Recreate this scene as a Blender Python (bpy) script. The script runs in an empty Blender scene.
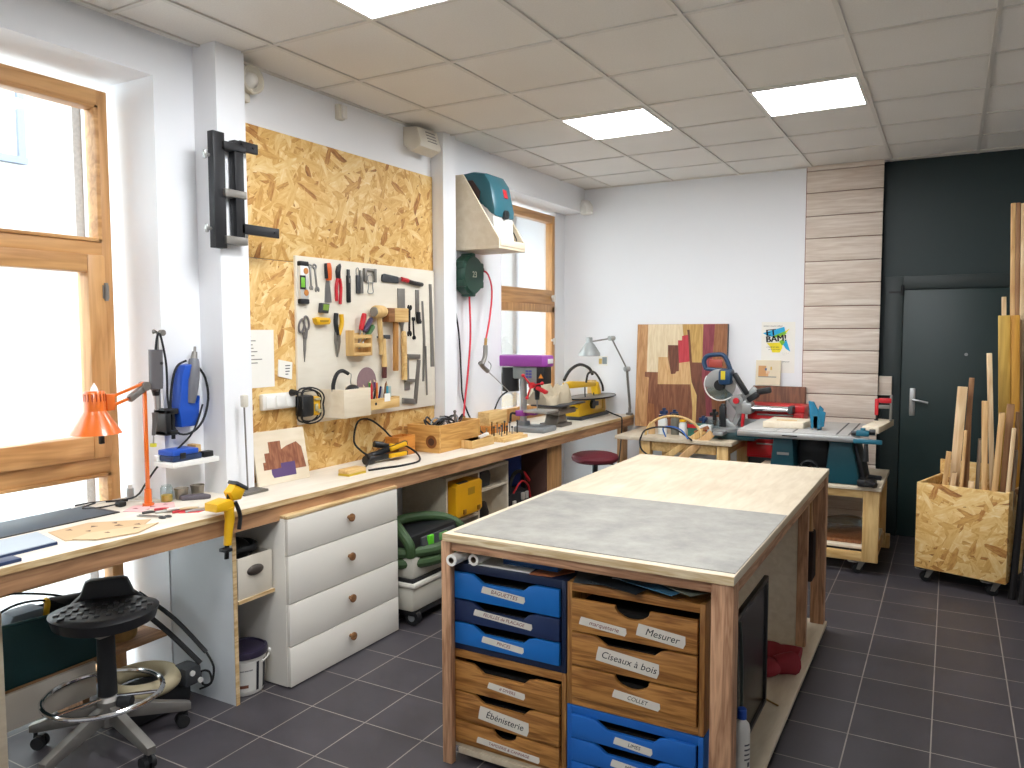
import bpy, bmesh, math, random
from mathutils import Vector, Matrix, Euler
random.seed(7)
SC = bpy.context.scene
COL = SC.collection
PI = math.pi
R = math.radians

# ---------------------------------------------------------------- mesh builder
class MB:
    """collects shapes; build() links them as ONE mesh object"""
    def __init__(s):
        s.v = []; s.f = []; s.mi = []; s.T = None; s.m = 0
    def add(s, vs, fs):
        b = len(s.v)
        T = s.T
        for p in vs:
            p = Vector(p)
            s.v.append(T @ p if T is not None else p)
        for q in fs:
            s.f.append([b + i for i in q]); s.mi.append(s.m)
        return s
    def addbm(s, bm):
        bm.verts.ensure_lookup_table(); bm.verts.index_update()
        s.add([v.co.copy() for v in bm.verts], [[v.index for v in f.verts] for f in bm.faces])
        bm.free(); return s
    def box(s, x0, x1, y0, y1, z0, z1, bev=0, seg=2):
        if x0 > x1: x0, x1 = x1, x0
        if y0 > y1: y0, y1 = y1, y0
        if z0 > z1: z0, z1 = z1, z0
        vs = [(x, y, z) for x in (x0, x1) for y in (y0, y1) for z in (z0, z1)]
        fs = [(0,1,3,2),(4,6,7,5),(0,4,5,1),(2,3,7,6),(0,2,6,4),(1,5,7,3)]
        if not bev: return s.add(vs, fs)
        bm = bmesh.new(); bv = [bm.verts.new(p) for p in vs]
        for q in fs: bm.faces.new([bv[i] for i in q])
        bev = min(bev, .49*min(x1-x0, y1-y0, z1-z0))
        bmesh.ops.bevel(bm, geom=bm.edges[:], offset=bev, segments=seg, profile=.5, affect='EDGES', clamp_overlap=True)
        return s.addbm(bm)
    def bar(s, p0, p1, w, h, bev=0, up=(0,0,1)):
        """box section w x h from p0 to p1"""
        p0 = Vector(p0); p1 = Vector(p1); d = p1 - p0; L = d.length; d.normalize()
        u = Vector(up)
        if abs(d.dot(u)) > .98: u = Vector((1,0,0))
        a = d.cross(u).normalized(); b = a.cross(d)
        M = Matrix(((d.x,a.x,b.x,p0.x),(d.y,a.y,b.y,p0.y),(d.z,a.z,b.z,p0.z),(0,0,0,1)))
        o = s.T; s.T = M if o is None else o @ M
        s.box(0, L, -w/2, w/2, -h/2, h/2, bev); s.T = o
        return s
    def cyl(s, p0, p1, r0, r1=None, n=16):
        if r1 is None: r1 = r0
        p0 = Vector(p0); p1 = Vector(p1); d = (p1-p0).normalized()
        u = Vector((0,0,1)) if abs(d.z) < .9 else Vector((1,0,0))
        a = d.cross(u).normalized(); b = d.cross(a)
        vs = []
        for p, r in ((p0, r0), (p1, r1)):
            for i in range(n):
                t = 2*PI*i/n; vs.append(p + (a*math.cos(t) + b*math.sin(t))*max(r, 1e-5))
        fs = [(i, (i+1) % n, n+(i+1) % n, n+i) for i in range(n)]
        fs += [tuple(range(n-1, -1, -1)), tuple(range(n, 2*n))]
        return s.add(vs, fs)
    def tube(s, pts, r, n=8, sub=4, closed=False):
        P = [Vector(p) for p in pts]
        if sub > 1 and len(P) > 2:
            Q = []; m = len(P)
            rng = range(m if closed else m-1)
            for i in rng:
                if closed: a, b, c, d = P[(i-1) % m], P[i], P[(i+1) % m], P[(i+2) % m]
                else: a, b, c, d = P[max(i-1,0)], P[i], P[i+1], P[min(i+2,m-1)]
                for k in range(sub):
                    t = k/sub
                    Q.append(.5*((2*b)+(c-a)*t+(2*a-5*b+4*c-d)*t*t+(3*b-a-3*c+d)*t**3))
            if not closed: Q.append(P[-1])
            P = Q
        m = len(P); rr = r if callable(r) else (lambda t: r)
        vs = []; prev = None
        for i, p in enumerate(P):
            if closed: d = P[(i+1) % m] - P[(i-1) % m]
            else: d = P[min(i+1, m-1)] - P[max(i-1, 0)]
            if d.length < 1e-9: d = Vector((0,0,1))
            d.normalize()
            if prev is None:
                u = Vector((0,0,1)) if abs(d.z) < .9 else Vector((1,0,0))
                a = d.cross(u).normalized()
            else:
                a = (prev - d*prev.dot(d))
                a = a.normalized() if a.length > 1e-6 else d.orthogonal().normalized()
            prev = a; b = d.cross(a); q = rr(i/(m-1))
            for k in range(n):
                t = 2*PI*k/n; vs.append(p + (a*math.cos(t)+b*math.sin(t))*q)
        fs = []
        for i in range(m if closed else m-1):
            j = (i+1) % m
            for k in range(n):
                fs.append((i*n+k, i*n+(k+1) % n, j*n+(k+1) % n, j*n+k))
        if not closed:
            fs += [tuple(range(n-1,-1,-1)), tuple(range((m-1)*n, m*n))]
        return s.add(vs, fs)
    def lathe(s, prof, c=(0,0,0), n=24, M=None):
        """profile [(r,z)] about local z at c, optional rotation matrix"""
        c = Vector(c); vs = []; fs = []
        m = len(prof)
        for r, z in prof:
            for i in range(n):
                t = 2*PI*i/n; p = Vector((max(r,1e-5)*math.cos(t), max(r,1e-5)*math.sin(t), z))
                if M is not None: p = M @ p
                vs.append(p + c)
        for j in range(m-1):
            for i in range(n):
                fs.append((j*n+i, j*n+(i+1) % n, (j+1)*n+(i+1) % n, (j+1)*n+i))
        return s.add(vs, fs)
    def prism(s, pl, pts, a, b, bev=0):
        """polygon in plane 'xy','xz','yz' extruded from a to b along the third axis"""
        def q(p, t):
            if pl == 'xy': return (p[0], p[1], t)
            if pl == 'xz': return (p[0], t, p[1])
            return (t, p[0], p[1])
        n = len(pts)
        bm = bmesh.new()
        lo = [bm.verts.new(q(p, a)) for p in pts]; hi = [bm.verts.new(q(p, b)) for p in pts]
        f1 = bm.faces.new(lo[::-1]); f2 = bm.faces.new(hi)
        for i in range(n): bm.faces.new((lo[i], lo[(i+1) % n], hi[(i+1) % n], hi[i]))
        bmesh.ops.recalc_face_normals(bm, faces=bm.faces[:])
        if bev: bmesh.ops.bevel(bm, geom=list(set(f1.edges[:]+f2.edges[:])), offset=bev, segments=2, profile=.5, affect='EDGES', clamp_overlap=True)
        big = [f for f in bm.faces if len(f.verts) > 4]
        if big: bmesh.ops.triangulate(bm, faces=big)
        return s.addbm(bm)
    def sphere(s, c, r, sc=(1,1,1), n=16, m=10):
        vs = []; fs = []
        for j in range(m+1):
            t = PI*j/m
            for i in range(n):
                u = 2*PI*i/n
                vs.append((c[0]+r*sc[0]*max(math.sin(t),1e-4)*math.cos(u), c[1]+r*sc[1]*max(math.sin(t),1e-4)*math.sin(u), c[2]+r*sc[2]*math.cos(t)))
        for j in range(m):
            for i in range(n): fs.append((j*n+i, (j+1)*n+i, (j+1)*n+(i+1) % n, j*n+(i+1) % n))
        return s.add(vs, fs)
    def torus(s, c, R_, r, n=28, k=8, M=None):
        M = M or Matrix.Identity(3)
        return s.tube([Vector(c) + M @ Vector((R_*math.cos(2*PI*i/n), R_*math.sin(2*PI*i/n), 0)) for i in range(n)], r, k, 1, True)
    def text(s, txt, size, M, depth=.0006, shear=0, ax='CENTER', bold=0):
        """raised lettering; M places text plane (x right, y up, z out)"""
        cu = bpy.data.curves.new('lettering', 'FONT'); cu.body = txt; cu.size = size
        cu.align_x = ax; cu.align_y = 'CENTER'; cu.extrude = depth; cu.shear = shear; cu.resolution_u = 3; cu.offset = bold; cu.space_character = 1.08 if bold else 1
        ob = bpy.data.objects.new('lettering', cu); COL.objects.link(ob)
        dg = bpy.context.evaluated_depsgraph_get()
        me = bpy.data.meshes.new_from_object(ob.evaluated_get(dg))
        o = s.T; s.T = M if o is None else o @ M
        s.add([v.co.copy() for v in me.vertices], [list(p.vertices) for p in me.polygons])
        s.T = o
        bpy.data.objects.remove(ob); bpy.data.curves.remove(cu); bpy.data.meshes.remove(me)
        return s

def rootof(o):
    while o.parent: o = o.parent
    return o
def obj(name, mb, mats, parent=None, world=True, ang=35):
    """link the builder as ONE mesh object; world=True: coordinates are the room's"""
    if not isinstance(mats, (list, tuple)): mats = [mats]
    off = Vector((0,0,0))
    if parent is not None:
        if world: off = rootof(parent).location.copy()
    else:
        xs = [p.x for p in mb.v]; ys = [p.y for p in mb.v]; zs = [p.z for p in mb.v]
        off = Vector(((min(xs)+max(xs))/2, (min(ys)+max(ys))/2, min(zs)))
    me = bpy.data.meshes.new(name)
    me.from_pydata([tuple(p - off) for p in mb.v], [], mb.f)
    for m in mats: me.materials.append(m)
    me.polygons.foreach_set('material_index', mb.mi)
    me.polygons.foreach_set('use_smooth', [True]*len(me.polygons))
    bm = bmesh.new(); bm.from_mesh(me)
    bmesh.ops.recalc_face_normals(bm, faces=bm.faces[:]); bm.to_mesh(me); bm.free()
    me.update()
    me.set_sharp_from_angle(angle=R(ang))
    o = bpy.data.objects.new(name, me); COL.objects.link(o)
    if parent is not None: o.parent = parent
    else: o.location = off
    return o
def tag(o, label, cat, group=None, kind=None):
    o['label'] = label; o['category'] = cat
    if group: o['group'] = group
    if kind: o['kind'] = kind
    return o
def thing(name, label, cat, loc=(0,0,0), rz=0, group=None):
    o = bpy.data.objects.new(name, None); COL.objects.link(o)
    o.empty_display_size = .05
    o.location = loc; o.rotation_euler = (0,0,rz)
    return tag(o, label, cat, group)
def struct(name, mb, mat, parent=None, ang=35):
    o = obj(name, mb, mat, parent, ang=ang); o['kind'] = 'structure'; return o
def solo(name, mb, mats, label, cat, group=None, ang=35):
    return tag(obj(name, mb, mats, ang=ang), label, cat, group)
def dup(root, loc, rz=0, label=None, group=None):
    r = root.copy(); COL.objects.link(r); r.location = loc; r.rotation_euler = (0,0,rz)
    if label: r['label'] = label
    if group: r['group'] = group
    for ch in list(root.children):
        c = ch.copy(); COL.objects.link(c); c.parent = r
        for g in ch.children:
            d = g.copy(); COL.objects.link(d); d.parent = c
    return r
def TR(x, y, z, rx=0, ry=0, rz=0):
    return Matrix.Translation((x,y,z)) @ Euler((rx,ry,rz), 'XYZ').to_matrix().to_4x4()
def frame(o, ex, ey, ez):
    """matrix with origin o and axes"""
    return Matrix(((ex[0],ey[0],ez[0],o[0]),(ex[1],ey[1],ez[1],o[1]),(ex[2],ey[2],ez[2],o[2]),(0,0,0,1)))
def onwall(x, y, z): return frame((x,y,z), (0,1,0), (0,0,1), (1,0,0))      # on the window-side wall: u along y, v up, out +x
def onback(x, y, z): return frame((x,y,z), (1,0,0), (0,0,1), (0,-1,0))     # facing the camera: u along x, v up, out -y

# ---------------------------------------------------------------- materials
def newmat(name):
    m = bpy.data.materials.new(name); m.use_nodes = True
    nt = m.node_tree; b = nt.nodes['Principled BSDF']
    return m, nt, b
def L(nt, a, b): nt.links.new(a, b)
def hexc(h):
    h = h.lstrip('#'); c = [int(h[i:i+2],16)/255 for i in (0,2,4)]
    return tuple(x/12.92 if x <= .04045 else ((x+.055)/1.055)**2.4 for x in c) + (1,)
_pc = {}
def pm(col, rough=.5, metal=0, var=.06, sc=12, bump=0, name=None, trans=0, coat=0, alpha=1):
    """simple procedural material: colour with slight noise variation"""
    key = (col, rough, metal, var, sc, bump, trans, coat, alpha)
    if key in _pc: return _pc[key]
    m, nt, b = newmat(name or 'surface_' + str(col).strip('#'))
    c = hexc(col)
    tc = nt.nodes.new('ShaderNodeTexCoord'); nz = nt.nodes.new('ShaderNodeTexNoise')
    nz.inputs['Scale'].default_value = sc; nz.inputs['Detail'].default_value = 4
    L(nt, tc.outputs['Object'], nz.inputs['Vector'])
    mx = nt.nodes.new('ShaderNodeMix'); mx.data_type = 'RGBA'
    mx.inputs[6].default_value = tuple(max(0, x*(1-var)) for x in c[:3]) + (1,)
    mx.inputs[7].default_value = tuple(min(1, x*(1+var)) for x in c[:3]) + (1,)
    L(nt, nz.outputs['Fac'], mx.inputs[0]); L(nt, mx.outputs[2], b.inputs['Base Color'])
    b.inputs['Roughness'].default_value = rough; b.inputs['Metallic'].default_value = metal
    if trans: b.inputs['Transmission Weight'].default_value = trans
    if coat: b.inputs['Coat Weight'].default_value = coat
    if alpha < 1: b.inputs['Alpha'].default_value = alpha
    if bump:
        bp = nt.nodes.new('ShaderNodeBump'); bp.inputs['Strength'].default_value = bump; bp.inputs['Distance'].default_value = .002
        L(nt, nz.outputs['Fac'], bp.inputs['Height']); L(nt, bp.outputs['Normal'], b.inputs['Normal'])
    _pc[key] = m; return m
def wood(name, c1, c2, axis='y', sc=1.0, rough=.55, ring=8, knots=False):
    """grain running along an axis"""
    m, nt, b = newmat(name)
    tc = nt.nodes.new('ShaderNodeTexCoord'); mp = nt.nodes.new('ShaderNodeMapping')
    s = {'x': (.9, 11, 11), 'y': (11, .9, 11), 'z': (11, 11, .9)}[axis]
    mp.inputs['Scale'].default_value = [k*sc for k in s]
    L(nt, tc.outputs['Object'], mp.inputs['Vector'])
    n1 = nt.nodes.new('ShaderNodeTexNoise'); n1.inputs['Scale'].default_value = 1.3; n1.inputs['Detail'].default_value = 3; n1.inputs['Distortion'].default_value = .4
    L(nt, mp.outputs['Vector'], n1.inputs['Vector'])
    ml = nt.nodes.new('ShaderNodeMath'); ml.operation = 'MULTIPLY'; ml.inputs[1].default_value = ring
    L(nt, n1.outputs['Fac'], ml.inputs[0])
    fr = nt.nodes.new('ShaderNodeMath'); fr.operation = 'PINGPONG'; fr.inputs[1].default_value = 1
    L(nt, ml.outputs[0], fr.inputs[0])
    n2 = nt.nodes.new('ShaderNodeTexNoise'); n2.inputs['Scale'].default_value = 6; n2.inputs['Detail'].default_value = 5
    L(nt, mp.outputs['Vector'], n2.inputs['Vector'])
    ad = nt.nodes.new('ShaderNodeMath'); ad.operation = 'MULTIPLY_ADD'; ad.inputs[1].default_value = .55; 
    L(nt, n2.outputs['Fac'], ad.inputs[0])
    h = nt.nodes.new('ShaderNodeMath'); h.operation = 'MULTIPLY'; h.inputs[1].default_value = .5
    L(nt, fr.outputs[0], h.inputs[0]); L(nt, h.outputs[0], ad.inputs[2])
    cr = nt.nodes.new('ShaderNodeValToRGB'); e = cr.color_ramp.elements
    e[0].position = .2; e[0].color = hexc(c1); e[1].position = .75; e[1].color = hexc(c2)
    L(nt, ad.outputs[0], cr.inputs['Fac']); L(nt, cr.outputs['Color'], b.inputs['Base Color'])
    b.inputs['Roughness'].default_value = rough
    return m
def ply(name, c1, c2, rough=.6, sc=1.0):
    """pale plywood sheet with soft blotches and faint grain"""
    m, nt, b = newmat(name)
    tc = nt.nodes.new('ShaderNodeTexCoord'); mp = nt.nodes.new('ShaderNodeMapping'); mp.inputs['Scale'].default_value = (7*sc, 1.2*sc, 7*sc)
    L(nt, tc.outputs['Object'], mp.inputs['Vector'])
    n1 = nt.nodes.new('ShaderNodeTexNoise'); n1.inputs['Scale'].default_value = 3; n1.inputs['Detail'].default_value = 6; n1.inputs['Distortion'].default_value = .6
    n2 = nt.nodes.new('ShaderNodeTexNoise'); n2.inputs['Scale'].default_value = 2.2; n2.inputs['Detail'].default_value = 2
    L(nt, mp.outputs['Vector'], n1.inputs['Vector']); L(nt, tc.outputs['Object'], n2.inputs['Vector'])
    ad = nt.nodes.new('ShaderNodeMath'); ad.operation = 'ADD'; L(nt, n1.outputs['Fac'], ad.inputs[0]); L(nt, n2.outputs['Fac'], ad.inputs[1])
    h = nt.nodes.new('ShaderNodeMath'); h.operation = 'MULTIPLY'; h.inputs[1].default_value = .5; L(nt, ad.outputs[0], h.inputs[0])
    cr = nt.nodes.new('ShaderNodeValToRGB'); e = cr.color_ramp.elements
    e[0].position = .35; e[0].color = hexc(c1); e[1].position = .65; e[1].color = hexc(c2)
    L(nt, h.outputs[0], cr.inputs['Fac']); L(nt, cr.outputs['Color'], b.inputs['Base Color'])
    b.inputs['Roughness'].default_value = rough
    return m
def osb(name, plane='yz', sc=1.0):
    """oriented strand board: overlapping long flakes in several directions"""
    m, nt, b = newmat(name)
    tc = nt.nodes.new('ShaderNodeTexCoord')
    sp = nt.nodes.new('ShaderNodeSeparateXYZ'); L(nt, tc.outputs['Object'], sp.inputs[0])
    cb = nt.nodes.new('ShaderNodeCombineXYZ')
    i = {'x': 0, 'y': 1, 'z': 2}
    L(nt, sp.outputs[i[plane[0]]], cb.inputs[0]); L(nt, sp.outputs[i[plane[1]]], cb.inputs[1])
    best = None; col = None
    dn = nt.nodes.new('ShaderNodeTexNoise'); dn.inputs['Scale'].default_value = 14*sc; dn.inputs['Detail'].default_value = 3; L(nt, cb.outputs[0], dn.inputs['Vector'])
    for k, (ang, sx, sy) in enumerate(((.35,9,40),(1.9,10,36),(-.5,8,34),(1.1,11,46),(-1.2,9,42),(.05,8,34),(2.6,10,40))):
        vr = nt.nodes.new('ShaderNodeVectorRotate'); vr.rotation_type = 'Z_AXIS'; vr.inputs['Angle'].default_value = ang
        L(nt, cb.outputs[0], vr.inputs['Vector'])
        mp = nt.nodes.new('ShaderNodeMapping'); mp.inputs['Scale'].default_value = (sx*sc, sy*sc, 1); mp.inputs['Location'].default_value = (k*3.7, k*5.1, 0)
        L(nt, vr.outputs[0], mp.inputs['Vector'])
        mm = nt.nodes.new('ShaderNodeMix'); mm.data_type = 'VECTOR'; mm.inputs[0].default_value = .2
        L(nt, mp.outputs[0], mm.inputs[4]); L(nt, dn.outputs['Color'], mm.inputs[5])
        vo = nt.nodes.new('ShaderNodeTexVoronoi'); vo.inputs['Scale'].default_value = 1; vo.inputs['Randomness'].default_value = 1
        L(nt, mm.outputs[1], vo.inputs['Vector'])
        sc_ = nt.nodes.new('ShaderNodeSeparateColor'); L(nt, vo.outputs['Color'], sc_.inputs[0])
        sn = nt.nodes.new('ShaderNodeTexNoise'); sn.inputs['Scale'].default_value = 1.6; sn.inputs['Detail'].default_value = 5; sn.inputs['Roughness'].default_value = .65
        L(nt, mp.outputs[0], sn.inputs['Vector'])
        pw = nt.nodes.new('ShaderNodeMath'); pw.operation = 'POWER'; pw.inputs[1].default_value = .55; L(nt, sc_.outputs[1], pw.inputs[0])
        rm = nt.nodes.new('ShaderNodeMath'); rm.operation = 'MULTIPLY_ADD'; rm.inputs[1].default_value = .55; L(nt, pw.outputs[0], rm.inputs[0])
        s2 = nt.nodes.new('ShaderNodeMath'); s2.operation = 'MULTIPLY'; s2.inputs[1].default_value = .62; L(nt, sn.outputs['Fac'], s2.inputs[0]); L(nt, s2.outputs[0], rm.inputs[2])
        if best is None: best, col = sc_.outputs[0], rm.outputs[0]
        else:
            gt = nt.nodes.new('ShaderNodeMath'); gt.operation = 'GREATER_THAN'; L(nt, sc_.outputs[0], gt.inputs[0]); L(nt, best, gt.inputs[1])
            mx = nt.nodes.new('ShaderNodeMix'); L(nt, gt.outputs[0], mx.inputs[0]); L(nt, col, mx.inputs[2]); L(nt, rm.outputs[0], mx.inputs[3])
            ma = nt.nodes.new('ShaderNodeMath'); ma.operation = 'MAXIMUM'; L(nt, sc_.outputs[0], ma.inputs[0]); L(nt, best, ma.inputs[1])
            best, col = ma.outputs[0], mx.outputs[0]
    cr = nt.nodes.new('ShaderNodeValToRGB'); e = cr.color_ramp.elements
    e[0].position = .27; e[0].color = hexc('#7d4a1e'); e[1].position = .95; e[1].color = hexc('#f0d8a4')
    for p, c in ((.39,'#b0783a'),(.53,'#cf9e55'),(.68,'#deb36b'),(.82,'#e8c684')):
        q = e.new(p); q.color = hexc(c)
    L(nt, col, cr.inputs['Fac']); L(nt, cr.outputs['Color'], b.inputs['Base Color'])
    b.inputs['Roughness'].default_value = .6
    bp = nt.nodes.new('ShaderNodeBump'); bp.inputs['Strength'].default_value = .3; bp.inputs['Distance'].default_value = .002
    L(nt, col, bp.inputs['Height']); L(nt, bp.outputs['Normal'], b.inputs['Normal'])
    return m
def emis(name, col, st):
    m, nt, b = newmat(name)
    b.inputs['Base Color'].default_value = hexc(col); b.inputs['Emission Color'].default_value = hexc(col); b.inputs['Emission Strength'].default_value = st
    return m
def glassmat(name, tint='#ffffff', gloss=.07):
    m, nt, b = newmat(name)
    nt.nodes.remove(b)
    out = nt.nodes['Material Output']; t = nt.nodes.new('ShaderNodeBsdfTransparent'); g = nt.nodes.new('ShaderNodeBsdfGlossy')
    t.inputs[0].default_value = hexc(tint); g.inputs['Roughness'].default_value = .02
    lw = nt.nodes.new('ShaderNodeLayerWeight'); lw.inputs['Blend'].default_value = .15
    ml = nt.nodes.new('ShaderNodeMath'); ml.operation = 'MULTIPLY_ADD'; ml.inputs[1].default_value = .5; ml.inputs[2].default_value = gloss*.5
    L(nt, lw.outputs['Fresnel'], ml.inputs[0])
    mx = nt.nodes.new('ShaderNodeMixShader'); L(nt, ml.outputs[0], mx.inputs[0]); L(nt, t.outputs[0], mx.inputs[1]); L(nt, g.outputs[0], mx.inputs[2])
    L(nt, mx.outputs[0], out.inputs['Surface'])
    return m

M = {}
M['wall'] = pm('#edeef0', .75, 0, .015, 3, .05)
M['white'] = pm('#ecebe6', .45, 0, .02, 5)
M['whiteplastic'] = pm('#e6e3dc', .4, 0, .02, 8)
M['oldplastic'] = pm('#d9d3c4', .45, 0, .03, 8)
M['paper'] = pm('#f0ede4', .8, 0, .02, 20)
M['black'] = pm('#17181a', .42, 0, .1, 20)
M['rubber'] = pm('#131416', .6, 0, .12, 30, .1)
M['blacksteel'] = pm('#232426', .4, .55, .12, 18)
M['darkgrey'] = pm('#3a3c3f', .5, 0, .08, 15)
M['grey'] = pm('#84888a', .45, .1, .06, 15)
M['steel'] = pm('#a9a9a6', .32, .9, .06, 25)
M['dullsteel'] = pm('#8d8983', .45, .75, .1, 25)
M['chrome'] = pm('#d9d9da', .12, 1, .02, 10)
M['alu'] = pm('#b9bab8', .38, .8, .05, 30)
M['yellow'] = pm('#e3ae14', .42, 0, .05, 12)
M['orange'] = pm('#de6a1c', .3, 0, .04, 10, 0, None, 0, .4)
M['red'] = pm('#c3202a', .38, 0, .05, 12)
M['redhose'] = pm('#d2283c', .4, 0, .04, 12)
M['purple'] = pm('#93409b', .4, 0, .05, 10)
M['teal'] = pm('#12505c', .42, 0, .06, 12)
M['blue'] = pm('#1b4fb4', .38, 0, .06, 12)
M['navy'] = pm('#1c3156', .42, 0, .06, 12)
M['green'] = pm('#1f4436', .45, 0, .06, 12)
M['brass'] = pm('#a3814c', .4, .7, .06, 20)
M['fir'] = wood('fir', '#8a6344', '#b98c64', 'y', 1)
M['firx'] = wood('fir_across', '#a0764c', '#cda272', 'x', 1)
M['firz'] = wood('fir_upright', '#94693f', '#bf925f', 'z', 1)
M['oregony'] = wood('red_fir_rail', '#93684a', '#c79a76', 'y', 2.2)
M['oregonx'] = wood('red_fir_rail_across', '#93684a', '#c79a76', 'x', 2.2)
M['oregonz'] = wood('red_fir_post', '#93684a', '#c79a76', 'z', 2.2)
M['larch'] = wood('window_wood', '#b27f4a', '#d3a066', 'z', .8, .4)
M['larchy'] = wood('window_wood_across', '#b27f4a', '#d3a066', 'y', .8, .4)
M['ply'] = ply('birch_plywood', '#d6c6aa', '#e8dcc6')
M['plyworn'] = ply('worn_plywood', '#bfae93', '#d6c9b2', .6, 1.3)
M['benchtop'] = ply('bench_plywood', '#d3c9b8', '#e4dccd')
M['plyedge'] = wood('plywood_edge', '#b8935f', '#dcc193', 'y', 2)
M['plyedgex'] = wood('plywood_edge_across', '#c0a06f', '#e6d3b0', 'x', 2)
M['pine'] = wood('pine', '#c79c5c', '#e2c083', 'z', 1.2)
M['piney'] = wood('pine_lengthwise', '#c79c5c', '#e2c083', 'y', 1.2)
M['oakx'] = wood('oak_drawer', '#7b4b1e', '#b67f40', 'x', 2.6, .45, 7)
M['oakz'] = wood('oak_upright', '#85562a', '#b08044', 'z', 2.4, .45)
M['walnut'] = wood('walnut', '#5a3624', '#84553a', 'z', 1.2)
M['osb'] = osb('strand_board', 'yz')
M['osbx'] = osb('strand_board_crate', 'xz', 1.0)
M['clear'] = glassmat('clear_plastic', '#e4eef0', .2)
# ================================================================ THE ROOM
CEIL = 2.988
XL = -3.10; XA = -3.135; XW = -3.40; YB = 6.82
# floor: dark slate tiles with pale grout
def tile_mat():
    m, nt, b = newmat('slate_floor_tiles')
    tc = nt.nodes.new('ShaderNodeTexCoord'); mp = nt.nodes.new('ShaderNodeMapping')
    mp.inputs['Location'].default_value = (.32, -3.38, 0)
    L(nt, tc.outputs['Object'], mp.inputs['Vector'])
    br = nt.nodes.new('ShaderNodeTexBrick'); br.offset = 0; br.squash = 1
    br.inputs['Scale'].default_value = 1; br.inputs['Brick Width'].default_value = .3; br.inputs['Row Height'].default_value = .3
    br.inputs['Mortar Size'].default_value = .0028; br.inputs['Mortar Smooth'].default_value = .15
    br.inputs['Color1'].default_value = hexc('#3a363a'); br.inputs['Color2'].default_value = hexc('#413d41'); br.inputs['Mortar'].default_value = hexc('#857d76')
    L(nt, mp.outputs[0], br.inputs['Vector'])
    nz = nt.nodes.new('ShaderNodeTexNoise'); nz.inputs['Scale'].default_value = 6; nz.inputs['Detail'].default_value = 8; nz.inputs['Roughness'].default_value = .65
    L(nt, tc.outputs['Object'], nz.inputs['Vector'])
    mx = nt.nodes.new('ShaderNodeMix'); mx.data_type = 'RGBA'; mx.blend_type = 'OVERLAY'; mx.inputs[0].default_value = .55
    L(nt, br.outputs['Color'], mx.inputs[6]); L(nt, nz.outputs['Fac'], mx.inputs[7]); L(nt, mx.outputs[2], b.inputs['Base Color'])
    rr = nt.nodes.new('ShaderNodeMapRange'); rr.inputs[3].default_value = .38; rr.inputs[4].default_value = .62
    L(nt, nz.outputs['Fac'], rr.inputs[0]); L(nt, rr.outputs[0], b.inputs['Roughness'])
    bp = nt.nodes.new('ShaderNodeBump'); bp.inputs['Strength'].default_value = .25; bp.inputs['Distance'].default_value = .003
    iv = nt.nodes.new('ShaderNodeMath'); iv.operation = 'MULTIPLY_ADD'; iv.inputs[1].default_value = -1; L(nt, br.outputs['Fac'], iv.inputs[0]); 
    s2 = nt.nodes.new('ShaderNodeMath'); s2.operation = 'MULTIPLY'; s2.inputs[1].default_value = .3; L(nt, nz.outputs['Fac'], s2.inputs[0]); L(nt, s2.outputs[0], iv.inputs[2])
    L(nt, iv.outputs[0], bp.inputs['Height']); L(nt, bp.outputs['Normal'], b.inputs['Normal'])
    return m
fl = MB().box(-3.6, 2.6, -3.2, 7.1, -.1, 0)
fo = struct('floor', fl, tile_mat())
# the mapping uses object coordinates: put the origin at the room's origin
fo.data.transform(Matrix.Translation(fo.location)); fo.location = (0,0,0)

def ceil_mat():
    m, nt, b = newmat('mineral_ceiling_tile')
    tc = nt.nodes.new('ShaderNodeTexCoord'); nz = nt.nodes.new('ShaderNodeTexNoise'); nz.inputs['Scale'].default_value = 130; nz.inputs['Detail'].default_value = 3
    L(nt, tc.outputs['Object'], nz.inputs['Vector'])
    n2 = nt.nodes.new('ShaderNodeTexNoise'); n2.inputs['Scale'].default_value = 1.2; L(nt, tc.outputs['Object'], n2.inputs['Vector'])
    ad = nt.nodes.new('ShaderNodeMath'); ad.operation = 'ADD'; L(nt, nz.outputs['Fac'], ad.inputs[0]); L(nt, n2.outputs['Fac'], ad.inputs[1])
    cr = nt.nodes.new('ShaderNodeValToRGB'); e = cr.color_ramp.elements; e[0].position = .3; e[0].color = hexc('#dedad3'); e[1].position = .75; e[1].color = hexc('#ece9e3')
    h = nt.nodes.new('ShaderNodeMath'); h.operation = 'MULTIPLY'; h.inputs[1].default_value = .5; L(nt, ad.outputs[0], h.inputs[0])
    L(nt, h.outputs[0], cr.inputs['Fac']); L(nt, cr.outputs['Color'], b.inputs['Base Color']); b.inputs['Roughness'].default_value = .9
    return m
M['ceil'] = ceil_mat()
struct('ceiling', MB().box(-3.6, 2.6, -3.2, 7.1, CEIL, CEIL+.1), M['ceil'])
# T-bar grid
GX = [-1.616 + .583*k for k in range(-3, 8)]; GY = [3.287 + .6*k for k in range(-10, 7)]
g = MB()
for x in GX:
    if -3.1 < x < 2.6: g.box(x-.011, x+.011, -3.1, 6.9, CEIL-.008, CEIL+.001)
for y in GY:
    if y < 6.81: g.box(-3.1, 2.5, y-.011, y+.011, CEIL-.0075, CEIL+.001)
g.box(XL, XL+.022, -3, YB, CEIL-.009, CEIL+.001).box(-3.1, 2.5, YB-.022, YB, CEIL-.009, CEIL+.001)
struct('trim_1', g, pm('#d6d2ca', .4, .1, .02))

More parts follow.
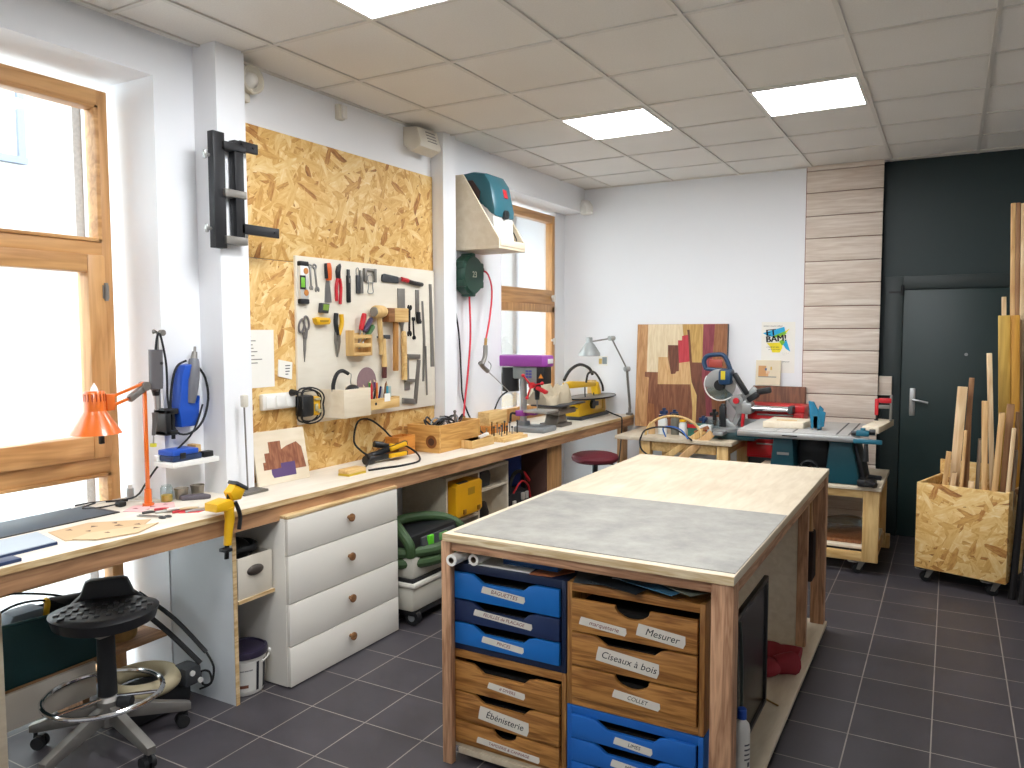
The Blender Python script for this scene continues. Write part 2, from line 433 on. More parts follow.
# left wall with two window niches
w = MB()
N0, N1, NT = .35, 2.31, 2.80            # first niche
P0, P1, PT = 5.245, YB, 2.765             # second niche
w.box(XW-.28, XA, -3.1, N0, 0, CEIL)
w.box(XW-.28, XA, N0, N1, NT, CEIL)
w.box(XW-.28, XA, N1, 2.53, 0, CEIL)
w.box(XW-.28, XL, 2.53, 4.5, 0, CEIL)
w.box(XW-.28, -3.05, 4.5, P0, 0, CEIL)
w.box(XW-.28, -3.05, P0, P1+.2, PT, CEIL)
w.box(XW-.28, -3.05, P0, P1+.2, 0, .16)
struct('wall_left', w, M['wall'])
# pillars on the left wall
struct('trim_2', MB().box(XA-.02, -2.98, 2.523, 2.69, 0, CEIL), M['wall'])
struct('trim_3', MB().box(XL-.02, -3.0, 4.39, 4.54, 0, CEIL), M['wall'])
# back wall: white part, boarded pier, dark green part
struct('wall_back', MB().box(-3.6, -1.07, YB, YB+.2, 0, CEIL), M['wall'])
dk = pm('#1c2d2d', .5, 0, .07, 7, .15)
struct('wall_dark', MB().box(-1.07, 2.6, 6.93, 7.1, 0, CEIL), dk)
boards = wood('whitewashed_board', '#cdbbaa', '#e6dacd', 'x', 1.6, .7, 4)
b = MB(); zz = [0, .20, .39, .58, .765, .95, 1.137, 1.31, 1.492, 1.67, 1.854, 2.038, 2.217, 2.403, 2.582, 2.769, 2.945, CEIL-.001]
for i in range(len(zz)-1):
    b.box(-1.062, -.495, 6.79, 6.815, zz[i]+.003, zz[i+1]-.003, .003)
struct('trim_4', b, boards)
struct('trim_5', MB().box(-1.07, -.51, 6.813, 6.95, 0, CEIL), pm('#8a5145', .6))
struct('wall_right', MB().box(2.5, 2.7, -3.1, 7.1, 0, CEIL), M['wall'])
struct('wall_rear', MB().box(-3.6, 2.7, -3.2, -3.0, 0, CEIL), M['wall'])
struct('baseboard_back', MB().box(-3.05, -1.07, YB-.012, YB, 0, .08), pm('#3d383a', .5))

# dark door, flush in the dark wall
d = MB().box(-.335, .62, 6.905, 6.932, .012, 1.972, .003)
door = struct('door_1', d, pm('#1e302f', .45, 0, .05, 6, .1))
f = MB().box(-.47, -.34, 6.9, 6.932, 0, 2.08, .003).box(.625, .74, 6.9, 6.932, 0, 2.08, .003).box(-.34, .625, 6.9, 6.932, 1.978, 2.08, .003)
struct('door_frame', f, pm('#1d2928', .5, 0, .05), door)
h = MB().box(-.272, -.232, 6.893, 6.906, .98, 1.2, .005)
h.cyl((-.252,6.895,1.11),(-.252,6.85,1.11),.010).tube([(-.252,6.85,1.11),(-.21,6.848,1.105),(-.14,6.85,1.09)], .009, 8)
h.cyl((-.252,6.895,1.02),(-.252,6.886,1.02),.009)
struct('door_handle', h, M['alu'], door)
struct('spyhole', MB().cyl((.105,6.906,1.47),(.105,6.897,1.47),.012).cyl((.105,6.898,1.47),(.105,6.894,1.47),.007), M['steel'], door)
hg = MB().cyl((-.345,6.893,1.93),(-.345,6.893,2.01),.011).box(-.44,-.345,6.893,6.90,1.95,1.965)
struct('closer_bracket', hg, M['rubber'], door)

# ---- windows
M['glass'] = glassmat('window_glass')
def window(name, y0, y1, z0, z1, transom, x, muls):
    """larch frame; transom = list of (z0,z1); muls = list of y centres"""
    d0, d1 = x-.035, x+.035
    fr = MB()
    fr.box(d0, d1, y1-.055, y1, z0, z1, .004).box(d0, d1, y0, y0+.055, z0, z1, .004)
    for m_ in muls: fr.box(d0, d1, m_-.045, m_+.045, z0, z1, .004)
    o = struct(name, fr, M['larch'])
    r = MB().box(d0-.002, d1+.002, y0+.05, y1-.05, z1-.07, z1, .004).box(d0-.002, d1+.002, y0+.05, y1-.05, z0, z0+.06, .004)
    for a, b_ in transom: r.box(d0-.003, d1+.003, y0+.05, y1-.05, a, b_, .004)
    struct('window_rail', r, M['larchy'], o)
    struct('window_pane', MB().box(x-.006, x+.002, y0+.04, y1-.04, z0+.04, z1-.04), M['glass'], o)
    return o, d0, d1
w1, d0, d1 = window('window_1', .36, 2.238, .05, 2.74, [(1.993,2.064),(1.015,1.102),(.57,.64)], XW, [.7])
# opening sash in the middle
s = MB(); sx0, sx1 = d0+.01, d1+.022
s.box(sx0, sx1, 2.105, 2.188, 1.09, 2.003, .005).box(sx0, sx1, .74, .82, 1.09, 2.003, .005)
struct('sash_stile', s, M['larch'], w1)
s = MB().box(sx0, sx1, .82, 2.105, 1.926, 2.003, .005).box(sx0, sx1, .82, 2.105, 1.09, 1.19, .005)
struct('sash_rail', s, M['larchy'], w1)
# glazing beads
s = MB()
for (za, zb) in ((2.064,2.67),(.64,1.015)):
    s.box(d0+.01, d1+.012, 2.167, 2.188, za, zb, .003).box(d0+.01, d1+.012, .745, 2.188, za, za+.016, .003).box(d0+.01, d1+.012, .745, 2.188, zb-.016, zb, .003)
struct('glazing_bead', s, M['larchy'], w1)
hi = MB().cyl((sx1+.006,2.185,1.80),(sx1+.006,2.185,1.88),.009).box(sx1-.002,sx1+.004,2.17,2.2,1.81,1.87)
struct('hinge', hi, M['dullsteel'], w1)
w2, d0, d1 = window('window_2', 5.25, 6.62, .17, 2.725, [(1.90,2.035),(.86,.93)], -3.30, [])
s = MB().box(d1-.01, d1+.02, 6.52, 6.58, .95, 1.88, .004).box(d1-.01, d1+.02, 5.3, 6.58, 1.83, 1.90, .004).box(d1-.01, d1+.02, 5.3, 6.58, .91, 1.0, .004)
struct('sash_stile', s, M['larch'], w2)
hd = MB()
for z in (1.98, 1.58): hd.box(d1, d1+.035, 6.545, 6.575, z-.05, z+.01, .006).box(d1+.02, d1+.03, 6.50, 6.575, z-.02, z, .004)
struct('window_handle', hd, M['whiteplastic'], w2)
struct('wall_niche', MB().box(XW-.28, -3.26, 6.62, YB, .16, PT), M['wall'])

# ---- outside: pale facade across the street and granite jambs
gran = pm('#c2bdb6', .8, 0, .3, 60, .4, 'granite')
o = MB().box(-4.05, XW-.283, 2.27, 2.7, -.3, 3.0).box(-4.05, XW-.283, 6.55, 7.0, -.3, 3.0)
struct('wall_outside', o, gran)
o = MB().box(-9.4, -9.2, -9, 16, -1, 9)
fac = struct('facade_outside', o, pm('#e2ddd2', .8, 0, .03, 1))
o = MB()
for (y, z) in ((4.55,3.62),(1.8,3.62),(7.4,3.62),(10.3,3.62),(13.2,3.62),(13.2,.9),(10.3,.9)):
    o.box(-9.22, -9.12, y-.55, y+.55, z-.08, z).box(-9.22, -9.15, y-.55, y-.47, z, z+1.7).box(-9.22, -9.15, y+.47, y+.55, z, z+1.7).box(-9.22, -9.16, y-.03, y+.03, z, z+1.7).box(-9.22,-9.15,y-.55,y+.55,z+1.62,z+1.7)
struct('facade_window', o, pm('#6d737e', .5), fac)
o = MB().box(-9.21,-9.10,-6,5.9,3.42,3.5)
for k in range(16): o.box(-9.21,-9.17,4.0,4.95,.95+.08*k,.985+.08*k)
struct('facade_trim', o, pm('#b9b9b8', .7), fac)
struct('ground_outside', MB().box(-9.4, -3.7, -9, 16, -.5, -.3), pm('#a9a7a2', .9, 0, .1, 3))

# ---- ceiling lights: recessed square panels, three in view
LAMP = emis('lamp_diffuser', '#f8fbff', 18.0)
def ceiling_light(x0, x1, y0, y1, label):
    t = thing('ceiling_light', label, 'ceiling light', ((x0+x1)/2, (y0+y1)/2, CEIL-.012), 0, 'square ceiling light panels')
    a = MB(); e = .016
    a.box(x0+.012, x1-.012, y0+.012, y0+.012+e, CEIL-.012, CEIL-.0005).box(x0+.012, x1-.012, y1-.012-e, y1-.012, CEIL-.012, CEIL-.0005)
    a.box(x0+.012, x0+.012+e, y0+.012+e, y1-.012-e, CEIL-.012, CEIL-.0005).box(x1-.012-e, x1-.012, y0+.012+e, y1-.012-e, CEIL-.012, CEIL-.0005)
    obj('frame', a, M['white'], t)
    obj('diffuser', MB().box(x0+.03, x1-.03, y0+.03, y1-.03, CEIL-.009, CEIL-.001), LAMP, t)
gx = lambda k: -1.616 + .583*k
gy = lambda k: 3.287 + .6*k
ceiling_light(gx(-1), gx(0), gy(2), gy(3), 'lit square ceiling panel nearer the far window, left of the far two')
ceiling_light(gx(1), gx(2), gy(2), gy(3), 'lit square ceiling panel above the table saw corner, right of the far two')
ceiling_light(gx(-1), gx(0), gy(-2), gy(-1), 'lit square ceiling panel cut off by the top of the picture')

# unseen lit panels on the same grid, added above and behind the view for light
for n_, (i, j) in enumerate(((1,-2),(-1,-6),(1,-6))):
    x0, x1, y0, y1 = gx(i), gx(i+1), gy(j), gy(j+1)
    struct('trim_%d' % (7+n_), MB().box(x0+.03, x1-.03, y0+.03, y1-.03, CEIL-.009, CEIL-.001), LAMP)

# ---- small fixtures high on the walls
t = thing('siren', 'round cream wall siren beside the pillar just under the ceiling', 'siren', (-3.1, 2.78, 2.82))
Mx = frame((0,0,0),(0,1,0),(0,0,1),(1,0,0)).to_3x3()
obj('bracket', MB().box(-3.1,-3.06,2.745,2.80,2.79,2.84,.008), M['oldplastic'], t)
obj('horn', MB().lathe([(.02,-.01),(.058,.0),(.068,.02),(.068,.045),(.06,.05),(.047,.03),(.04,.03)], (-3.07,2.79,2.895), 28, Mx), M['oldplastic'], t)
obj('speaker_cone', MB().lathe([(.039,.02),(.03,.045),(.016,.055),(.001,.056)], (-3.07,2.79,2.895), 24, Mx), M['whiteplastic'], t)
t = thing('detector', 'small cream junction box on the wall between siren and alarm speaker', 'detector', (-3.08,3.49,2.87))
obj('housing', MB().box(-3.1,-3.065,3.45,3.50,2.865,2.95,.006), M['oldplastic'], t)
obj('cover', MB().box(-3.065,-3.05,3.465,3.505,2.87,2.945,.006), M['whiteplastic'], t)
t = thing('alarm_speaker', 'cream alarm speaker on the wall in the corner beside the second pillar', 'alarm', (-3.06,4.2,2.86))
a = MB().prism('xz', [(-3.1,2.85),(-3.03,2.80),(-2.96,2.83),(-2.955,2.86),(-2.985,2.955),(-3.1,2.965)], 4.08, 4.31, .012)
obj('housing', a, M['oldplastic'], t)
a = MB()
for k in range(4): a.bar((-2.957-.0063*k, 4.16, 2.873+.02*k), (-2.957-.0063*k, 4.26, 2.873+.02*k), .006, .005)
obj('grille', a, M['dullsteel'], t)
t = thing('surveillance_camera', 'small white surveillance camera in the far corner under the beam', 'camera', (-2.97,6.70,2.74))
obj('bracket', MB().box(-3.05,-2.98,6.72,6.80,2.74,2.87,.008), M['whiteplastic'], t)
obj('camera_body', MB().tube([(-2.99,6.73,2.84),(-2.95,6.70,2.80),(-2.94,6.68,2.74)], .032, 12), M['whiteplastic'], t)

# ---- camera and light
cd = bpy.data.cameras.new('camera'); cam = bpy.data.objects.new('camera', cd); COL.objects.link(cam)
cd.sensor_fit = 'HORIZONTAL'; cd.sensor_width = 36; cd.lens = 36*778.0/1024; cd.clip_start = .05
pt, yw, rl = -.0683, -.5132, -.0026
cy, sy, cp, sp = math.cos(yw), math.sin(yw), math.cos(pt), math.sin(pt)
Fv = Vector((sy*cp, cy*cp, sp)); rt = Vector((cy,-sy,0)); up = rt.cross(Fv)
cr_, sr_ = math.cos(rl), math.sin(rl)
X = cr_*rt + sr_*up; Y = -sr_*rt + cr_*up
mw = Matrix.Identity(4)
for i in range(3): mw[i][0] = X[i]; mw[i][1] = Y[i]; mw[i][2] = -Fv[i]
mw.translation = (0,0,1.66); cam.matrix_world = mw
SC.camera = cam
wd = bpy.data.worlds.new('sky'); SC.world = wd; wd.use_nodes = True
bg = wd.node_tree.nodes['Background']; bg.inputs[0].default_value = (.74,.87,1,1); bg.inputs[1].default_value = 4.4
vs = SC.view_settings; SC.display_settings.display_device = 'sRGB'
vs.view_transform = 'Standard'; vs.look = 'None'; vs.exposure = 1.0; vs.gamma = 1; vs.use_curve_mapping = False
SC.cycles.use_denoising = True
SC.cycles.max_bounces = 10; SC.cycles.diffuse_bounces = 6; SC.cycles.transparent_max_bounces = 16
SC.cycles.sample_clamp_indirect = 8
# ================================================================ LONG WORKBENCH
BT = .885
EDGE = lambda y: -2.70 + .0305*(y-1.3)           # the front edge runs slightly out from the wall
YS, YE = -.6, 6.79
t = thing('workbench', 'long pale plywood workbench along the window wall', 'workbench', (-2.9, 3.0, 0))
a = MB().prism('xy', [(XL+.002,YS),(EDGE(YS),YS),(EDGE(YE),YE),(XL+.002,YE)], BT-.024, BT)
a.box(XW+.04, XL+.002, .37, 2.30, BT-.024, BT); a.box(XA+.002, XL+.002, 2.30, 2.52, BT-.024, BT)
a.box(-3.24, XL+.002, 5.26, YE, BT-.024, BT)
obj('worktop', a, M['benchtop'], t)
obj('front_edge', MB().prism('xy', [(EDGE(YS),YS),(EDGE(YS)+.004,YS),(EDGE(YE)+.004,YE),(EDGE(YE),YE)], BT-.024, BT), M['plyedge'], t)
obj('apron', MB().prism('xy', [(EDGE(YS)-.045,YS),(EDGE(YS)-.004,YS),(EDGE(YE)-.004,YE),(EDGE(YE)-.045,YE)], BT-.094, BT-.025), M['fir'], t)
for y0, y1 in ((5.25,5.46),(6.66,6.78)):
    x = EDGE(y0)
    obj('leg', MB().box(x-.11, x-.052, y0, y1, 0, BT-.025, .003), M['firz'], t)
obj('side_panel', MB().box(XA+.005, EDGE(2.3)-.046, 2.315, 2.335, 0, BT-.025), pm('#cfd3d6', .55, 0, .04, 14), t)
obj('panel_edge', MB().box(EDGE(2.3)-.046, EDGE(2.3)-.042, 2.315, 2.335, 0, BT-.095), M['plyedge'], t)
obj('rear_ledger', MB().box(XL+.002, XL+.045, 2.7, 4.38, BT-.12, BT-.025, .003), M['fir'], t)
# ================================================================ WALL BEHIND THE BENCH
OF = -3.086          # face of the strand board
BF = -3.070          # face of the white tool board
solo('strand_board', MB().box(XL, OF, 2.692, 4.385, 2.033, 2.695, .001), M['osb'], 'upper strand board sheet fixed to the wall above the tool board', 'board', 'strand board sheets')
o = solo('strand_board', MB().box(XL, OF, 2.692, 4.385, .885, 2.03, .001), M['osb'], 'lower strand board sheet on the wall down to the bench behind the tool board', 'board', 'strand board sheets')
solo('tool_board', MB().box(OF, BF, 3.09, 4.375, 1.152, 2.066, .002), ply('painted_board', '#ded5c2', '#e9e2d2'), 'cream painted board on the wall carrying rows of hand tools', 'board')

# paper, note, sockets
def scribble(mb, lines, x, m=1):
    mb.m = m
    for (y, z, w) in lines: mb.box(x, x+.0006, y, y+w, z, z+.005)
    mb.m = 0
a = MB().box(OF, OF+.0015, 2.745, 2.937, 1.372, 1.668)
scribble(a, [(2.765,1.632,.02),(2.765,1.61,.05),(2.765,1.59,.03),(2.765,1.572,.035),(2.765,1.555,.06),(2.765,1.535,.04),(2.765,1.515,.09),(2.765,1.497,.06)], OF+.0015)
solo('paper_sheet', a, [M['paper'], pm('#8c8880', .8)], 'white paper sheet with faint writing pinned left on the strand board', 'paper')
a = MB().prism('yz', [(2.966,1.512),(3.062,1.494),(3.056,1.402),(2.960,1.424)], OF, OF+.006)
scribble(a, [(3.01,1.475,.035),(3.01,1.46,.032),(3.01,1.445,.03),(3.01,1.43,.02)], OF+.006)
solo('note', a, [M['paper'], M['darkgrey']], 'small tilted white note with blue grey writing beside the pinned sheet', 'note')
t = thing('wall_socket', 'white triple wall socket strip on the strand board below the papers', 'socket', (OF,2.95,1.255))
obj('frame', MB().box(OF, OF+.03, 2.828, 3.06, 1.253, 1.337, .008), M['whiteplastic'], t)
for k in range(3):
    y = 2.846+.072*k
    a = MB().box(OF+.03, OF+.036, y, y+.06, 1.263, 1.327, .004)
    obj('socket_face', a, M['white'], t)
t = thing('power_plug', 'black plug and lead in the right hand wall socket', 'plug', (OF+.04,3.03,1.34))
obj('plug_body', MB().cyl((OF+.036,3.02,1.335),(OF+.075,3.02,1.335),.019,.013), M['rubber'], t)
obj('lead', MB().tube([(OF+.075,3.02,1.335),(OF+.085,3.06,1.335),(BF+.03,3.1,1.335),(BF+.05,3.16,1.335),(BF+.05,3.20,1.30)], .0035, 6), M['rubber'], t)

def yz(mb, pts, a, b, bev=0): return mb.prism('yz', pts, BF+a, BF+b, bev)
G1 = 'hand tools on the tool board'
def tool(name, label, cat, y, z): return thing(name, label, cat, (BF, y, z), 0, None)
# spirit level
t = tool('spirit_level', 'short white spirit level with a green vial, far left of the tool board', 'level', 3.13, 1.81)
obj('body', MB().box(BF, BF+.024, 3.102, 3.162, 1.835, 2.012, .002), pm('#dcdcd8',.35,.3), t)
for z0 in (1.808, 2.01): obj('end_cap', MB().box(BF, BF+.026, 3.099, 3.165, z0, z0+.027, .006), M['rubber'], t)
a = MB().box(BF+.02, BF+.028, 3.102, 3.132, 1.895, 1.95, .004)
obj('vial', a, pm('#7bc043', .2), t); obj('vial_holder', MB().box(BF+.02, BF+.0265, 3.1, 3.137, 1.885, 1.96), M['black'], t)
for z0 in (1.985, 1.868):
    obj('round_vial', MB().cyl((BF+.02,3.141,z0),(BF+.0265,3.141,z0),.017), pm('#c4803c',.4), t)
# spanners
def spanner(mb, y0, z0, y1, z1, w, h, t=.006, ring=False):
    a = Vector((y0,z0)); b = Vector((y1,z1)); d = (b-a).normalized(); n = Vector((-d.y,d.x))
    yz(mb, [a-n*w/2, a+n*w/2, b+n*w/2, b-n*w/2], 0, t, .001)
    for c, s in ((a,-1),(b,1)):
        if ring and s < 0:
            mb.torus((BF+t/2, c.x, c.y), h*.75, h*.32, 18, 6, frame((0,0,0),(0,1,0),(0,0,1),(1,0,0)).to_3x3())
        else:
            pts = []
            for k in range(15):
                ang = math.atan2(d.y*s, d.x*s) + R(35) + (2*PI-R(70))*k/14
                pts.append(c + d*s*h*.6 + Vector((math.cos(ang),math.sin(ang)))*h)
            pts.append(c + d*s*h*.35)
            yz(mb, pts, 0, t+.002)
    return mb
solo('spanner', spanner(MB(), 3.195, 2.015, 3.2, 1.905, .011, .013, .006, True), M['steel'], 'thin chrome spanner hanging next to the spirit level', 'spanner')
solo('spanner', spanner(MB(), 3.23, 2.015, 3.245, 1.9, .011, .016, .006, True), M['steel'], 'chrome spanner between the thin spanner and the putty knife', 'spanner')
# putty knife
t = tool('putty_knife', 'putty knife with an orange and black handle hanging blade down', 'knife', 3.33, 1.82)
a = MB(); yz(a, [(3.318,1.945),(3.342,1.945),(3.352,1.90),(3.362,1.823),(3.304,1.823),(3.31,1.90)], .002, .004); obj('blade', a, M['steel'], t)
a = MB().tube([(BF+.014,3.33,1.945),(BF+.016,3.328,1.98),(BF+.016,3.325,2.02),(BF+.014,3.324,2.04)], lambda q: .015+.004*math.sin(q*PI), 12); obj('handle', a, pm('#d9601f',.4), t)
obj('handle_side', MB().tube([(BF+.012,3.316,1.955),(BF+.014,3.312,2.0),(BF+.012,3.315,2.038)], .012, 8), M['black'], t)
# nippers (red)
t = tool('pincers', 'end pincers with long red handles hanging handles down', 'pliers', 3.41, 1.815)
a = MB(); yz(a, [(3.40,1.955),(3.395,2.0),(3.405,2.03),(3.43,2.046),(3.437,2.03),(3.43,2.0),(3.43,1.955)], .001, .014, .003); obj('jaw', a, M['black'], t)
obj('handle', MB().tube([(BF+.01,3.407,1.96),(BF+.01,3.394,1.91),(BF+.01,3.396,1.832)], .0095, 10), M['red'], t)
obj('handle', MB().tube([(BF+.01,3.424,1.96),(BF+.01,3.433,1.91),(BF+.01,3.424,1.815)], .0095, 10), M['red'], t)
# cutter
t = tool('utility_knife', 'slim black utility knife hanging upright right of the pincers', 'knife', 3.5, 1.825)
obj('body', MB().box(BF, BF+.016, 3.485, 3.515, 1.826, 1.985, .006), M['black'], t)
obj('blade_guide', MB().box(BF+.004, BF+.012, 3.489, 3.511, 1.98, 2.018, .002), M['darkgrey'], t)
obj('slider', MB().box(BF+.016, BF+.022, 3.492, 3.508, 1.94, 1.965, .002), M['dullsteel'], t)
# folding rule holder
t = tool('scraper_set', 'black and grey scraper with wire hook next to the wire clamp', 'scraper', 3.59, 1.88)
obj('body', MB().box(BF, BF+.014, 3.57, 3.602, 1.882, 1.99, .003), M['darkgrey'], t)
obj('steel_side', MB().box(BF, BF+.018, 3.598, 3.622, 1.884, 2.02, .002), M['dullsteel'], t)
obj('hook', MB().tube([(BF+.006,3.572,1.985),(BF+.008,3.568,2.02),(BF+.008,3.582,2.033),(BF+.008,3.592,2.02),(BF+.006,3.59,1.985)], .0025, 6), M['steel'], t)
# band clamp
t = tool('frame_clamp', 'square grey wire frame clamp near the top of the board', 'clamp', 3.69, 1.89)
a = MB().box(BF, BF+.018, 3.636, 3.658, 1.955, 2.035, .003).box(BF, BF+.018, 3.728, 3.748, 1.955, 2.037, .003).box(BF+.002, BF+.016, 3.655, 3.73, 2.018, 2.036, .003)
obj('frame', a, M['dullsteel'], t)
a = MB().tube([(BF+.01,3.645,1.958),(BF+.01,3.665,1.952),(BF+.01,3.72,1.952),(BF+.01,3.738,1.96)], .003, 6).tube([(BF+.01,3.672,1.99),(BF+.012,3.715,1.992),(BF+.012,3.712,1.93),(BF+.012,3.716,1.892),(BF+.012,3.668,1.89),(BF+.012,3.676,1.93)], .003, 6, 3, True)
obj('wire', a, M['steel'], t)
# saw
t = tool('pull_saw', 'folding saw with black blade guard and red and black handle hung flat', 'saw', 4.0, 1.96)
a = MB(); yz(a, [(3.805,1.985),(3.812,2.008),(3.83,2.014),(3.965,2.003),(3.97,1.962),(3.82,1.962),(3.806,1.968)], .001, .012, .002); obj('blade', a, M['darkgrey'], t)
a = MB(); yz(a, [(3.965,2.0),(3.998,1.998),(3.998,1.974),(3.97,1.968)], .002, .014, .002); obj('bolster', a, M['steel'], t)
a = MB().tube([(BF+.012,3.995,1.99),(BF+.014,4.02,1.986),(BF+.014,4.06,1.982)], .015, 10); obj('collar', a, M['red'], t)
a = MB().tube([(BF+.013,4.055,1.982),(BF+.014,4.12,1.972),(BF+.014,4.18,1.968),(BF+.012,4.217,1.966)], .014, 10); obj('handle', a, M['black'], t)
# big paring chisel hanging upside down
t = tool('slick_chisel', 'wide steel chisel with a long pale wooden handle hanging blade up', 'chisel', 4.0, 1.35)
a = MB(); yz(a, [(3.966,1.93),(4.04,1.932),(4.04,1.73),(4.02,1.69),(4.012,1.645),(4.0,1.645),(3.992,1.69),(3.966,1.73)], .001, .007, .001); obj('blade', a, M['dullsteel'], t)
obj('handle', MB().tube([(BF+.017,4.006,1.66),(BF+.017,4.008,1.62),(BF+.017,4.01,1.5),(BF+.017,4.009,1.348)], lambda q: .012+.007*min(1,q*3), 12), M['piney'], t)
# black spanners
solo('spanner', spanner(MB(), 4.09, 1.8, 4.086, 1.655, .014, .020, .007), M['blacksteel'], 'black open ended spanner, longer of the black pair right of the mallet', 'spanner')
solo('spanner', spanner(MB(), 4.13, 1.73, 4.135, 1.625, .011, .015, .006), M['blacksteel'], 'black open ended spanner, shorter of the black pair right of the mallet', 'spanner')
# rasp
t = tool('rasp', 'grey flat rasp with a short black grip hanging grip down', 'file', 4.175, 1.71)
obj('blade', MB().box(BF+.001, BF+.007, 4.155, 4.193, 1.77, 1.93, .001), M['dullsteel'], t)
a = MB(); yz(a, [(4.158,1.785),(4.192,1.785),(4.194,1.74),(4.207,1.722),(4.198,1.708),(4.172,1.708),(4.16,1.725)], 0, .018, .004); obj('grip', a, M['black'], t)
# scrapers / rules
a = MB(); yz(a, [(4.224,1.858),(4.242,1.858),(4.262,1.6),(4.244,1.324),(4.226,1.324),(4.236,1.6)], .001, .004); solo('steel_strip', a, M['dullsteel'], 'bowed grey steel strip hanging beside the rasp', 'strip')
a = MB(); yz(a, [(4.254,1.56),(4.268,1.56),(4.278,1.23),(4.262,1.23)], .005, .0075); solo('steel_strip', a, M['dullsteel'], 'thin lower steel strip crossing in front of the bowed strip', 'strip')
a = MB(); yz(a, [(4.31,1.975),(4.338,1.975),(4.362,1.418),(4.322,1.418)], .001, .005); solo('steel_rule', a, M['dullsteel'], 'long grey steel rule at the right edge of the tool board', 'ruler')
# mallet
t = tool('mallet', 'carpenter mallet with a square wooden head, shade on one side put in as darker wood', 'mallet', 3.92, 1.41)
a = MB().box(BF, BF+.065, 3.86, 4.0, 1.716, 1.803, .004); obj('head', a, M['piney'], t)
obj('head_shaded_side', MB().box(BF, BF+.065, 3.80, 3.86, 1.716, 1.802, .004), wood('mallet_shaded_wood', '#74471f', '#96653a', 'y'), t)  # darker wood colour stands in for shade on this side of the head
obj('handle', MB().bar((BF+.033,3.905,1.72),(BF+.033,3.90,1.41),.036,.024,.006,(1,0,0)), wood('mallet_handle', '#a06c30','#c08c4c','z'), t)
# turned mallet
t = tool('turned_mallet', 'mallet with a barrel shaped pale wooden head left of the square mallet', 'mallet', 3.76, 1.5)
a = MB().tube([(BF+.05,3.675,1.775),(BF+.05,3.685,1.775),(BF+.05,3.715,1.777),(BF+.05,3.76,1.779),(BF+.05,3.785,1.78)], lambda q: .022+.018*math.sin(min(1,q*1.1)*PI)**.5 if q < .95 else .02, 14); obj('head', a, M['pine'], t)
obj('head_face', MB().cyl((BF+.05,3.669,1.775),(BF+.05,3.679,1.775),.028,.031), M['dullsteel'], t)
obj('handle', MB().tube([(BF+.045,3.73,1.75),(BF+.04,3.745,1.66),(BF+.028,3.765,1.58),(BF+.022,3.772,1.517)], lambda q: .016 if q < .7 else .013, 10), M['pine'], t)
# small hammer
t = tool('hammer', 'small cross peen hammer with wooden handle and dark grip', 'hammer', 3.8, 1.37)
a = MB().box(BF+.008, BF+.032, 3.795, 3.855, 1.611, 1.637, .004); yz(a, [(3.795,1.637),(3.795,1.611),(3.742,1.62),(3.742,1.628)], .012, .028, .002); obj('head', a, M['darkgrey'], t)
obj('handle', MB().tube([(BF+.02,3.803,1.62),(BF+.02,3.804,1.52),(BF+.02,3.805,1.44)], lambda q: .012+.006*q, 10), M['pine'], t)
obj('grip', MB().tube([(BF+.02,3.805,1.44),(BF+.02,3.804,1.41),(BF+.02,3.803,1.37)], .0155, 10), pm('#5a2c28',.5), t)
# squares
def square(y, z, arm, stock, label, w=.022, ws=.03):
    t = tool('try_square', label, 'square', y, z)
    a = MB(); yz(a, [(y,z),(y+stock,z-.006),(y+stock,z-.006-ws),(y,z-ws)], .001, .016, .001); obj('stock', a, M['dullsteel'], t)
    a = MB(); yz(a, [(y,z-ws+.004),(y+w,z-ws+.004),(y+w,z-arm),(y,z-arm)], .002, .006); obj('blade', a, M['steel'], t)
square(4.052, 1.512, .185, .135, 'steel try square with blade hanging down below the black spanners')
square(4.028, 1.352, .075, .10, 'small stepped steel square hanging just below the try square', .055, .022)
t = tool('large_square', 'long grey steel square standing on its short arm at lower right', 'square', 4.15, 1.18)
a = MB(); yz(a, [(4.168,1.47),(4.204,1.468),(4.158,1.18),(4.122,1.186)], .001, .006); obj('blade', a, M['dullsteel'], t)
a = MB(); yz(a, [(4.0,1.232),(4.13,1.215),(4.135,1.178),(4.0,1.195)], .001, .014, .002); obj('stock', a, M['steel'], t)
# scissors
t = tool('scissors', 'grey handled scissors hanging points down at the left of the board', 'scissors', 3.14, 1.49)
MW = frame((0,0,0),(0,1,0),(0,0,1),(1,0,0)).to_3x3()
a = MB().tube([(BF+.008,3.13+.02*math.cos(k*PI/6)-.012+.008*math.sin(k*PI/6),1.69+.036*math.sin(k*PI/6)) for k in range(12)], .006, 8, 2, True)
a.tube([(BF+.008,3.128,1.655),(BF+.008,3.138,1.62)], .008, 8, 1); obj('handle', a, pm('#6c6663',.45), t)
a = MB().tube([(BF+.008,3.155+.018*math.cos(k*PI/6)-.004*math.sin(k*PI/6),1.705+.036*math.sin(k*PI/6)) for k in range(12)], .006, 8, 2, True)
a.tube([(BF+.008,3.155,1.67),(BF+.008,3.146,1.62)], .008, 8, 1); obj('handle', a, pm('#6c6663',.45), t)
a = MB(); yz(a, [(3.132,1.63),(3.152,1.63),(3.148,1.56),(3.136,1.493),(3.131,1.56)], .003, .009, .001); a.cyl((BF+.008,3.142,1.615),(BF+.014,3.142,1.615),.006); obj('blade', a, M['dullsteel'], t)
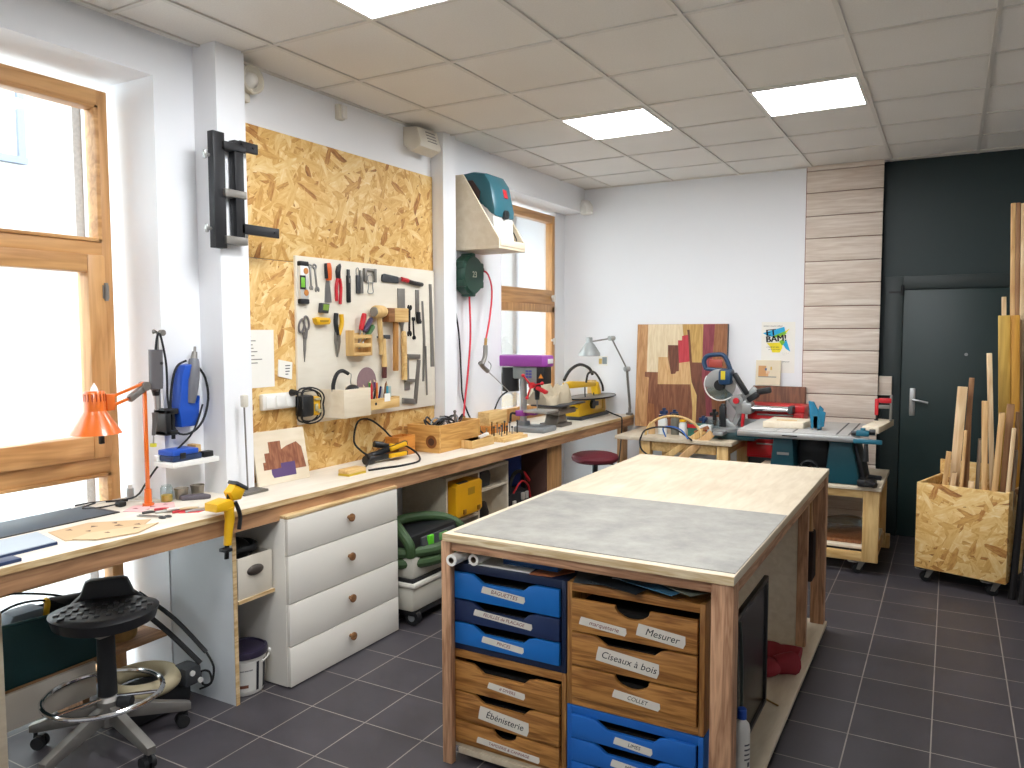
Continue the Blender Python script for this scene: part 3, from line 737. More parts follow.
# tape measures
t = tool('tape_measure', 'small tilted tape measure with a green face below the putty knife', 'tape measure', 3.285, 1.76)
a = MB(); yz(a, [(3.258,1.817),(3.32,1.815),(3.308,1.76),(3.25,1.763)], 0, .03, .006); obj('case', a, M['darkgrey'], t)
a = MB(); yz(a, [(3.266,1.81),(3.312,1.808),(3.302,1.776),(3.26,1.778)], .03, .032); obj('face', a, pm('#7d9a3c',.4), t)
t = tool('block_plane', 'little yellow plastic plane under the green tape measure', 'plane', 3.26, 1.695)
a = MB(); yz(a, [(3.203,1.732),(3.225,1.738),(3.315,1.735),(3.322,1.715),(3.312,1.699),(3.222,1.695),(3.208,1.712)], 0, .035, .006); obj('body', a, M['yellow'], t)
a = MB(); yz(a, [(3.23,1.722),(3.30,1.722),(3.296,1.712),(3.235,1.71)], .035, .037); obj('slot', a, pm('#a87f12',.5), t)
# snips
t = tool('tin_snips', 'black and yellow tin snips hanging jaws down', 'snips', 3.4, 1.51)
obj('handle', MB().tube([(BF+.012,3.388,1.762),(BF+.012,3.382,1.71),(BF+.012,3.395,1.64)], .013, 10), M['black'], t)
obj('handle', MB().tube([(BF+.012,3.43,1.757),(BF+.012,3.432,1.70),(BF+.012,3.405,1.64)], .013, 10), M['yellow'], t)
a = MB(); yz(a, [(3.378,1.655),(3.415,1.655),(3.42,1.60),(3.405,1.545),(3.392,1.512),(3.384,1.555),(3.376,1.60)], .002, .015, .002); a.cyl((BF+.01,3.397,1.62),(BF+.022,3.397,1.62),.013); obj('jaw', a, M['dullsteel'], t)
# screwdriver box
t = tool('screwdriver_holder', 'small yellow pine box with slots holding screwdrivers on the board', 'holder', 3.6, 1.515)
a = MB().box(BF, BF+.06, 3.475, 3.488, 1.515, 1.665, .002).box(BF, BF+.06, 3.632, 3.645, 1.515, 1.64, .002).box(BF, BF+.006, 3.488, 3.632, 1.515, 1.65)
obj('side', a, M['pine'], t)
a = MB()
for z0, z1 in ((1.515,1.535),(1.565,1.59),(1.618,1.64)): a.box(BF+.048, BF+.06, 3.488, 3.632, z0, z1, .002)
a.box(BF+.006, BF+.048, 3.488, 3.632, 1.515, 1.525)
obj('front', a, M['piney'], t)
def driver(y, z, dy, dz, label, col, x=.035):
    t = tool('screwdriver', label, 'screwdriver', y, z)
    d = Vector((0,dy,dz)).normalized(); p = Vector((BF+x,y,z))
    obj('shaft', MB().cyl(p-d*.07, p+d*.03, .0035, None, 8), M['steel'], t)
    obj('handle', MB().tube([p+d*.02, p+d*.035, p+d*.08, p+d*.115, p+d*.122], lambda q: .012+.004*math.sin(q*PI), 10), col, t)
driver(3.565, 1.648, .35, 1, 'screwdriver with a red handle in the pine holder', M['red'])
driver(3.58, 1.64, .8, 1, 'screwdriver with a thick dark blue and purple handle in the pine holder', pm('#3c3050',.4), .045)
driver(3.605, 1.605, .9, .9, 'short screwdriver with green handle leaning lowest in the pine holder', pm('#3f6a3a',.4), .03)
# coiled charger / tape
t = thing('cordless_charger', 'black and yellow charger with coiled cable hanging at the board corner', 'charger', (BF,3.17,1.18))
obj('body', MB().box(BF, BF+.065, 3.06, 3.145, 1.20, 1.315, .012), M['black'], t)
obj('yellow_side', MB().box(BF, BF+.06, 3.145, 3.20, 1.20, 1.305, .012), M['yellow'], t)
a = MB()
for (y, z, w_, h_) in ((3.148,1.285,.045,.012),(3.15,1.225,.02,.04),(3.172,1.215,.022,.02)): a.box(BF+.06, BF+.069, y, y+w_, z, z+h_, .002)
obj('contacts', a, pm('#b9b08a',.4,.3), t)
a = MB()
for k, (rr, dy) in enumerate(((.094,0),(.088,.004),(.098,-.002))):
    a.tube([(BF+.02+.02*k+.02*math.sin(j), 3.130+dy+rr*.88*math.cos(j*PI/8), 1.258+rr*math.sin(j*PI/8)) for j in range(16)], .0045, 6, 2, True)
obj('cable', a, M['rubber'], t)
# plywood bin and pine pen tray
t = thing('plywood_box', 'open plywood box standing out from the tool board with ear defenders in it', 'box', (BF,3.36,1.18))
XF = -2.888
obj('front', MB().box(XF-.01, XF, 3.25, 3.475, 1.18, 1.338, .001), M['ply'], t)
for y in (3.25, 3.465): obj('side', MB().box(BF, XF-.01, y, y+.01, 1.18, 1.338), M['ply'], t)
obj('bottom', MB().box(BF, XF-.01, 3.26, 3.465, 1.18, 1.19), M['ply'], t)
t = thing('ear_defenders', 'black ear defenders standing in the plywood box', 'ear defenders', (-2.97,3.36,1.28))
EX = -2.975
obj('headband', MB().tube([(EX,3.265,1.30),(EX,3.26,1.36),(EX,3.29,1.42),(EX,3.335,1.438),(EX,3.385,1.42)], .011, 8), M['rubber'], t)
obj('slider', MB().tube([(EX,3.38,1.422),(EX,3.41,1.415),(EX,3.405,1.37),(EX,3.42,1.335)], .003, 6), M['steel'], t)
obj('ear_cup', MB().sphere((EX,3.42,1.318), .045, (.9,1.0,.85)), M['black'], t)
obj('ear_cup', MB().sphere((EX,3.285,1.28), .04, (.9,.5,1.0)), M['black'], t)
a = MB().cyl((BF+.001,3.655,1.355),(BF+.004,3.655,1.355),.088,None,32)
solo('sanding_disc', a, pm('#8b7072',.9,0,.15,60), 'round mauve sanding disc behind the plywood box on the board', 'sanding disc')
XF = -2.97
t = thing('pen_tray', 'low pine tray with a hole in its front on the board', 'tray', (BF,3.72,1.19))
obj('front', MB().box(XF-.012, XF, 3.56, 3.85, 1.192, 1.258, .002), M['piney'], t)
obj('hole', MB().cyl((XF,3.62,1.228),(XF+.0012,3.62,1.228),.009), M['black'], t)
for y in (3.56, 3.84): obj('side', MB().box(BF, XF-.012, y, y+.01, 1.192, 1.258), M['pine'], t)
obj('bottom', MB().box(BF, XF-.012, 3.57, 3.84, 1.192, 1.2), M['pine'], t)
cols = [('#e6c32e','yellow'),('#3a8a3c','green'),('#c22f36','red'),('#2a4bb0','blue'),('#2b2b2d','black'),('#d8742c','orange'),('#79a840','light green'),('#202a6a','dark blue'),('#b8b5ae','silver'),('#6b3a7a','purple'),('#8a5a34','brown'),('#4aa0b8','light blue')]
for k in range(12):
    y = 3.585+.0165*k; x = BF+.025+.045*((k*7) % 3)/2; lean = .02*((k*5) % 3-1); h_ = .11+.04*((k*3) % 4)/3
    t = thing('pen', 'upright %s pen, one of the pens crowded in the pine tray' % cols[k][1], 'pen', (x,y,1.201), 0, 'pens in the pine tray')
    obj('barrel', MB().cyl((x,y,1.201),(x+lean*.5,y+lean,1.201+h_),.0065,None,8), pm(cols[k][0],.4), t)
    obj('tip', MB().cyl((x+lean*.5,y+lean,1.201+h_),(x+lean*.6,y+lean*1.2,1.201+h_+.016),.006,.001,8), pm('#e0cfa8' if k % 2 else cols[k][0],.5), t)
solo('card', MB().box(XF+.0003, XF+.002, 3.70, 3.755, 1.235, 1.283), M['paper'], 'small blank white card on the front of the pine pen tray', 'card')
solo('marker_pen', MB().box(BF+.03,BF+.06,3.80,3.82,1.2005,1.32,.004), pm('#a9b8b0',.4), 'pale green marker standing at the right end of the pine tray', 'marker')

# steel clamping rack on the first pillar
t = thing('clamp_rack', 'black steel clamp rack with two arms fixed on the first pillar', 'rack', (-2.96,2.55,2.05))
bs = pm('#2b2b2d', .45, .4, .1, 20)
obj('back_bar', MB().box(-2.98, -2.94, 2.465, 2.53, 2.045, 2.572, .003), bs, t)
obj('front_bar', MB().box(-2.972, -2.93, 2.578, 2.63, 2.10, 2.55, .003), bs, t)
for z in (2.515, 2.30, 2.085):
    obj('cross_plate', MB().box(-2.975, -2.925, 2.515, 2.64, z-.018, z+.018, .003), M['dullsteel'] if z < 2.5 else bs, t)
for z, y1 in ((2.53, 2.72),(2.145, 2.845)):
    a = MB().box(-2.945, -2.93, 2.61, y1, z-.024, z+.024, .003).cyl((-2.93,y1-.03,z+.002),(-2.926,y1-.03,z+.002),.006)
    obj('arm', a, bs, t)
for z in (2.46, 2.13):
    a = MB().cyl((-2.96,2.425,z),(-2.96,2.456,z),.008).box(-2.968,-2.952,2.428,2.44,z-.02,z+.02,.004); obj('wing_bolt', a, M['steel'], t)

# vacuum shelf on the second pillar
t = thing('bracket_shelf', 'wedge sided plywood wall shelf beside the far window holding a vacuum', 'shelf', (-3.05,4.8,2.22))
for y0 in (4.6, 4.955):
    a = MB().prism('xz', [(-3.05,2.24),(-2.69,2.24),(-2.69,2.285),(-2.98,2.74),(-3.05,2.74)], y0, y0+.018); obj('side_panel', a, M['ply'], t)
obj('base', MB().box(-3.05, -2.69, 4.6, 4.973, 2.222, 2.24, .001), M['ply'], t)
obj('front_lip', MB().box(-2.70, -2.685, 4.618, 4.955, 2.24, 2.285, .001), M['ply'], t)
t = thing('vacuum_cleaner', 'teal and white cordless vacuum standing on the wedge sided wall shelf', 'vacuum', (-2.88,4.79,2.24))
a = MB()
prof = [(4.64,0),(4.935,0)]
a.prism('xz', [(-3.02,2.241),(-2.74,2.241),(-2.765,2.52),(-3.02,2.56)], 4.645, 4.925, .025); obj('tank', a, pm('#e9e7e2',.35), t)
a = MB().prism('xz', [(-3.03,2.56),(-2.865,2.54),(-2.80,2.46),(-2.75,2.45),(-2.745,2.50),(-2.785,2.68),(-2.83,2.745),(-2.93,2.765),(-3.03,2.755)], 4.64, 4.93, .03); obj('motor_head', a, pm('#2a6370',.35), t)
a = MB().prism('xz', [(-3.025,2.57),(-2.87,2.545),(-2.86,2.62),(-2.92,2.70),(-3.025,2.71)], 4.632, 4.642, .002); obj('side_grille', a, pm('#3a2624',.5), t)
a = MB().prism('xz', [(-2.775,2.585),(-2.758,2.59),(-2.772,2.65),(-2.79,2.655)], 4.80, 4.85, .004); obj('front_switch', a, M['red'], t)
a = MB().cyl((-2.76,4.785,2.47),(-2.73,4.785,2.468),.034,.03,16); obj('inlet', a, M['black'], t)
obj('power_cord', MB().tube([(-2.76,4.70,2.30),(-2.72,4.74,2.26),(-2.71,4.85,2.25),(-2.72,4.90,2.30),(-2.75,4.905,2.36)], .004, 6), M['rubber'], t)

# air hose reel
t = thing('hose_reel', 'dark green air hose reel on the wall below the vacuum shelf', 'hose reel', (-3.05,4.70,1.94))
MWx = frame((0,0,0),(0,1,0),(0,0,1),(1,0,0)).to_3x3()
prof = [(.001,0),(.125,0),(.14,.02),(.14,.085),(.125,.105),(.001,.107)]
a = MB().lathe(prof, (-3.05,4.69,2.055), 28, MWx); obj('drum', a, M['green'], t)
for k in range(6):
    a = MB(); c = (k+.5)*PI/3; a.box(-3.045,-2.948, 4.69+.128*math.cos(c)-.025, 4.69+.128*math.cos(c)+.025, 2.055+.128*math.sin(c)-.025, 2.055+.128*math.sin(c)+.025, .01)
    obj('housing_lug', a, M['green'], t)
a = MB().text('23', .06, onwall(-2.942,4.69,2.055), .001); obj('lettering', a, pm('#c9cbb8',.5), t)
obj('hose_guide', MB().cyl((-2.99,4.82,2.10),(-2.99,4.86,2.10),.024).box(-3.01,-2.97,4.815,4.84,2.075,2.125,.005), pm('#5a1c24',.5), t)
t = thing('air_hose', 'red air hose hanging from the green reel', 'hose', (-2.99,4.86,1.5))
obj('hose_loop', MB().tube([(-2.99,4.86,2.10),(-2.96,4.90,2.07),(-2.94,4.92,1.95),(-2.93,4.87,1.75),(-2.92,4.80,1.60)], .007, 8), M['redhose'], t)
obj('hose_drop', MB().tube([(-2.99,4.69,1.925),(-2.985,4.69,1.8),(-2.98,4.685,1.6),(-2.975,4.64,1.35),(-2.97,4.59,1.15),(-2.965,4.57,1.06)], .007, 8), M['redhose'], t)
obj('fitting', MB().cyl((-2.92,4.80,1.605),(-2.915,4.785,1.555),.011).cyl((-2.965,4.57,1.065),(-2.965,4.57,1.02),.012), M['brass'], t)
t = thing('blow_gun', 'grey air blow gun with a long thin nozzle hanging on the red hose', 'blow gun', (-2.91,4.75,1.4))
obj('grip', MB().tube([(-2.915,4.785,1.555),(-2.91,4.77,1.48),(-2.905,4.72,1.42)], .017, 10), M['dullsteel'], t)
obj('gun_body', MB().tube([(-2.91,4.70,1.435),(-2.905,4.74,1.40),(-2.90,4.79,1.37)], .016, 10), M['dullsteel'], t)
obj('trigger', MB().tube([(-2.90,4.80,1.44),(-2.895,4.83,1.41),(-2.895,4.80,1.36)], .004, 6), M['steel'], t)
obj('nozzle', MB().cyl((-2.90,4.79,1.372),(-2.89,5.16,1.16),.004,.003,8), M['steel'], t)
solo('power_cable', MB().tube([(-3.04,4.575,2.72),(-3.045,4.56,2.3),(-3.04,4.565,1.9),(-3.035,4.62,1.65),(-3.03,4.64,1.35),(-3.03,4.66,1.18),(-3.0,4.72,1.02),(-2.97,4.80,.93),(-2.95,4.86,.887)], .006, 6), M['rubber'], 'black cable running down the wall beside the green reel', 'cable')
# ================================================================ THINGS ON THE LONG BENCH
B = BT
t = thing('desk_lamp', 'orange jointed desk lamp clamped to the bench beside the left window', 'desk lamp', (-3.1,2.19,B))
px, py = -3.10, 2.19
obj('clamp', MB().cyl((px,py,B),(px,py,B+.075),.017,.015).cyl((px,py,B),(px,py,B+.012),.024), M['orange'], t)
a = MB()
a.bar((px,py,B+.07),(px,py,1.425),.015,.015,.003)
obj('lower_arm', a, M['orange'], t)
obj('joint', MB().cyl((px+.02,py,1.42),(px-.02,py,1.42),.020), M['dullsteel'], t)
a = MB().bar((px,py+.0,1.435),(px+.03,2.01,1.385),.011,.011).bar((px,py-.005,1.395),(px+.03,2.005,1.345),.011,.011)
obj('upper_arm', a, M['orange'], t)
obj('spring_cover', MB().bar((px+.004,py-.01,1.41),(px+.022,2.10,1.37),.022,.03,.004), M['dullsteel'], t)
obj('shade_bracket', MB().box(px+.018,px+.042,1.985,2.025,1.33,1.40,.004), M['orange'], t)
hx, hy = px+.03, 1.94
prof = [(.001,1.418),(.036,1.417),(.040,1.411),(.042,1.335),(.0425,1.333),(.096,1.246),(.1,1.240),(.096,1.241),(.039,1.335),(.036,1.40),(.001,1.405)]
obj('lamp_shade', MB().lathe(prof, (hx,hy,0), 32), M['orange'], t)
a = MB()
for k in range(16):
    c = k*PI/8; a.bar((hx+.0405*math.cos(c),hy+.0405*math.sin(c),1.375),(hx+.0405*math.cos(c),hy+.0405*math.sin(c),1.405),.003,.005)
obj('vent_slot', a, pm('#a63c10',.5), t)
obj('finial', MB().lathe([(.016,1.417),(.011,1.432),(.001,1.45)], (hx,hy,0), 16), M['whiteplastic'], t)
obj('bulb', MB().sphere((hx,hy,1.265), .026, (1,1,1.3)), M['whiteplastic'], t)
obj('switch', MB().box(hx+.03,hx+.045,hy-.01,hy+.01,1.20,1.235,.003), M['black'], t)
solo('power_cable', MB().tube([(hx-.3,2.02,B+.004),(-3.36,2.10,B+.004),(-3.30,2.16,B+.006),(-3.20,2.20,B+.03),(-3.14,2.215,B+.10),(-3.11,2.26,1.06),(-3.08,2.33,1.12),(-3.05,2.40,1.20),(-3.05,2.455,1.32)], .0045, 6), M['rubber'], 'black cable curving from the bench up to the blue holster', 'cable')
# cutting mat
t = thing('cutting_mat', 'large dark slate blue cutting mat on the bench below the left window', 'mat', (-3.2,1.7,B))
obj('mat', MB().box(-3.345, -3.10, .95, 2.03, B, B+.004, .001), pm('#46525c',.55,0,.08,5), t)
obj('mat_border', MB().box(-3.345, -3.10, 2.03, 2.045, B, B+.0045).box(-3.1,-3.088,.95,2.045,B,B+.0045), M['black'], t)
t = thing('drawing_board', 'pale blue board with a dark edge on the bench front', 'board', (-2.9,1.4,B))
a = MB().prism('xy', [(-3.03,1.0),(-3.025,1.665),(-2.82,1.62),(-2.80,1.0)], B, B+.010); obj('core', a, M['navy'], t)
a = MB().prism('xy', [(-3.027,1.0),(-3.022,1.66),(-2.823,1.616),(-2.803,1.0)], B+.010, B+.013); obj('surface', a, pm('#aeb7bf',.5,0,.1,9), t)
solo('offcut', MB().box(-2.78,-2.72,1.1,1.44,B,B+.012,.001), M['navy'], 'dark strip at the front bench edge by the left picture border', 'offcut')
# card sheets with cut-outs
def holes(mb, pts, z, m):
    mb.m = m
    for (x, y, s_, r_) in pts:
        mb.prism('xy', [(x+s_*math.cos(r_+q), y+s_*.8*math.sin(r_+q)) for q in (0,2.0,3.9)], z, z+.0006)
    mb.m = 0
a = MB().prism('xy', [(-3.02,1.70),(-3.03,1.87),(-2.86,2.03),(-2.73,1.87),(-2.80,1.72),(-2.84,1.66)], B, B+.002)
holes(a, [(-2.98,1.76,.016,.3),(-2.95,1.84,.018,1),(-2.90,1.79,.014,2),(-2.88,1.90,.02,.5),(-2.84,1.80,.014,1.4),(-2.83,1.95,.016,.1),(-2.93,1.92,.016,2)], B+.002, 1)
solo('card_sheet', a, [pm('#c6a67e',.8), pm('#6b5240',.8)], 'tan card sheet with dark cut outs at the bench front', 'card sheet')
a = MB().prism('xy', [(-2.83,1.68),(-2.86,1.76),(-2.77,2.0),(-2.70,1.86),(-2.745,1.72)], B+.002, B+.006)
holes(a, [(-2.80,1.80,.013,.3),(-2.77,1.90,.018,1)], B+.006, 1)
solo('card_sheet', a, [pm('#d0b48d',.8), pm('#6b5240',.8)], 'paler card offcut lying over the front of the tan sheet', 'card sheet')
a = MB().prism('xy', [(-3.09,2.06),(-3.15,2.15),(-3.06,2.29),(-2.97,2.23),(-3.0,2.10)], B, B+.002)
holes(a, [(-3.09,2.12,.016,.3),(-3.06,2.18,.018,1),(-3.03,2.14,.014,2),(-3.05,2.24,.014,.5),(-3.10,2.17,.014,.9)], B+.002, 1)
solo('pink_sheet', a, [pm('#e2b3b0',.8), pm('#8a4a48',.8)], 'pink sheet with dark cut outs between mat and tool heap', 'sheet')
# scissors on bench
t = thing('scissors', 'small silver scissors lying on the bench next to the tan card', 'scissors', (-2.87,2.06,B))
a = MB()
for s_ in (-1,1): a.tube([(-2.83+.012*math.cos(k*PI/4)*1.3, 2.075+s_*.014+.010*math.sin(k*PI/4), B+.005) for k in range(8)], .003, 6, 2, True)
obj('handle', a, M['darkgrey'], t)
a = MB().bar((-2.85,2.066,B+.005),(-2.95,2.03,B+.005),.006,.003).bar((-2.85,2.08,B+.005),(-2.95,2.04,B+.007),.006,.003); obj('blade', a, M['steel'], t)
# heap of small tools
rr = random.Random(3)
sp = [('#4c4a48','dark scalpel'),('#d8cdb8','bone coloured tool'),('#b3202c','red handled tool'),('#b9b7b2','steel rule'),('#8a7a60','brown stick'),('#d9d6cf','white strip'),('#c2323a','red wood strip'),('#6f6c68','grey file'),('#c9b087','pale wooden stick'),('#9a9a98','steel tweezers')]
for k, (c, nm) in enumerate(sp):
    cx = -2.945+.016*k; cy = 2.13+.012*k; a0 = .55+.13*rr.uniform(-1,1)+(.25 if k % 3 == 0 else 0); l_ = .055+.02*rr.random()
    dx, dy = -math.sin(a0+.6)*.0+math.cos(a0+.3)*l_, math.sin(a0+.3)*l_
    z = B+.004+.0045*(k % 3)
    t = thing('hand_tool', '%s lying in the small heap on the bench' % nm, 'tool', (cx,cy,B), 0, 'small tools heaped on the bench')
    obj('handle', MB().tube([(cx-dx,cy-dy,z+.001),(cx-dx*.4,cy-dy*.4,z+.003),(cx,cy,z+.001)], .0058, 8), pm(c,.45), t)
    obj('blade', MB().bar((cx,cy,z),(cx+dx,cy+dy,z),.008,.003), M['steel'] if k % 2 else pm(c,.4), t)
a = MB().prism('xy', [(-2.90,2.16),(-2.87,2.24),(-2.80,2.25),(-2.79,2.21),(-2.85,2.16)], B, B+.003)
solo('red_sheet', a, pm('#d34a50',.7), 'small red sheet partly under the heap of tools', 'sheet')
# glass jar with yellow contents, cups
t = thing('jar', 'small glass jar half full of yellow liquid beside the lamp foot', 'jar', (-3.10,2.285,B))
obj('glass', MB().lathe([(.001,.002),(.025,.002),(.027,.006),(.027,.065),(.0235,.068),(.022,.072),(.022,.076)], (-3.10,2.285,B), 20), M['clear'], t)
obj('yellow_liquid', MB().lathe([(.001,.004),(.024,.004),(.0245,.032),(.001,.033)], (-3.10,2.285,B), 20), pm('#e3b52c',.3), t)
for cx, cy, lb in ((-3.09,2.355,'left of two small brushed metal cups under the white wall shelf'),(-3.085,2.44,'right of two small brushed metal cups under the white wall shelf')):
    solo('metal_cup', MB().lathe([(.001,.0),(.024,.0),(.026,.004),(.031,.045),(.033,.052),(.031,.053),(.028,.046),(.023,.006),(.001,.005)], (cx,cy,B), 24), pm('#9c9486',.4,.7,.1,30), lb, 'cup', 'brushed metal cups')
a = MB().prism('xy', [(-3.09,2.335),(-3.05,2.325),(-2.985,2.395),(-2.975,2.425),(-3.03,2.425)], B, B+.022, .006)
solo('sanding_block', a, pm('#5c565c',.7), 'dark grey wedge shaped block on the bench in front of the cups', 'block')
t = thing('canister', 'small silver canister in the corner behind the lamp foot', 'canister', (-3.30,2.24,B))
obj('body', MB().cyl((-3.30,2.24,B),(-3.30,2.24,B+.05),.016), M['alu'], t)
obj('cap', MB().cyl((-3.30,2.24,B+.05),(-3.30,2.24,B+.065),.011), M['whiteplastic'], t)
t = thing('power_plug', 'black plug with lead lying on the bench behind the pink sheet', 'plug', (-3.18,2.13,B))
obj('plug_body', MB().box(-3.21,-3.17,2.10,2.135,B,B+.024,.008), M['rubber'], t)
obj('lead', MB().tube([(-3.20,2.10,B+.012),(-3.24,2.05,B+.004),(-3.28,2.0,B+.004),(-3.33,2.06,B+.004),(-3.34,2.14,B+.004),(-3.26,2.20,B+.004)], .0035, 6), M['rubber'], t)
solo('white_cable', MB().tube([(-3.33,1.98,B+.003),(-3.345,2.08,B+.003),(-3.31,2.17,B+.003),(-3.24,2.22,B+.003),(-3.16,2.25,B+.003),(-3.12,2.24,B+.003)], .0035, 6), M['whiteplastic'], 'white cable lying along the back of the bench by the window', 'cable')

# hanging flexible-shaft rotary tool on its stand
t = thing('rotary_tool_stand', 'grey hanging rotary tool on a clamped steel rod stand by the left window', 'rotary tool', (-3.13,2.27,1.18))
obj('rod', MB().cyl((-3.13,2.285,1.20),(-3.13,2.285,1.66),.006), M['steel'], t)
obj('hanger', MB().tube([(-3.13,2.285,1.655),(-3.12,2.26,1.665),(-3.10,2.245,1.655)], .006, 8).cyl((-3.12,2.295,1.655),(-3.10,2.295,1.655),.014), M['dullsteel'], t)
a = MB().tube([(-3.09,2.245,1.575),(-3.09,2.245,1.57),(-3.09,2.243,1.45),(-3.09,2.24,1.41),(-3.09,2.24,1.405)], lambda q: .03 if .05 < q < .85 else .022, 14); obj('motor', a, pm('#5d5a5c',.5), t)
obj('motor_switch', MB().cyl((-3.062,2.25,1.52),(-3.056,2.25,1.52),.007), M['black'], t)
obj('motor_nose', MB().cyl((-3.09,2.24,1.41),(-3.09,2.24,1.375),.021,.014), M['black'], t)
obj('collar', MB().cyl((-3.09,2.24,1.375),(-3.09,2.24,1.31),.012,.008), M['alu'], t)
obj('motor_lead', MB().tube([(-3.09,2.245,1.575),(-3.092,2.255,1.63),(-3.10,2.275,1.65),(-3.10,2.29,1.60),(-3.10,2.305,1.50),(-3.105,2.31,1.35),(-3.10,2.32,1.25)], .0055, 6), M['rubber'], t)
a = MB().tube([(-3.08,2.225,1.30),(-3.08,2.222,1.26),(-3.075,2.21,1.20)], lambda q: .014-.006*q, 10); obj('handpiece', a, pm('#55524f',.5), t)
obj('bit', MB().cyl((-3.075,2.21,1.20),(-3.073,2.206,1.165),.003), M['steel'], t)
obj('sanding_tip', MB().cyl((-3.073,2.206,1.165),(-3.073,2.205,1.15),.014), pm('#c9c23a',.6), t)
a = MB().box(-3.155,-3.07,2.27,2.30,1.19,1.31,.006).box(-3.15,-3.07,2.27,2.34,1.285,1.31,.005).box(-3.15,-3.07,2.27,2.335,1.19,1.212,.005).cyl((-3.09,2.322,1.17),(-3.09,2.322,1.285),.009)
obj('clamp', a, M['black'], t)
t = thing('rotary_tool', 'rotary tool in a blue wall holster with a black cable loop', 'rotary tool', (-3.12,2.42,1.22))
a = MB().prism('yz', [(2.355,1.22),(2.345,1.30),(2.365,1.46),(2.385,1.505),(2.43,1.51),(2.445,1.48),(2.40,1.44),(2.40,1.36),(2.44,1.32),(2.46,1.36),(2.45,1.25),(2.43,1.22)], XA+.0, -3.07, .008); obj('holster', a, M['blue'], t)
a = MB().tube([(-3.09,2.445,1.53),(-3.08,2.435,1.48),(-3.075,2.42,1.40),(-3.08,2.41,1.33)], lambda q: .022+.006*math.sin(q*PI), 12); obj('tool_body', a, pm('#6f7076',.45), t)
obj('tool_nose', MB().cyl((-3.09,2.443,1.515),(-3.095,2.455,1.565),.018,.012).cyl((-3.095,2.455,1.56),(-3.097,2.459,1.59),.006), M['dullsteel'], t)
obj('cable', MB().tube([(-3.08,2.455,1.50),(-3.07,2.49,1.44),(-3.06,2.495,1.34),(-3.06,2.46,1.24),(-3.07,2.40,1.19),(-3.09,2.34,1.20),(-3.10,2.32,1.30),(-3.10,2.33,1.42),(-3.10,2.36,1.50),(-3.10,2.41,1.525)], .0055, 6), M['rubber'], t)

# little white shelf
t = thing('wall_shelf', 'little white wall shelf beside the first pillar', 'shelf', (-3.1,2.36,1.05))
obj('board', MB().box(XA, -3.0, 2.25, 2.50, 1.05, 1.072, .002), M['white'], t)
obj('back_rail', MB().box(XA, XA+.02, 2.25, 2.50, 1.072, 1.10, .002), M['white'], t)
t = thing('tool_case', 'small blue tool case lying on the little white wall shelf', 'case', (-3.07,2.34,1.072))
obj('base', MB().box(-3.13,-3.02,2.265,2.42,1.073,1.10,.006), M['navy'], t)
obj('lid', MB().box(-3.128,-3.022,2.265,2.405,1.10,1.125,.006), M['blue'], t)
obj('latch', MB().box(-3.022,-3.015,2.30,2.33,1.085,1.112,.003), M['black'], t)
solo('wood_block', MB().box(-3.13,-3.07,2.425,2.455,1.073,1.13,.003), M['piney'], 'small wooden block behind the blue case on the wall shelf', 'block')
solo('wood_block', MB().box(-3.06,-3.02,2.43,2.485,1.073,1.10,.004), M['black'], 'black block at the right end of the little wall shelf', 'block')

# rod stand
t = thing('rod_stand', 'thin steel rod with a pale knob on a ribbed foot by the first pillar', 'stand', (-2.93,2.60,B))
a = MB().box(-2.965,-2.87,2.53,2.68,B,B+.010,.004)
for k in range(5): a.box(-2.96+.02*k,-2.948+.02*k,2.535,2.675,B+.010,B+.014)
obj('foot', a, M['dullsteel'], t)
obj('rod', MB().cyl((-2.92,2.595,B+.01),(-2.92,2.585,1.32),.004), M['dullsteel'], t)
obj('knob', MB().box(-2.935,-2.905,2.572,2.602,1.30,1.36,.008), M['oldplastic'], t)

# yellow quick clamp on the bench edge
t = thing('bar_clamp', 'yellow and black bar clamp gripping the bench front edge', 'clamp', (-2.64,2.23,.70))
yl = M['yellow']
obj('upper_body', MB().prism('yz', [(2.165,.912),(2.165,.945),(2.235,.955),(2.26,.94),(2.255,.905)], -2.70, -2.62, .006), yl, t)
obj('grip', MB().tube([(-2.635,2.235,.92),(-2.635,2.24,.87),(-2.635,2.232,.82),(-2.635,2.225,.76)], lambda q: .022-.005*q, 12), yl, t)
a = MB().prism('yz', [(2.232,.982),(2.265,1.015),(2.315,.985),(2.29,.945),(2.25,.945)], -2.665, -2.615, .008); obj('jaw_head', a, yl, t)
a = MB().bar((-2.64,2.262,1.022),(-2.64,2.325,.985),.056,.016,.004); obj('jaw_pad', a, M['darkgrey'], t)
obj('bar', MB().bar((-2.64,2.245,.98),(-2.64,2.222,.70),.018,.008), M['blacksteel'], t)
obj('trigger', MB().tube([(-2.62,2.258,.94),(-2.615,2.278,.88),(-2.615,2.27,.82)], .009, 8), M['black'], t)
a = MB().box(-2.655,-2.61,2.195,2.232,.735,.75,.004); obj('lower_pad', a, M['black'], t)

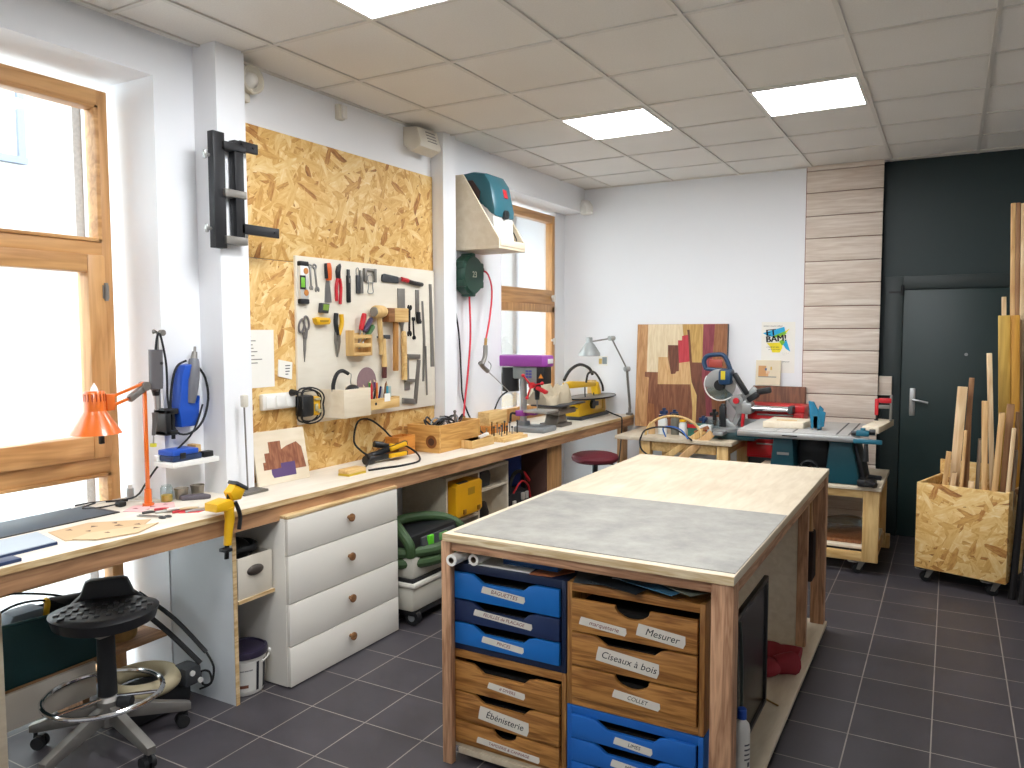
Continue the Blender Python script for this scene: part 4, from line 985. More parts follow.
# inlay panel leaning on the board
t = thing('inlay_panel', 'small pale panel with a brown and purple veneer inlay leaning on the wall', 'panel', (-2.98,2.96,B))
P = frame((-2.978,2.715,B+.002),(.10,.995,0),(-.19,.02,.98),(.98,-.10,.19))
a = MB(); a.T = P; a.box(0,.325,0,.272,-.012,0); obj('board', a, M['ply'], t)
def inlay(pts, col, nm, z=.0012):
    a = MB(); a.T = P; a.prism('xy', pts, 0, z); obj(nm, a, col, t)
inlay([(.045,.075),(.045,.115),(.06,.115),(.06,.16),(.09,.16),(.09,.215),(.165,.215),(.165,.17),(.20,.185),(.265,.20),(.295,.17),(.31,.06),(.24,.06),(.24,.10),(.15,.10),(.15,.075)], wood('inlay_brown','#7a4630','#a0694a','z',2), 'inlay')
inlay([(.10,.03),(.09,.05),(.09,.075),(.15,.075),(.15,.10),(.24,.10),(.24,.03)], pm('#5a4470',.5), 'inlay')

# sanding block, jig with cables, boxes
t = thing('sanding_block', 'pale wooden block with yellow underside near the bench front edge', 'block', (-2.81,3.22,B))
obj('block', MB().box(-2.85,-2.775,3.15,3.29,B+.012,B+.034,.003), M['piney'], t)
obj('pad', MB().box(-2.85,-2.775,3.15,3.29,B,B+.012), pm('#c9a82a',.7), t)
solo('power_cable', MB().tube([(-2.82,3.31,B+.008),(-2.86,3.40,B+.02),(-2.9,3.47,B+.05),(-3.0,3.52,B+.07),(-3.04,3.50,B+.13),(-3.05,3.55,B+.24),(-3.05,3.66,B+.24),(-3.045,3.78,B+.17),(-3.02,3.82,B+.12),(-2.95,3.86,B+.07),(-2.84,3.84,B+.03),(-2.73,3.72,B+.006),(-2.72,3.55,B+.006),(-2.76,3.42,B+.006),(-2.79,3.33,B+.006)], .006, 7), M['rubber'], 'black cable looping up the wall and round the hand clamps on the bench', 'cable')
for p, q, lb in (((-2.93,3.50,B+.028),(-2.90,3.82,B+.028),'lowest black and yellow hand clamp of the heap before the orange box'),((-3.0,3.60,B+.03),(-2.93,3.86,B+.085),'black and yellow hand clamp slanting up over the heap before the orange box'),((-3.02,3.70,B+.085),(-2.97,3.80,B+.06),'small black clamp at the back of the heap before the orange box')):
    t = thing('hand_clamp', lb, 'clamp', (p[0],p[1],B))
    obj('clamp_body', MB().bar(p, q, .035, .03, .008), M['black'], t)
    p2 = Vector(p)*.55+Vector(q)*.45; q2 = Vector(p)*.1+Vector(q)*.9
    obj('clamp_handle', MB().bar(p2+Vector((.025,0,.004)), q2+Vector((.025,0,.004)), .022, .026, .006), M['yellow'], t)
    d_ = (Vector(q)-Vector(p)).normalized()
    obj('end_cap', MB().cyl(Vector(p)-d_*.03, Vector(p)+d_*.03, .026 if 'lowest' in lb else .02), M['black'], t)
t = thing('open_box', 'small orange wooden box between the clamps and the knotted box', 'box', (-3.02,3.9,B))
og = wood('orange_pine','#b06a22','#d08a3c','y',1.2)
a = MB().box(-2.955,-2.943,3.80,3.97,B,B+.12,.002); obj('front', a, og, t)
for y in (3.80,3.958): obj('side', MB().box(-3.05,-2.955,y,y+.012,B,B+.12,.002), og, t)
a = MB().box(-3.05,-3.038,3.812,3.958,B,B+.12); obj('back', a, og, t)
obj('bottom', MB().box(-3.038,-2.955,3.812,3.958,B,B+.012), og, t)
t = thing('knotted_box', 'pine box with a big dark knot full of tangled cables', 'box', (-2.93,4.26,B))
kb = wood('knotty_pine','#b5803e','#d6a65e','y',1.5); kx = wood('knotty_pine_end','#b5803e','#d6a65e','x',1.5)
X0,X1,Y0,Y1,ZT = -3.05,-2.80,4.03,4.52,B+.175
obj('end_board', MB().box(X0,X1,Y0,Y0+.018,B,ZT,.002), kx, t); obj('end_board', MB().box(X0,X1,Y1-.018,Y1,B,ZT,.002), kx, t)
obj('side_board', MB().box(X1-.018,X1,Y0+.018,Y1-.018,B,ZT,.002), kb, t); obj('side_board', MB().box(X0,X0+.018,Y0+.018,Y1-.018,B,ZT,.002), kb, t)
obj('bottom', MB().box(X0+.018,X1-.018,Y0+.018,Y1-.018,B,B+.015), kb, t)
a = MB().cyl((-2.862,Y0,B+.07),(-2.862,Y0-.0012,B+.07),.042,None,24); a.m = 1; a.cyl((-2.862,Y0-.001,B+.07),(-2.862,Y0-.002,B+.07),.024,None,20); obj('knot', a, [pm('#7a4a1e',.6), pm('#46281a',.6)], t)
rr = random.Random(11)
for k in range(7):
    cx, cy = -2.925+.04*rr.uniform(-1,1), 4.16+.045*k; rad = .055+.015*rr.random()
    a = MB().tube([(cx+rad*math.cos(j*PI/4), cy+rad*1.1*math.sin(j*PI/4), ZT-.01+.03*math.sin(j*1.7+k)+.01*rr.random()) for j in range(8)], .006, 6, 3, True)
    solo('cable_coil', a, [M['rubber'],M['darkgrey'],M['grey']][k % 3], '%s cable coil heaped in the knotted pine box' % ['black','dark grey','grey'][k % 3], 'cable', 'cable coils in the knotted box')
a = MB().cyl((-2.86,4.30,ZT-.02),(-2.86,4.30,ZT+.06),.008).sphere((-2.86,4.30,ZT+.065),.011)
solo('jack_plug', a, M['dullsteel'], 'upright steel pin among the coils in the knotted pine box', 'pin')
a = MB().tube([(-2.88,4.54,B+.02),(-2.86,4.60,B+.07),(-2.9,4.66,B+.10),(-2.97,4.66,B+.06),(-2.95,4.58,B+.02)], .008, 6, 4, True)
solo('cable_coil', a, M['rubber'], 'black cable coil lying between the knotted box and the drill bit rack', 'cable')
t = thing('hose_coupling', 'dark air fitting with hose stub next to the knotted box', 'coupling', (-2.95,4.6,B))
obj('fitting', MB().cyl((-2.98,4.58,B+.14),(-2.93,4.62,B+.10),.018).cyl((-2.93,4.62,B+.10),(-2.90,4.66,B+.03),.022), M['dullsteel'], t)
obj('foot', MB().box(-2.98,-2.87,4.60,4.69,B,B+.03,.005), M['darkgrey'], t)
t = thing('scrap_box', 'little plain pine tray in front of the knotted box', 'tray', (-2.76,4.42,B))
for x in (-2.81,-2.722): obj('side', MB().box(x,x+.01,4.28,4.56,B,B+.055,.002), M['piney'], t)
for y in (4.28,4.55): obj('end', MB().box(-2.80,-2.722,y,y+.01,B,B+.055,.002), M['pine'], t)
obj('bottom', MB().box(-2.80,-2.722,4.29,4.55,B,B+.01), M['piney'], t)
a = MB().bar((-2.78,4.47,B+.05),(-2.74,4.53,B+.075),.03,.02,.004); solo('dust_brush', a, M['whiteplastic'], 'white scrap piece sticking out of the little pine tray', 'scrap')
# drill bit rack with bits
t = thing('drill_bit_rack', 'low pine block with rows of upright drill bits', 'rack', (-2.78,4.82,B))
obj('block', MB().box(-2.86,-2.70,4.64,4.96,B,B+.035,.002), M['piney'], t)
obj('front_step', MB().box(-2.70,-2.675,4.64,4.98,B,B+.022,.002), M['piney'], t)
for k in range(12):
    x = -2.84+.055*(k % 3); y = 4.67+.075*(k//3)+.012*(k % 3); h_ = .045+.012*((k*5) % 4)
    b_ = thing('drill_bit', 'steel drill bit standing in the pine rack', 'drill bit', (x,y,B+.035), 0, 'drill bits in the pine rack')
    obj('shank', MB().cyl((x,y,B+.03),(x,y,B+.035+h_),.0045,None,8), M['blacksteel'] if k % 2 else M['dullsteel'], b_)
    obj('head', MB().cyl((x,y,B+.035+h_),(x,y,B+.047+h_),.009,.007,8), M['darkgrey'] if k % 3 else M['brass'], b_)
t = thing('wooden_case', 'two tone wooden block case behind the drill bit rack', 'case', (-3.0,5.02,B))
obj('base', MB().box(-3.04,-2.93,4.86,5.14,B,B+.075,.003), og, t)
obj('lid', MB().box(-3.035,-2.935,4.87,5.13,B+.075,B+.175,.003), M['piney'], t)

# ------------------------------------------------------------ drill press
t = thing('drill_press', 'bench drill press with a purple belt cover', 'drill press', (-2.85,5.3,B))
cx, cy = -2.885, 5.3
obj('base', MB().box(cx-.03,cx+.235,cy-.11,cy+.11,B,B+.042,.010).cyl((cx,cy,B+.04),(cx,cy,B+.075),.055,.05), M['grey'], t)
obj('column', MB().cyl((cx,cy,B+.04),(cx,cy,1.42),.028,None,20), M['alu'], t)
a = MB().prism('xy', [(-3.115,cy-.05),(-3.09,cy-.085),(-2.68,cy-.085),(-2.65,cy-.05),(-2.65,cy+.05),(-2.68,cy+.085),(-3.09,cy+.085),(-3.115,cy+.05)], 1.385, 1.472, .012); obj('belt_cover', a, M['purple'], t)
a = MB().box(-2.652,-2.646,cy-.045,cy+.04,1.41,1.445,.002)
obj('badge', a, M['whiteplastic'], t)
a = MB().box(-2.955,-2.83,cy-.05,cy+.05,1.29,1.385,.012).box(-2.835,-2.69,cy-.065,cy+.065,1.25,1.385,.015)
obj('head_casting', a, pm('#8f9894',.45,.2), t)
a = MB().box(-2.735,-2.665,cy-.072,cy+.05,1.255,1.385,.006); obj('control_panel', a, M['black'], t)
a = MB().prism('xz', [(-2.715,1.30),(-2.675,1.30),(-2.695,1.335)], cy-.0745, cy-.072); obj('warning_triangle', a, pm('#e08a2a',.5), t)
a = MB()
for r_ in range(3):
    for c_ in range(2): a.box(-2.83+.028*c_,-2.806+.028*c_,cy-.0675,cy-.065,1.30+.022*r_,1.315+.022*r_)
obj('speed_chart', a, pm('#5a5aa0',.5), t)
obj('motor', MB().cyl((-3.0,cy,1.19),(-3.0,cy,1.375),.068,None,20).box(-3.085,-3.06,cy-.04,cy+.04,1.25,1.33,.006), M['black'], t)
obj('quill', MB().cyl((-2.765,cy,1.25),(-2.765,cy,1.20),.03).cyl((-2.765,cy,1.20),(-2.765,cy,1.13),.021,.018), M['black'], t)
obj('drill_bit', MB().cyl((-2.765,cy,1.13),(-2.765,cy,1.03),.006,.004,8), M['steel'], t)
a = MB().cyl((-2.765,cy-.07,1.245),(-2.765,cy-.10,1.245),.024)
for k in range(3):
    c = k*2*PI/3+.2; a.bar((-2.765,cy-.095,1.245),(-2.765+.10*math.cos(c),cy-.105,1.245+.10*math.sin(c)),.012,.012,.003)
    a.sphere((-2.765+.10*math.cos(c),cy-.105,1.245+.10*math.sin(c)),.014)
obj('feed_handle', a, M['red'], t)
obj('guard', MB().bar((-2.72,cy-.09,1.23),(-2.63,cy-.1,1.195),.04,.025,.006), M['red'], t)
a = MB().box(cx-.045,cx+.045,cy-.06,cy+.045,1.0,1.045,.01).box(cx+.04,cx+.12,cy-.04,cy+.03,1.01,1.035,.008); obj('table_bracket', a, M['purple'], t)
obj('table', MB().box(cx+.05,cx+.255,cy-.10,cy+.10,1.035,1.052,.004), M['alu'], t)
obj('table_crank', MB().tube([(cx-.04,cy-.06,1.02),(cx-.06,cy-.09,1.02),(cx-.065,cy-.09,.96)], .009, 8), M['black'], t)
obj('motor_lead', MB().tube([(-3.01,cy-.02,1.19),(-3.03,5.18,1.14),(-3.03,5.05,1.0),(-3.03,4.9,.93),(-2.99,4.79,.90),(-2.9,4.7,.895)], .006, 6), M['rubber'], t)

# cloth, vice, scroll saw
def cloth(c, sx, sy, h_, seed, n=22):
    rr = random.Random(seed); ph = [rr.uniform(0,6) for _ in range(8)]
    vs = []; fs = []
    for j in range(n+1):
        for i in range(n+1):
            u = i/n*2-1; v = j/n*2-1; d = max(0,1-(u*u+v*v)*.62)
            z = h_*(d**.55)*(.75+.22*math.sin(3.1*u+2*v+ph[0])+.16*math.sin(7*u-4*v+ph[1])+.1*math.sin(11*v+5*u+ph[2]))
            vs.append((c[0]+sx*u*(1+.08*math.sin(5*v+ph[3])), c[1]+sy*v*(1+.08*math.sin(5*u+ph[4])), c[2]+max(.002,z)))
    for j in range(n):
        for i in range(n): k = j*(n+1)+i; fs.append((k,k+1,k+n+2,k+n+1))
    b_ = len(vs)
    vs2 = [(p[0],p[1],c[2]) for p in vs]; 
    bot = [tuple(b_+i for i in q[::-1]) for q in fs]
    rim = [i for i in range(n+1)]+[(n+1)*j+n for j in range(1,n+1)]+[(n+1)*n+i for i in range(n-1,-1,-1)]+[(n+1)*j for j in range(n-1,0,-1)]
    sk = [(rim[i],rim[(i+1) % len(rim)],b_+rim[(i+1) % len(rim)],b_+rim[i]) for i in range(len(rim))]
    m = MB(); m.add(vs+vs2, fs+bot+sk); return m
t = thing('vice', 'grey cast iron machine vice on the bench beside the drill press', 'vice', (-2.76,5.75,B))
vg = pm('#7c756c',.45,.5,.12,20)
a = MB().box(-2.90,-2.70,5.60,5.80,B,B+.025,.006); obj('base', a, vg, t)
a = MB().prism('yz', [(5.60,B+.025),(5.64,B+.10),(5.76,B+.10),(5.80,B+.025)], -2.86, -2.74, .01); obj('swivel', a, vg, t)
a = MB().box(-2.90,-2.70,5.56,5.88,B+.10,B+.145,.01).box(-2.90,-2.70,5.56,5.61,B+.145,B+.17,.005).box(-2.90,-2.70,5.70,5.75,B+.145,B+.17,.005); obj('jaw', a, vg, t)
a = MB().cyl((-2.80,5.88,B+.12),(-2.80,5.96,B+.12),.014).cyl((-2.88,5.95,B+.12),(-2.72,5.95,B+.12),.006); obj('screw_handle', a, M['dullsteel'], t)
obj('plate', MB().box(-2.93,-2.66,5.5,5.98,B+.17,B+.182,.004), M['darkgrey'], t)
tag(obj('cloth_bag', cloth((-2.88,5.72,B+.182),.14,.20,.21,5), pm('#c2b49a',.95,0,.06,25,.3), ang=80), 'crumpled beige cloth bag lying on the vice behind the drill press', 'cloth bag')
t = thing('scroll_saw', 'yellow scroll saw with a black curved hose near the end of the bench', 'scroll saw', (-2.82,6.4,B))
ys = pm('#e8b81c',.4)
a = MB().prism('yz', [(6.12,B+.02),(6.10,B+.10),(6.16,B+.165),(6.70,B+.165),(6.72,B+.05),(6.70,B+.02)], -2.92, -2.78, .012); obj('body', a, ys, t)
obj('base', MB().box(-2.95,-2.75,6.10,6.72,B,B+.03,.008), M['darkgrey'], t)
a = MB().prism('yz', [(5.98,1.165),(5.98,1.215),(6.10,1.225),(6.60,1.19),(6.62,1.165),(6.58,1.15)], -2.88, -2.83, .012); obj('upper_arm', a, ys, t)
a = MB().prism('yz', [(6.63,B+.16),(6.60,1.15),(6.64,1.19),(6.70,1.10),(6.70,B+.16)], -2.89, -2.82, .012); obj('rear_neck', a, ys, t)
a = MB().lathe([(.001,0),(.19,0),(.195,.006),(.19,.012),(.001,.012)], (0,0,0), 32); 
T_ = Matrix.Translation((-2.79,6.42,B+.178)) @ Matrix.Diagonal((.85,1.95,1,1)); a2 = MB(); a2.T = T_; a2.lathe([(.001,0),(.19,0),(.195,.006),(.19,.012),(.001,.012)], (0,0,0), 36); obj('table', a2, M['dullsteel'], t)
a2 = MB(); a2.T = T_; a2.lathe([(.188,.0),(.197,.002),(.197,.013),(.188,.014)], (0,0,0), 36); obj('table_rim', a2, M['blacksteel'], t)
obj('blower_hose', MB().tube([(-2.86,5.98,1.24),(-2.86,6.1,1.32),(-2.86,6.3,1.36),(-2.86,6.5,1.32),(-2.86,6.58,1.26)], .014, 8), M['black'], t)
obj('blade_holder', MB().tube([(-2.82,6.35,1.20),(-2.80,6.35,1.28),(-2.80,6.5,1.28),(-2.80,6.66,1.17),(-2.80,6.69,1.10)], .010, 8), M['black'], t)
obj('knob', MB().cyl((-2.78,6.38,B+.12),(-2.755,6.38,B+.12),.04).box(-2.785,-2.76,6.35,6.5,B+.10,B+.14,.006), M['black'], t)
obj('side_vent', MB().box(-2.782,-2.776,6.62,6.69,B+.06,B+.15,.002), pm('#c99a12',.5), t)
obj('clamp_frame', MB().tube([(-2.81,6.30,1.16),(-2.80,6.30,1.06),(-2.80,6.46,1.06),(-2.80,6.47,1.10)], .006, 6), M['blacksteel'], t)
solo('power_cable', MB().tube([(-2.78,6.72,B+.03),(-2.66,6.62,B+.012),(-2.57,6.52,B+.008),(-2.53,6.48,B-.01),(-2.525,6.46,B-.12),(-2.53,6.44,B-.30),(-2.545,6.40,.35)], .006, 6), M['rubber'], 'black cable of the scroll saw hanging over the bench edge', 'cable')
solo('wood_offcut', MB().box(-2.98,-2.90,6.735,6.775,B,B+.31,.003), M['pine'], 'upright pale board standing at the bench end behind the scroll saw', 'offcut')
t = thing('small_picture', 'tiny picture card on the wall above the scroll saw', 'picture', (-2.85,YB,1.34))
obj('card', MB().box(-2.90,-2.81,YB-.006,YB,1.33,1.42), M['paper'], t)
obj('print', MB().box(-2.86,-2.815,YB-.008,YB-.006,1.345,1.41), pm('#8f9a9c',.6), t)
obj('yellow_print', MB().box(-2.895,-2.865,YB-.008,YB-.006,1.345,1.395), pm('#d8b866',.6), t)
# grey desk lamp at the end
t = thing('desk_lamp', 'pale grey jointed desk lamp clamped to the far end of the bench', 'desk lamp', (-2.60,6.74,B))
lg = pm('#a9adab',.4,.2)
bx, by = -2.555, 6.735
obj('clamp', MB().box(bx-.03,bx+.03,by-.02,by+.02,B,B+.02,.004).cyl((bx,by,B+.02),(bx,by,B+.07),.012), M['dullsteel'], t)
obj('lower_arm', MB().cyl((bx,by,B+.06),(-2.575,6.70,1.31),.008).cyl((bx+.012,by,B+.06),(-2.563,6.70,1.31),.004), M['dullsteel'], t)
obj('joint', MB().cyl((-2.585,6.68,1.31),(-2.555,6.72,1.31),.022), lg, t)
obj('upper_arm', MB().cyl((-2.57,6.70,1.31),(-2.69,6.62,1.59),.007).cyl((-2.69,6.62,1.59),(-2.85,6.53,1.56),.007), M['dullsteel'], t)
obj('elbow', MB().cyl((-2.70,6.59,1.59),(-2.68,6.65,1.59),.022), lg, t)
hx, hy = -2.865, 6.52
obj('lamp_shade', MB().lathe([(.001,1.60),(.028,1.598),(.03,1.55),(.05,1.53),(.098,1.455),(.10,1.43),(.096,1.43),(.046,1.52),(.001,1.54)], (hx,hy,0), 28), lg, t)
obj('bulb', MB().sphere((hx,hy,1.46), .03, (1,1,1.2)), M['whiteplastic'], t)
# ================================================================ UNDER THE LONG BENCH
# white chest of drawers
t = thing('chest_of_drawers', 'white chest of four drawers with round brown knobs under the bench', 'chest of drawers', (-2.85,2.95,0))
wl = pm('#e6e1d6',.4,0,.015,4)
obj('carcass', MB().box(-3.08,-2.64,2.55,3.365,0.006,.80,.002), wl, t)
obj('top_edge', MB().box(-3.08,-2.62,2.55,3.365,.80,.815,.002), M['plyedge'], t)
kn = wood('knob_wood','#6f4a2c','#94683f','y',3)
for z0, z1 in ((.008,.195),(.199,.398),(.402,.625),(.629,.797)):
    d = obj('drawer', MB().box(-2.64,-2.62,2.553,3.362,z0,z1,.0015), wl, t)
    zc = (z0+z1)/2+.012
    a = MB().lathe([(.009,0),(.009,.012),(.018,.016),(.021,.022),(.020,.028),(.001,.030)], (-2.62,2.965,zc), 20, MWx); obj('knob', a, kn, d)
t = thing('storage_shelf', 'plain plywood shelf plank between side panel and white chest', 'shelf', (-2.9,2.43,.45))
obj('plank', MB().box(-3.08,-2.71,2.337,2.548,.452,.468,.001), M['ply'], t)
obj('front_edge', MB().box(-2.71,-2.706,2.337,2.548,.452,.468), M['plyedge'], t)
t = thing('storage_box', 'cream storage box with a dark oval pull on the plywood shelf', 'box', (-2.87,2.43,.468))
a = MB()
cw = pm('#d8d0c0',.7,0,.05,14)
obj('front', MB().box(-2.72,-2.712,2.342,2.54,.469,.655,.001), cw, t)
for y in (2.342,2.532): obj('side', MB().box(-3.05,-2.72,y,y+.008,.469,.655), cw, t)
obj('back', MB().box(-3.05,-3.042,2.35,2.532,.469,.655), cw, t); obj('bottom', MB().box(-3.042,-2.72,2.35,2.532,.469,.477), cw, t)
a = MB(); a.T = Matrix.Translation((-2.712,2.44,.585)) @ Matrix.Diagonal((.5,1.5,.75,1)); a.sphere((0,0,0),.032); obj('pull', a, pm('#4a423c',.5,.3), t)
t = thing('coiled_cap', 'black coiled cap lying on top of the cream storage box', 'cap', (-2.85,2.43,.655))
obj('coil', MB().tube([(-2.84+.09*math.cos(k*PI/6), 2.445+.08*math.sin(k*PI/6), .667+.0005*k) for k in range(36)], .012, 8, 1), M['rubber'], t)
obj('crown', MB().sphere((-2.84,2.43,.66),.078,(1,1,.75)), M['black'], t)
# bucket
t = thing('paint_bucket', 'white paint bucket with dark purple lid standing beside the chest', 'bucket', (-2.84,2.435,0))
bx, by = -2.82, 2.452
obj('pail', MB().lathe([(.001,.002),(.088,.002),(.092,.01),(.102,.17),(.108,.172),(.108,.186),(.001,.187)], (bx,by,0), 32), M['whiteplastic'], t)
obj('lid', MB().lathe([(.110,.176),(.112,.190),(.108,.204),(.098,.206),(.094,.198),(.001,.198)], (bx,by,0), 32), pm('#2a2338',.35), t)
def curved(mb, r0, r1, z0, z1, a0, a1, n=10):
    vs = []; 
    for i in range(n+1):
        c = a0+(a1-a0)*i/n
        vs += [(bx+r0*math.cos(c),by+r0*math.sin(c),z0),(bx+r1*math.cos(c),by+r1*math.sin(c),z1)]
    return mb.add(vs, [(2*i,2*i+2,2*i+3,2*i+1) for i in range(n)])
lab = MB(); curved(lab,.0945,.1015,.02,.155,-1.5,.55)
lab.m = 1; curved(lab,.0952,.1022,.02,.155,-.12,.02); curved(lab,.0952,.1022,.02,.155,.30,.55)
lab.m = 2
for k in range(6): curved(lab,.0995-.0012*k,.0999-.0012*k,.118-.012*k,.124-.012*k,-1.0,-.3-.05*(k % 3))
lab.m = 3; curved(lab,.0958,.0968,.04,.055,-.9,-.5)
obj('paper_label', lab, [pm('#d6d3cc',.5), pm('#22202a',.5), pm('#8c8a88',.5), pm('#7a4a36',.5)], t)
obj('handle', MB().tube([(bx-.02,by+.108,.165),(bx+.06,by+.10,.15),(bx+.107,by+.02,.148)], .004, 6).cyl((bx+.06,by+.095,.165),(bx+.075,by+.115,.165),.012), M['whiteplastic'], t)

# ---------------------------------------------------------- black saddle stool on casters
sx_, sy_ = -2.885, 1.83
t = thing('work_stool', 'black moulded work stool with chrome foot ring at the left end of the bench', 'stool', (sx_,sy_,0))
hub = MB().lathe([(.001,.10),(.042,.10),(.045,.12),(.045,.20),(.034,.215),(.034,.24)], (sx_,sy_,0), 20); obj('hub', hub, M['dullsteel'], t)
obj('gas_column', MB().cyl((sx_,sy_,.22),(sx_,sy_,.475),.036,.033,20), M['rubber'], t)
a0 = math.atan2(.25,.11)
for k in range(5):
    c = a0+k*2*PI/5; ux, uy = math.cos(c), math.sin(c)
    a = MB(); a.T = frame((sx_,sy_,0),(ux,uy,0),(-uy,ux,0),(0,0,1))
    a.prism('xz', [(.03,.115),(.03,.185),(.295,.105),(.31,.098),(.31,.07),(.285,.068)], -.018, .018, .005)
    leg = obj('leg', a, M['dullsteel'], t)
    a = MB(); a.T = frame((sx_,sy_,0),(ux,uy,0),(-uy,ux,0),(0,0,1))
    a.cyl((.292,0,.045),(.292,0,.075),.008); a.cyl((.276,-.024,.027),(.276,-.006,.027),.026).cyl((.276,.006,.027),(.276,.024,.027),.026).box(.26,.30,-.008,.008,.03,.055,.004)
    obj('caster', a, M['rubber'], leg)
rg = MB().torus((sx_-.01,sy_-.01,.225), .215, .0105, 40, 10); obj('foot_ring', rg, M['chrome'], t)
a = MB()
for k in range(3):
    c = .6+k*2*PI/3; a.cyl((sx_+.03*math.cos(c),sy_+.03*math.sin(c),.21),(sx_-.01+.21*math.cos(c),sy_-.01+.21*math.sin(c),.225),.007,None,10)
obj('ring_spoke', a, M['chrome'], t)
obj('ring_knob', MB().cyl((sx_+.04,sy_+.02,.19),(sx_+.085,sy_+.045,.19),.024), M['black'], t)
# moulded seat: local frame, rear lobe towards the window
n = 28; vs = []; fs = []
fx_ = Vector((.80,-.60,0)).normalized()        # seat front direction
fy_ = Vector((-fx_.y,fx_.x,0))
def seatpt(rad, th):
    c, s_ = math.cos(th), math.sin(th)
    wid = .198; ln = .15
    x = rad*c*ln; y = rad*s_*wid
    return x, y
def seatz(x, y):
    return .565 + .25*max(0,-x)**1.0*.25 + .45*y*y*.5 - .35*max(0,x)**2 
rings = 8; outline = []
for j in range(rings+1):
    rad = j/rings
    for i in range(n*2):
        th = 2*PI*i/(n*2)
        x, y = seatpt(rad, th)
        z = seatz(x, y) - (.0 if j < rings else .012)
        p = fx_*x + fy_*y
        vs.append((sx_+p.x, sy_+p.y, z))
N2 = n*2
for j in range(rings):
    for i in range(N2): fs.append((j*N2+i, j*N2+(i+1) % N2, (j+1)*N2+(i+1) % N2, (j+1)*N2+i))
base = len(vs)
for i in range(N2):
    x, y = seatpt(.93, 2*PI*i/N2); p = fx_*x+fy_*y; vs.append((sx_+p.x, sy_+p.y, seatz(x,y)-.055))
for i in range(N2): fs.append((rings*N2+i, rings*N2+(i+1) % N2, base+(i+1) % N2, base+i))
fs.append(tuple(base+i for i in range(N2-1,-1,-1)))
seat = MB().add(vs, fs)
pu = pm('#1a1a1c',.38,0,.12,40,.25)
so = obj('seat', seat, pu, t, ang=60)
# rear lobe
a = MB(); a.T = frame((sx_,sy_,0), tuple(fy_), (0,0,1), tuple(fx_))
lob = []
for q in range(21):
    u = -1+2*q/20; lob.append((.105*u*(1 if abs(u) < .9 else 1), .66-.012*abs(u)**6*3))
pts = [(-.135,.555),(-.10,.585),(-.085,.625),(-.078,.642),(-.06,.650),(.06,.650),(.078,.642),(.085,.625),(.10,.585),(.135,.555)]
a.prism('xy', pts, -.17, -.125, .014); obj('rear_lobe', a, pu, t)
# grip studs on the seat
st = MB()
for r_ in range(4):
    for c_ in range(9):
        y = -.165+.041*c_+(.02 if r_ % 2 else 0); x = -.06+.042*r_
        if (x/.15)**2+(y/.215)**2 > .72: continue
        p = fx_*x+fy_*y; z = seatz(x,y)
        q1 = fx_*(x+.012)+fy_*(y+.0); q2 = fx_*(x-.012)+fy_*(y+.003)
        st.bar((sx_+q1.x,sy_+q1.y,seatz(x+.012,y)+.001),(sx_+q2.x,sy_+q2.y,seatz(x-.012,y)+.001),.020,.006,.002)
obj('grip_pattern', st, pm('#26262a',.3), t)
obj('tilt_plate', MB().box(sx_-.07,sx_+.07,sy_-.07,sy_+.07,.475,.505,.01), M['dullsteel'], t)

# ---------------------------------------------------------- ledge with green crate etc.
mark = set(COL.objects)
t = thing('ledge_shelf', 'low white fronted plank shelf under the left window', 'shelf', (-3.1,1.6,.2))
obj('plank', MB().box(-3.19,-2.965,.4,2.19,.315,.335,.002), M['fir'], t)
obj('front_panel', MB().box(-2.962,-2.945,.4,1.83,.19,.335,.002), pm('#cfc6b9',.6,0,.05,10), t)
obj('bracket', MB().box(-3.19,-3.0,.5,.53,.066,.315), M['fir'], t)
obj('bracket', MB().box(-3.19,-3.0,1.80,1.83,.066,.315), M['fir'], t)
tk = pm('#123f42',.6,0,.1,12)
t = thing('fabric_crate', 'dark green open crate of tools on the low ledge behind the stool', 'crate', (-3.1,1.62,.336))
y0, y1, x0, x1 = 1.30, 1.93, -3.185, -2.98
a = MB().prism('yz', [(y0+.04,.337),(y0,.60),(y1,.555),(y1-.03,.337)], x1-.012, x1, .003); obj('front', a, tk, t)
a = MB().prism('yz', [(y0+.04,.337),(y0,.60),(y1,.555),(y1-.03,.337)], x0, x0+.012, .003); obj('back', a, tk, t)
obj('side', MB().box(x0+.012,x1-.012,y1-.02,y1-.008,.337,.55), tk, t); obj('side', MB().box(x0+.012,x1-.012,y0+.02,y0+.032,.337,.59), tk, t)
obj('bottom', MB().box(x0+.012,x1-.012,y0+.04,y1-.03,.337,.345), tk, t)
obj('rim', MB().tube([(x1-.005,y0,.602),(x1-.005,y1,.557)], .008, 6, 1), tk, t)
a = MB().prism('yz', [(1.50,.50),(1.56,.60),(1.68,.60),(1.66,.48)], -3.14, -3.04, .006); solo('grey_case', a, pm('#77828c',.4), 'grey plastic case tipped into the green crate', 'case')
solo('power_drill', MB().tube([(-3.10,1.72,.58),(-3.08,1.80,.575),(-3.06,1.88,.57)], .034, 12).tube([(-3.09,1.76,.57),(-3.09,1.75,.45)], .022, 8), M['black'], 'black power tool lying across the green crate beside the yellow clamp', 'power tool')
t = thing('yellow_clamp', 'yellow handled clamp standing in the green crate', 'clamp', (-3.08,1.70,.40))
obj('handle', MB().tube([(-3.05,1.685,.47),(-3.05,1.69,.55),(-3.05,1.70,.61),(-3.05,1.69,.625)], .012, 8), M['yellow'], t)
obj('jaw', MB().bar((-3.05,1.67,.50),(-3.05,1.76,.52),.02,.02,.004), M['yellow'], t)
solo('trowel', MB().bar((-2.972,1.70,.535),(-2.97,1.80,.56),.006,.02,.002), M['alu'], 'bright flat metal tool hanging over the green crate front', 'tool')
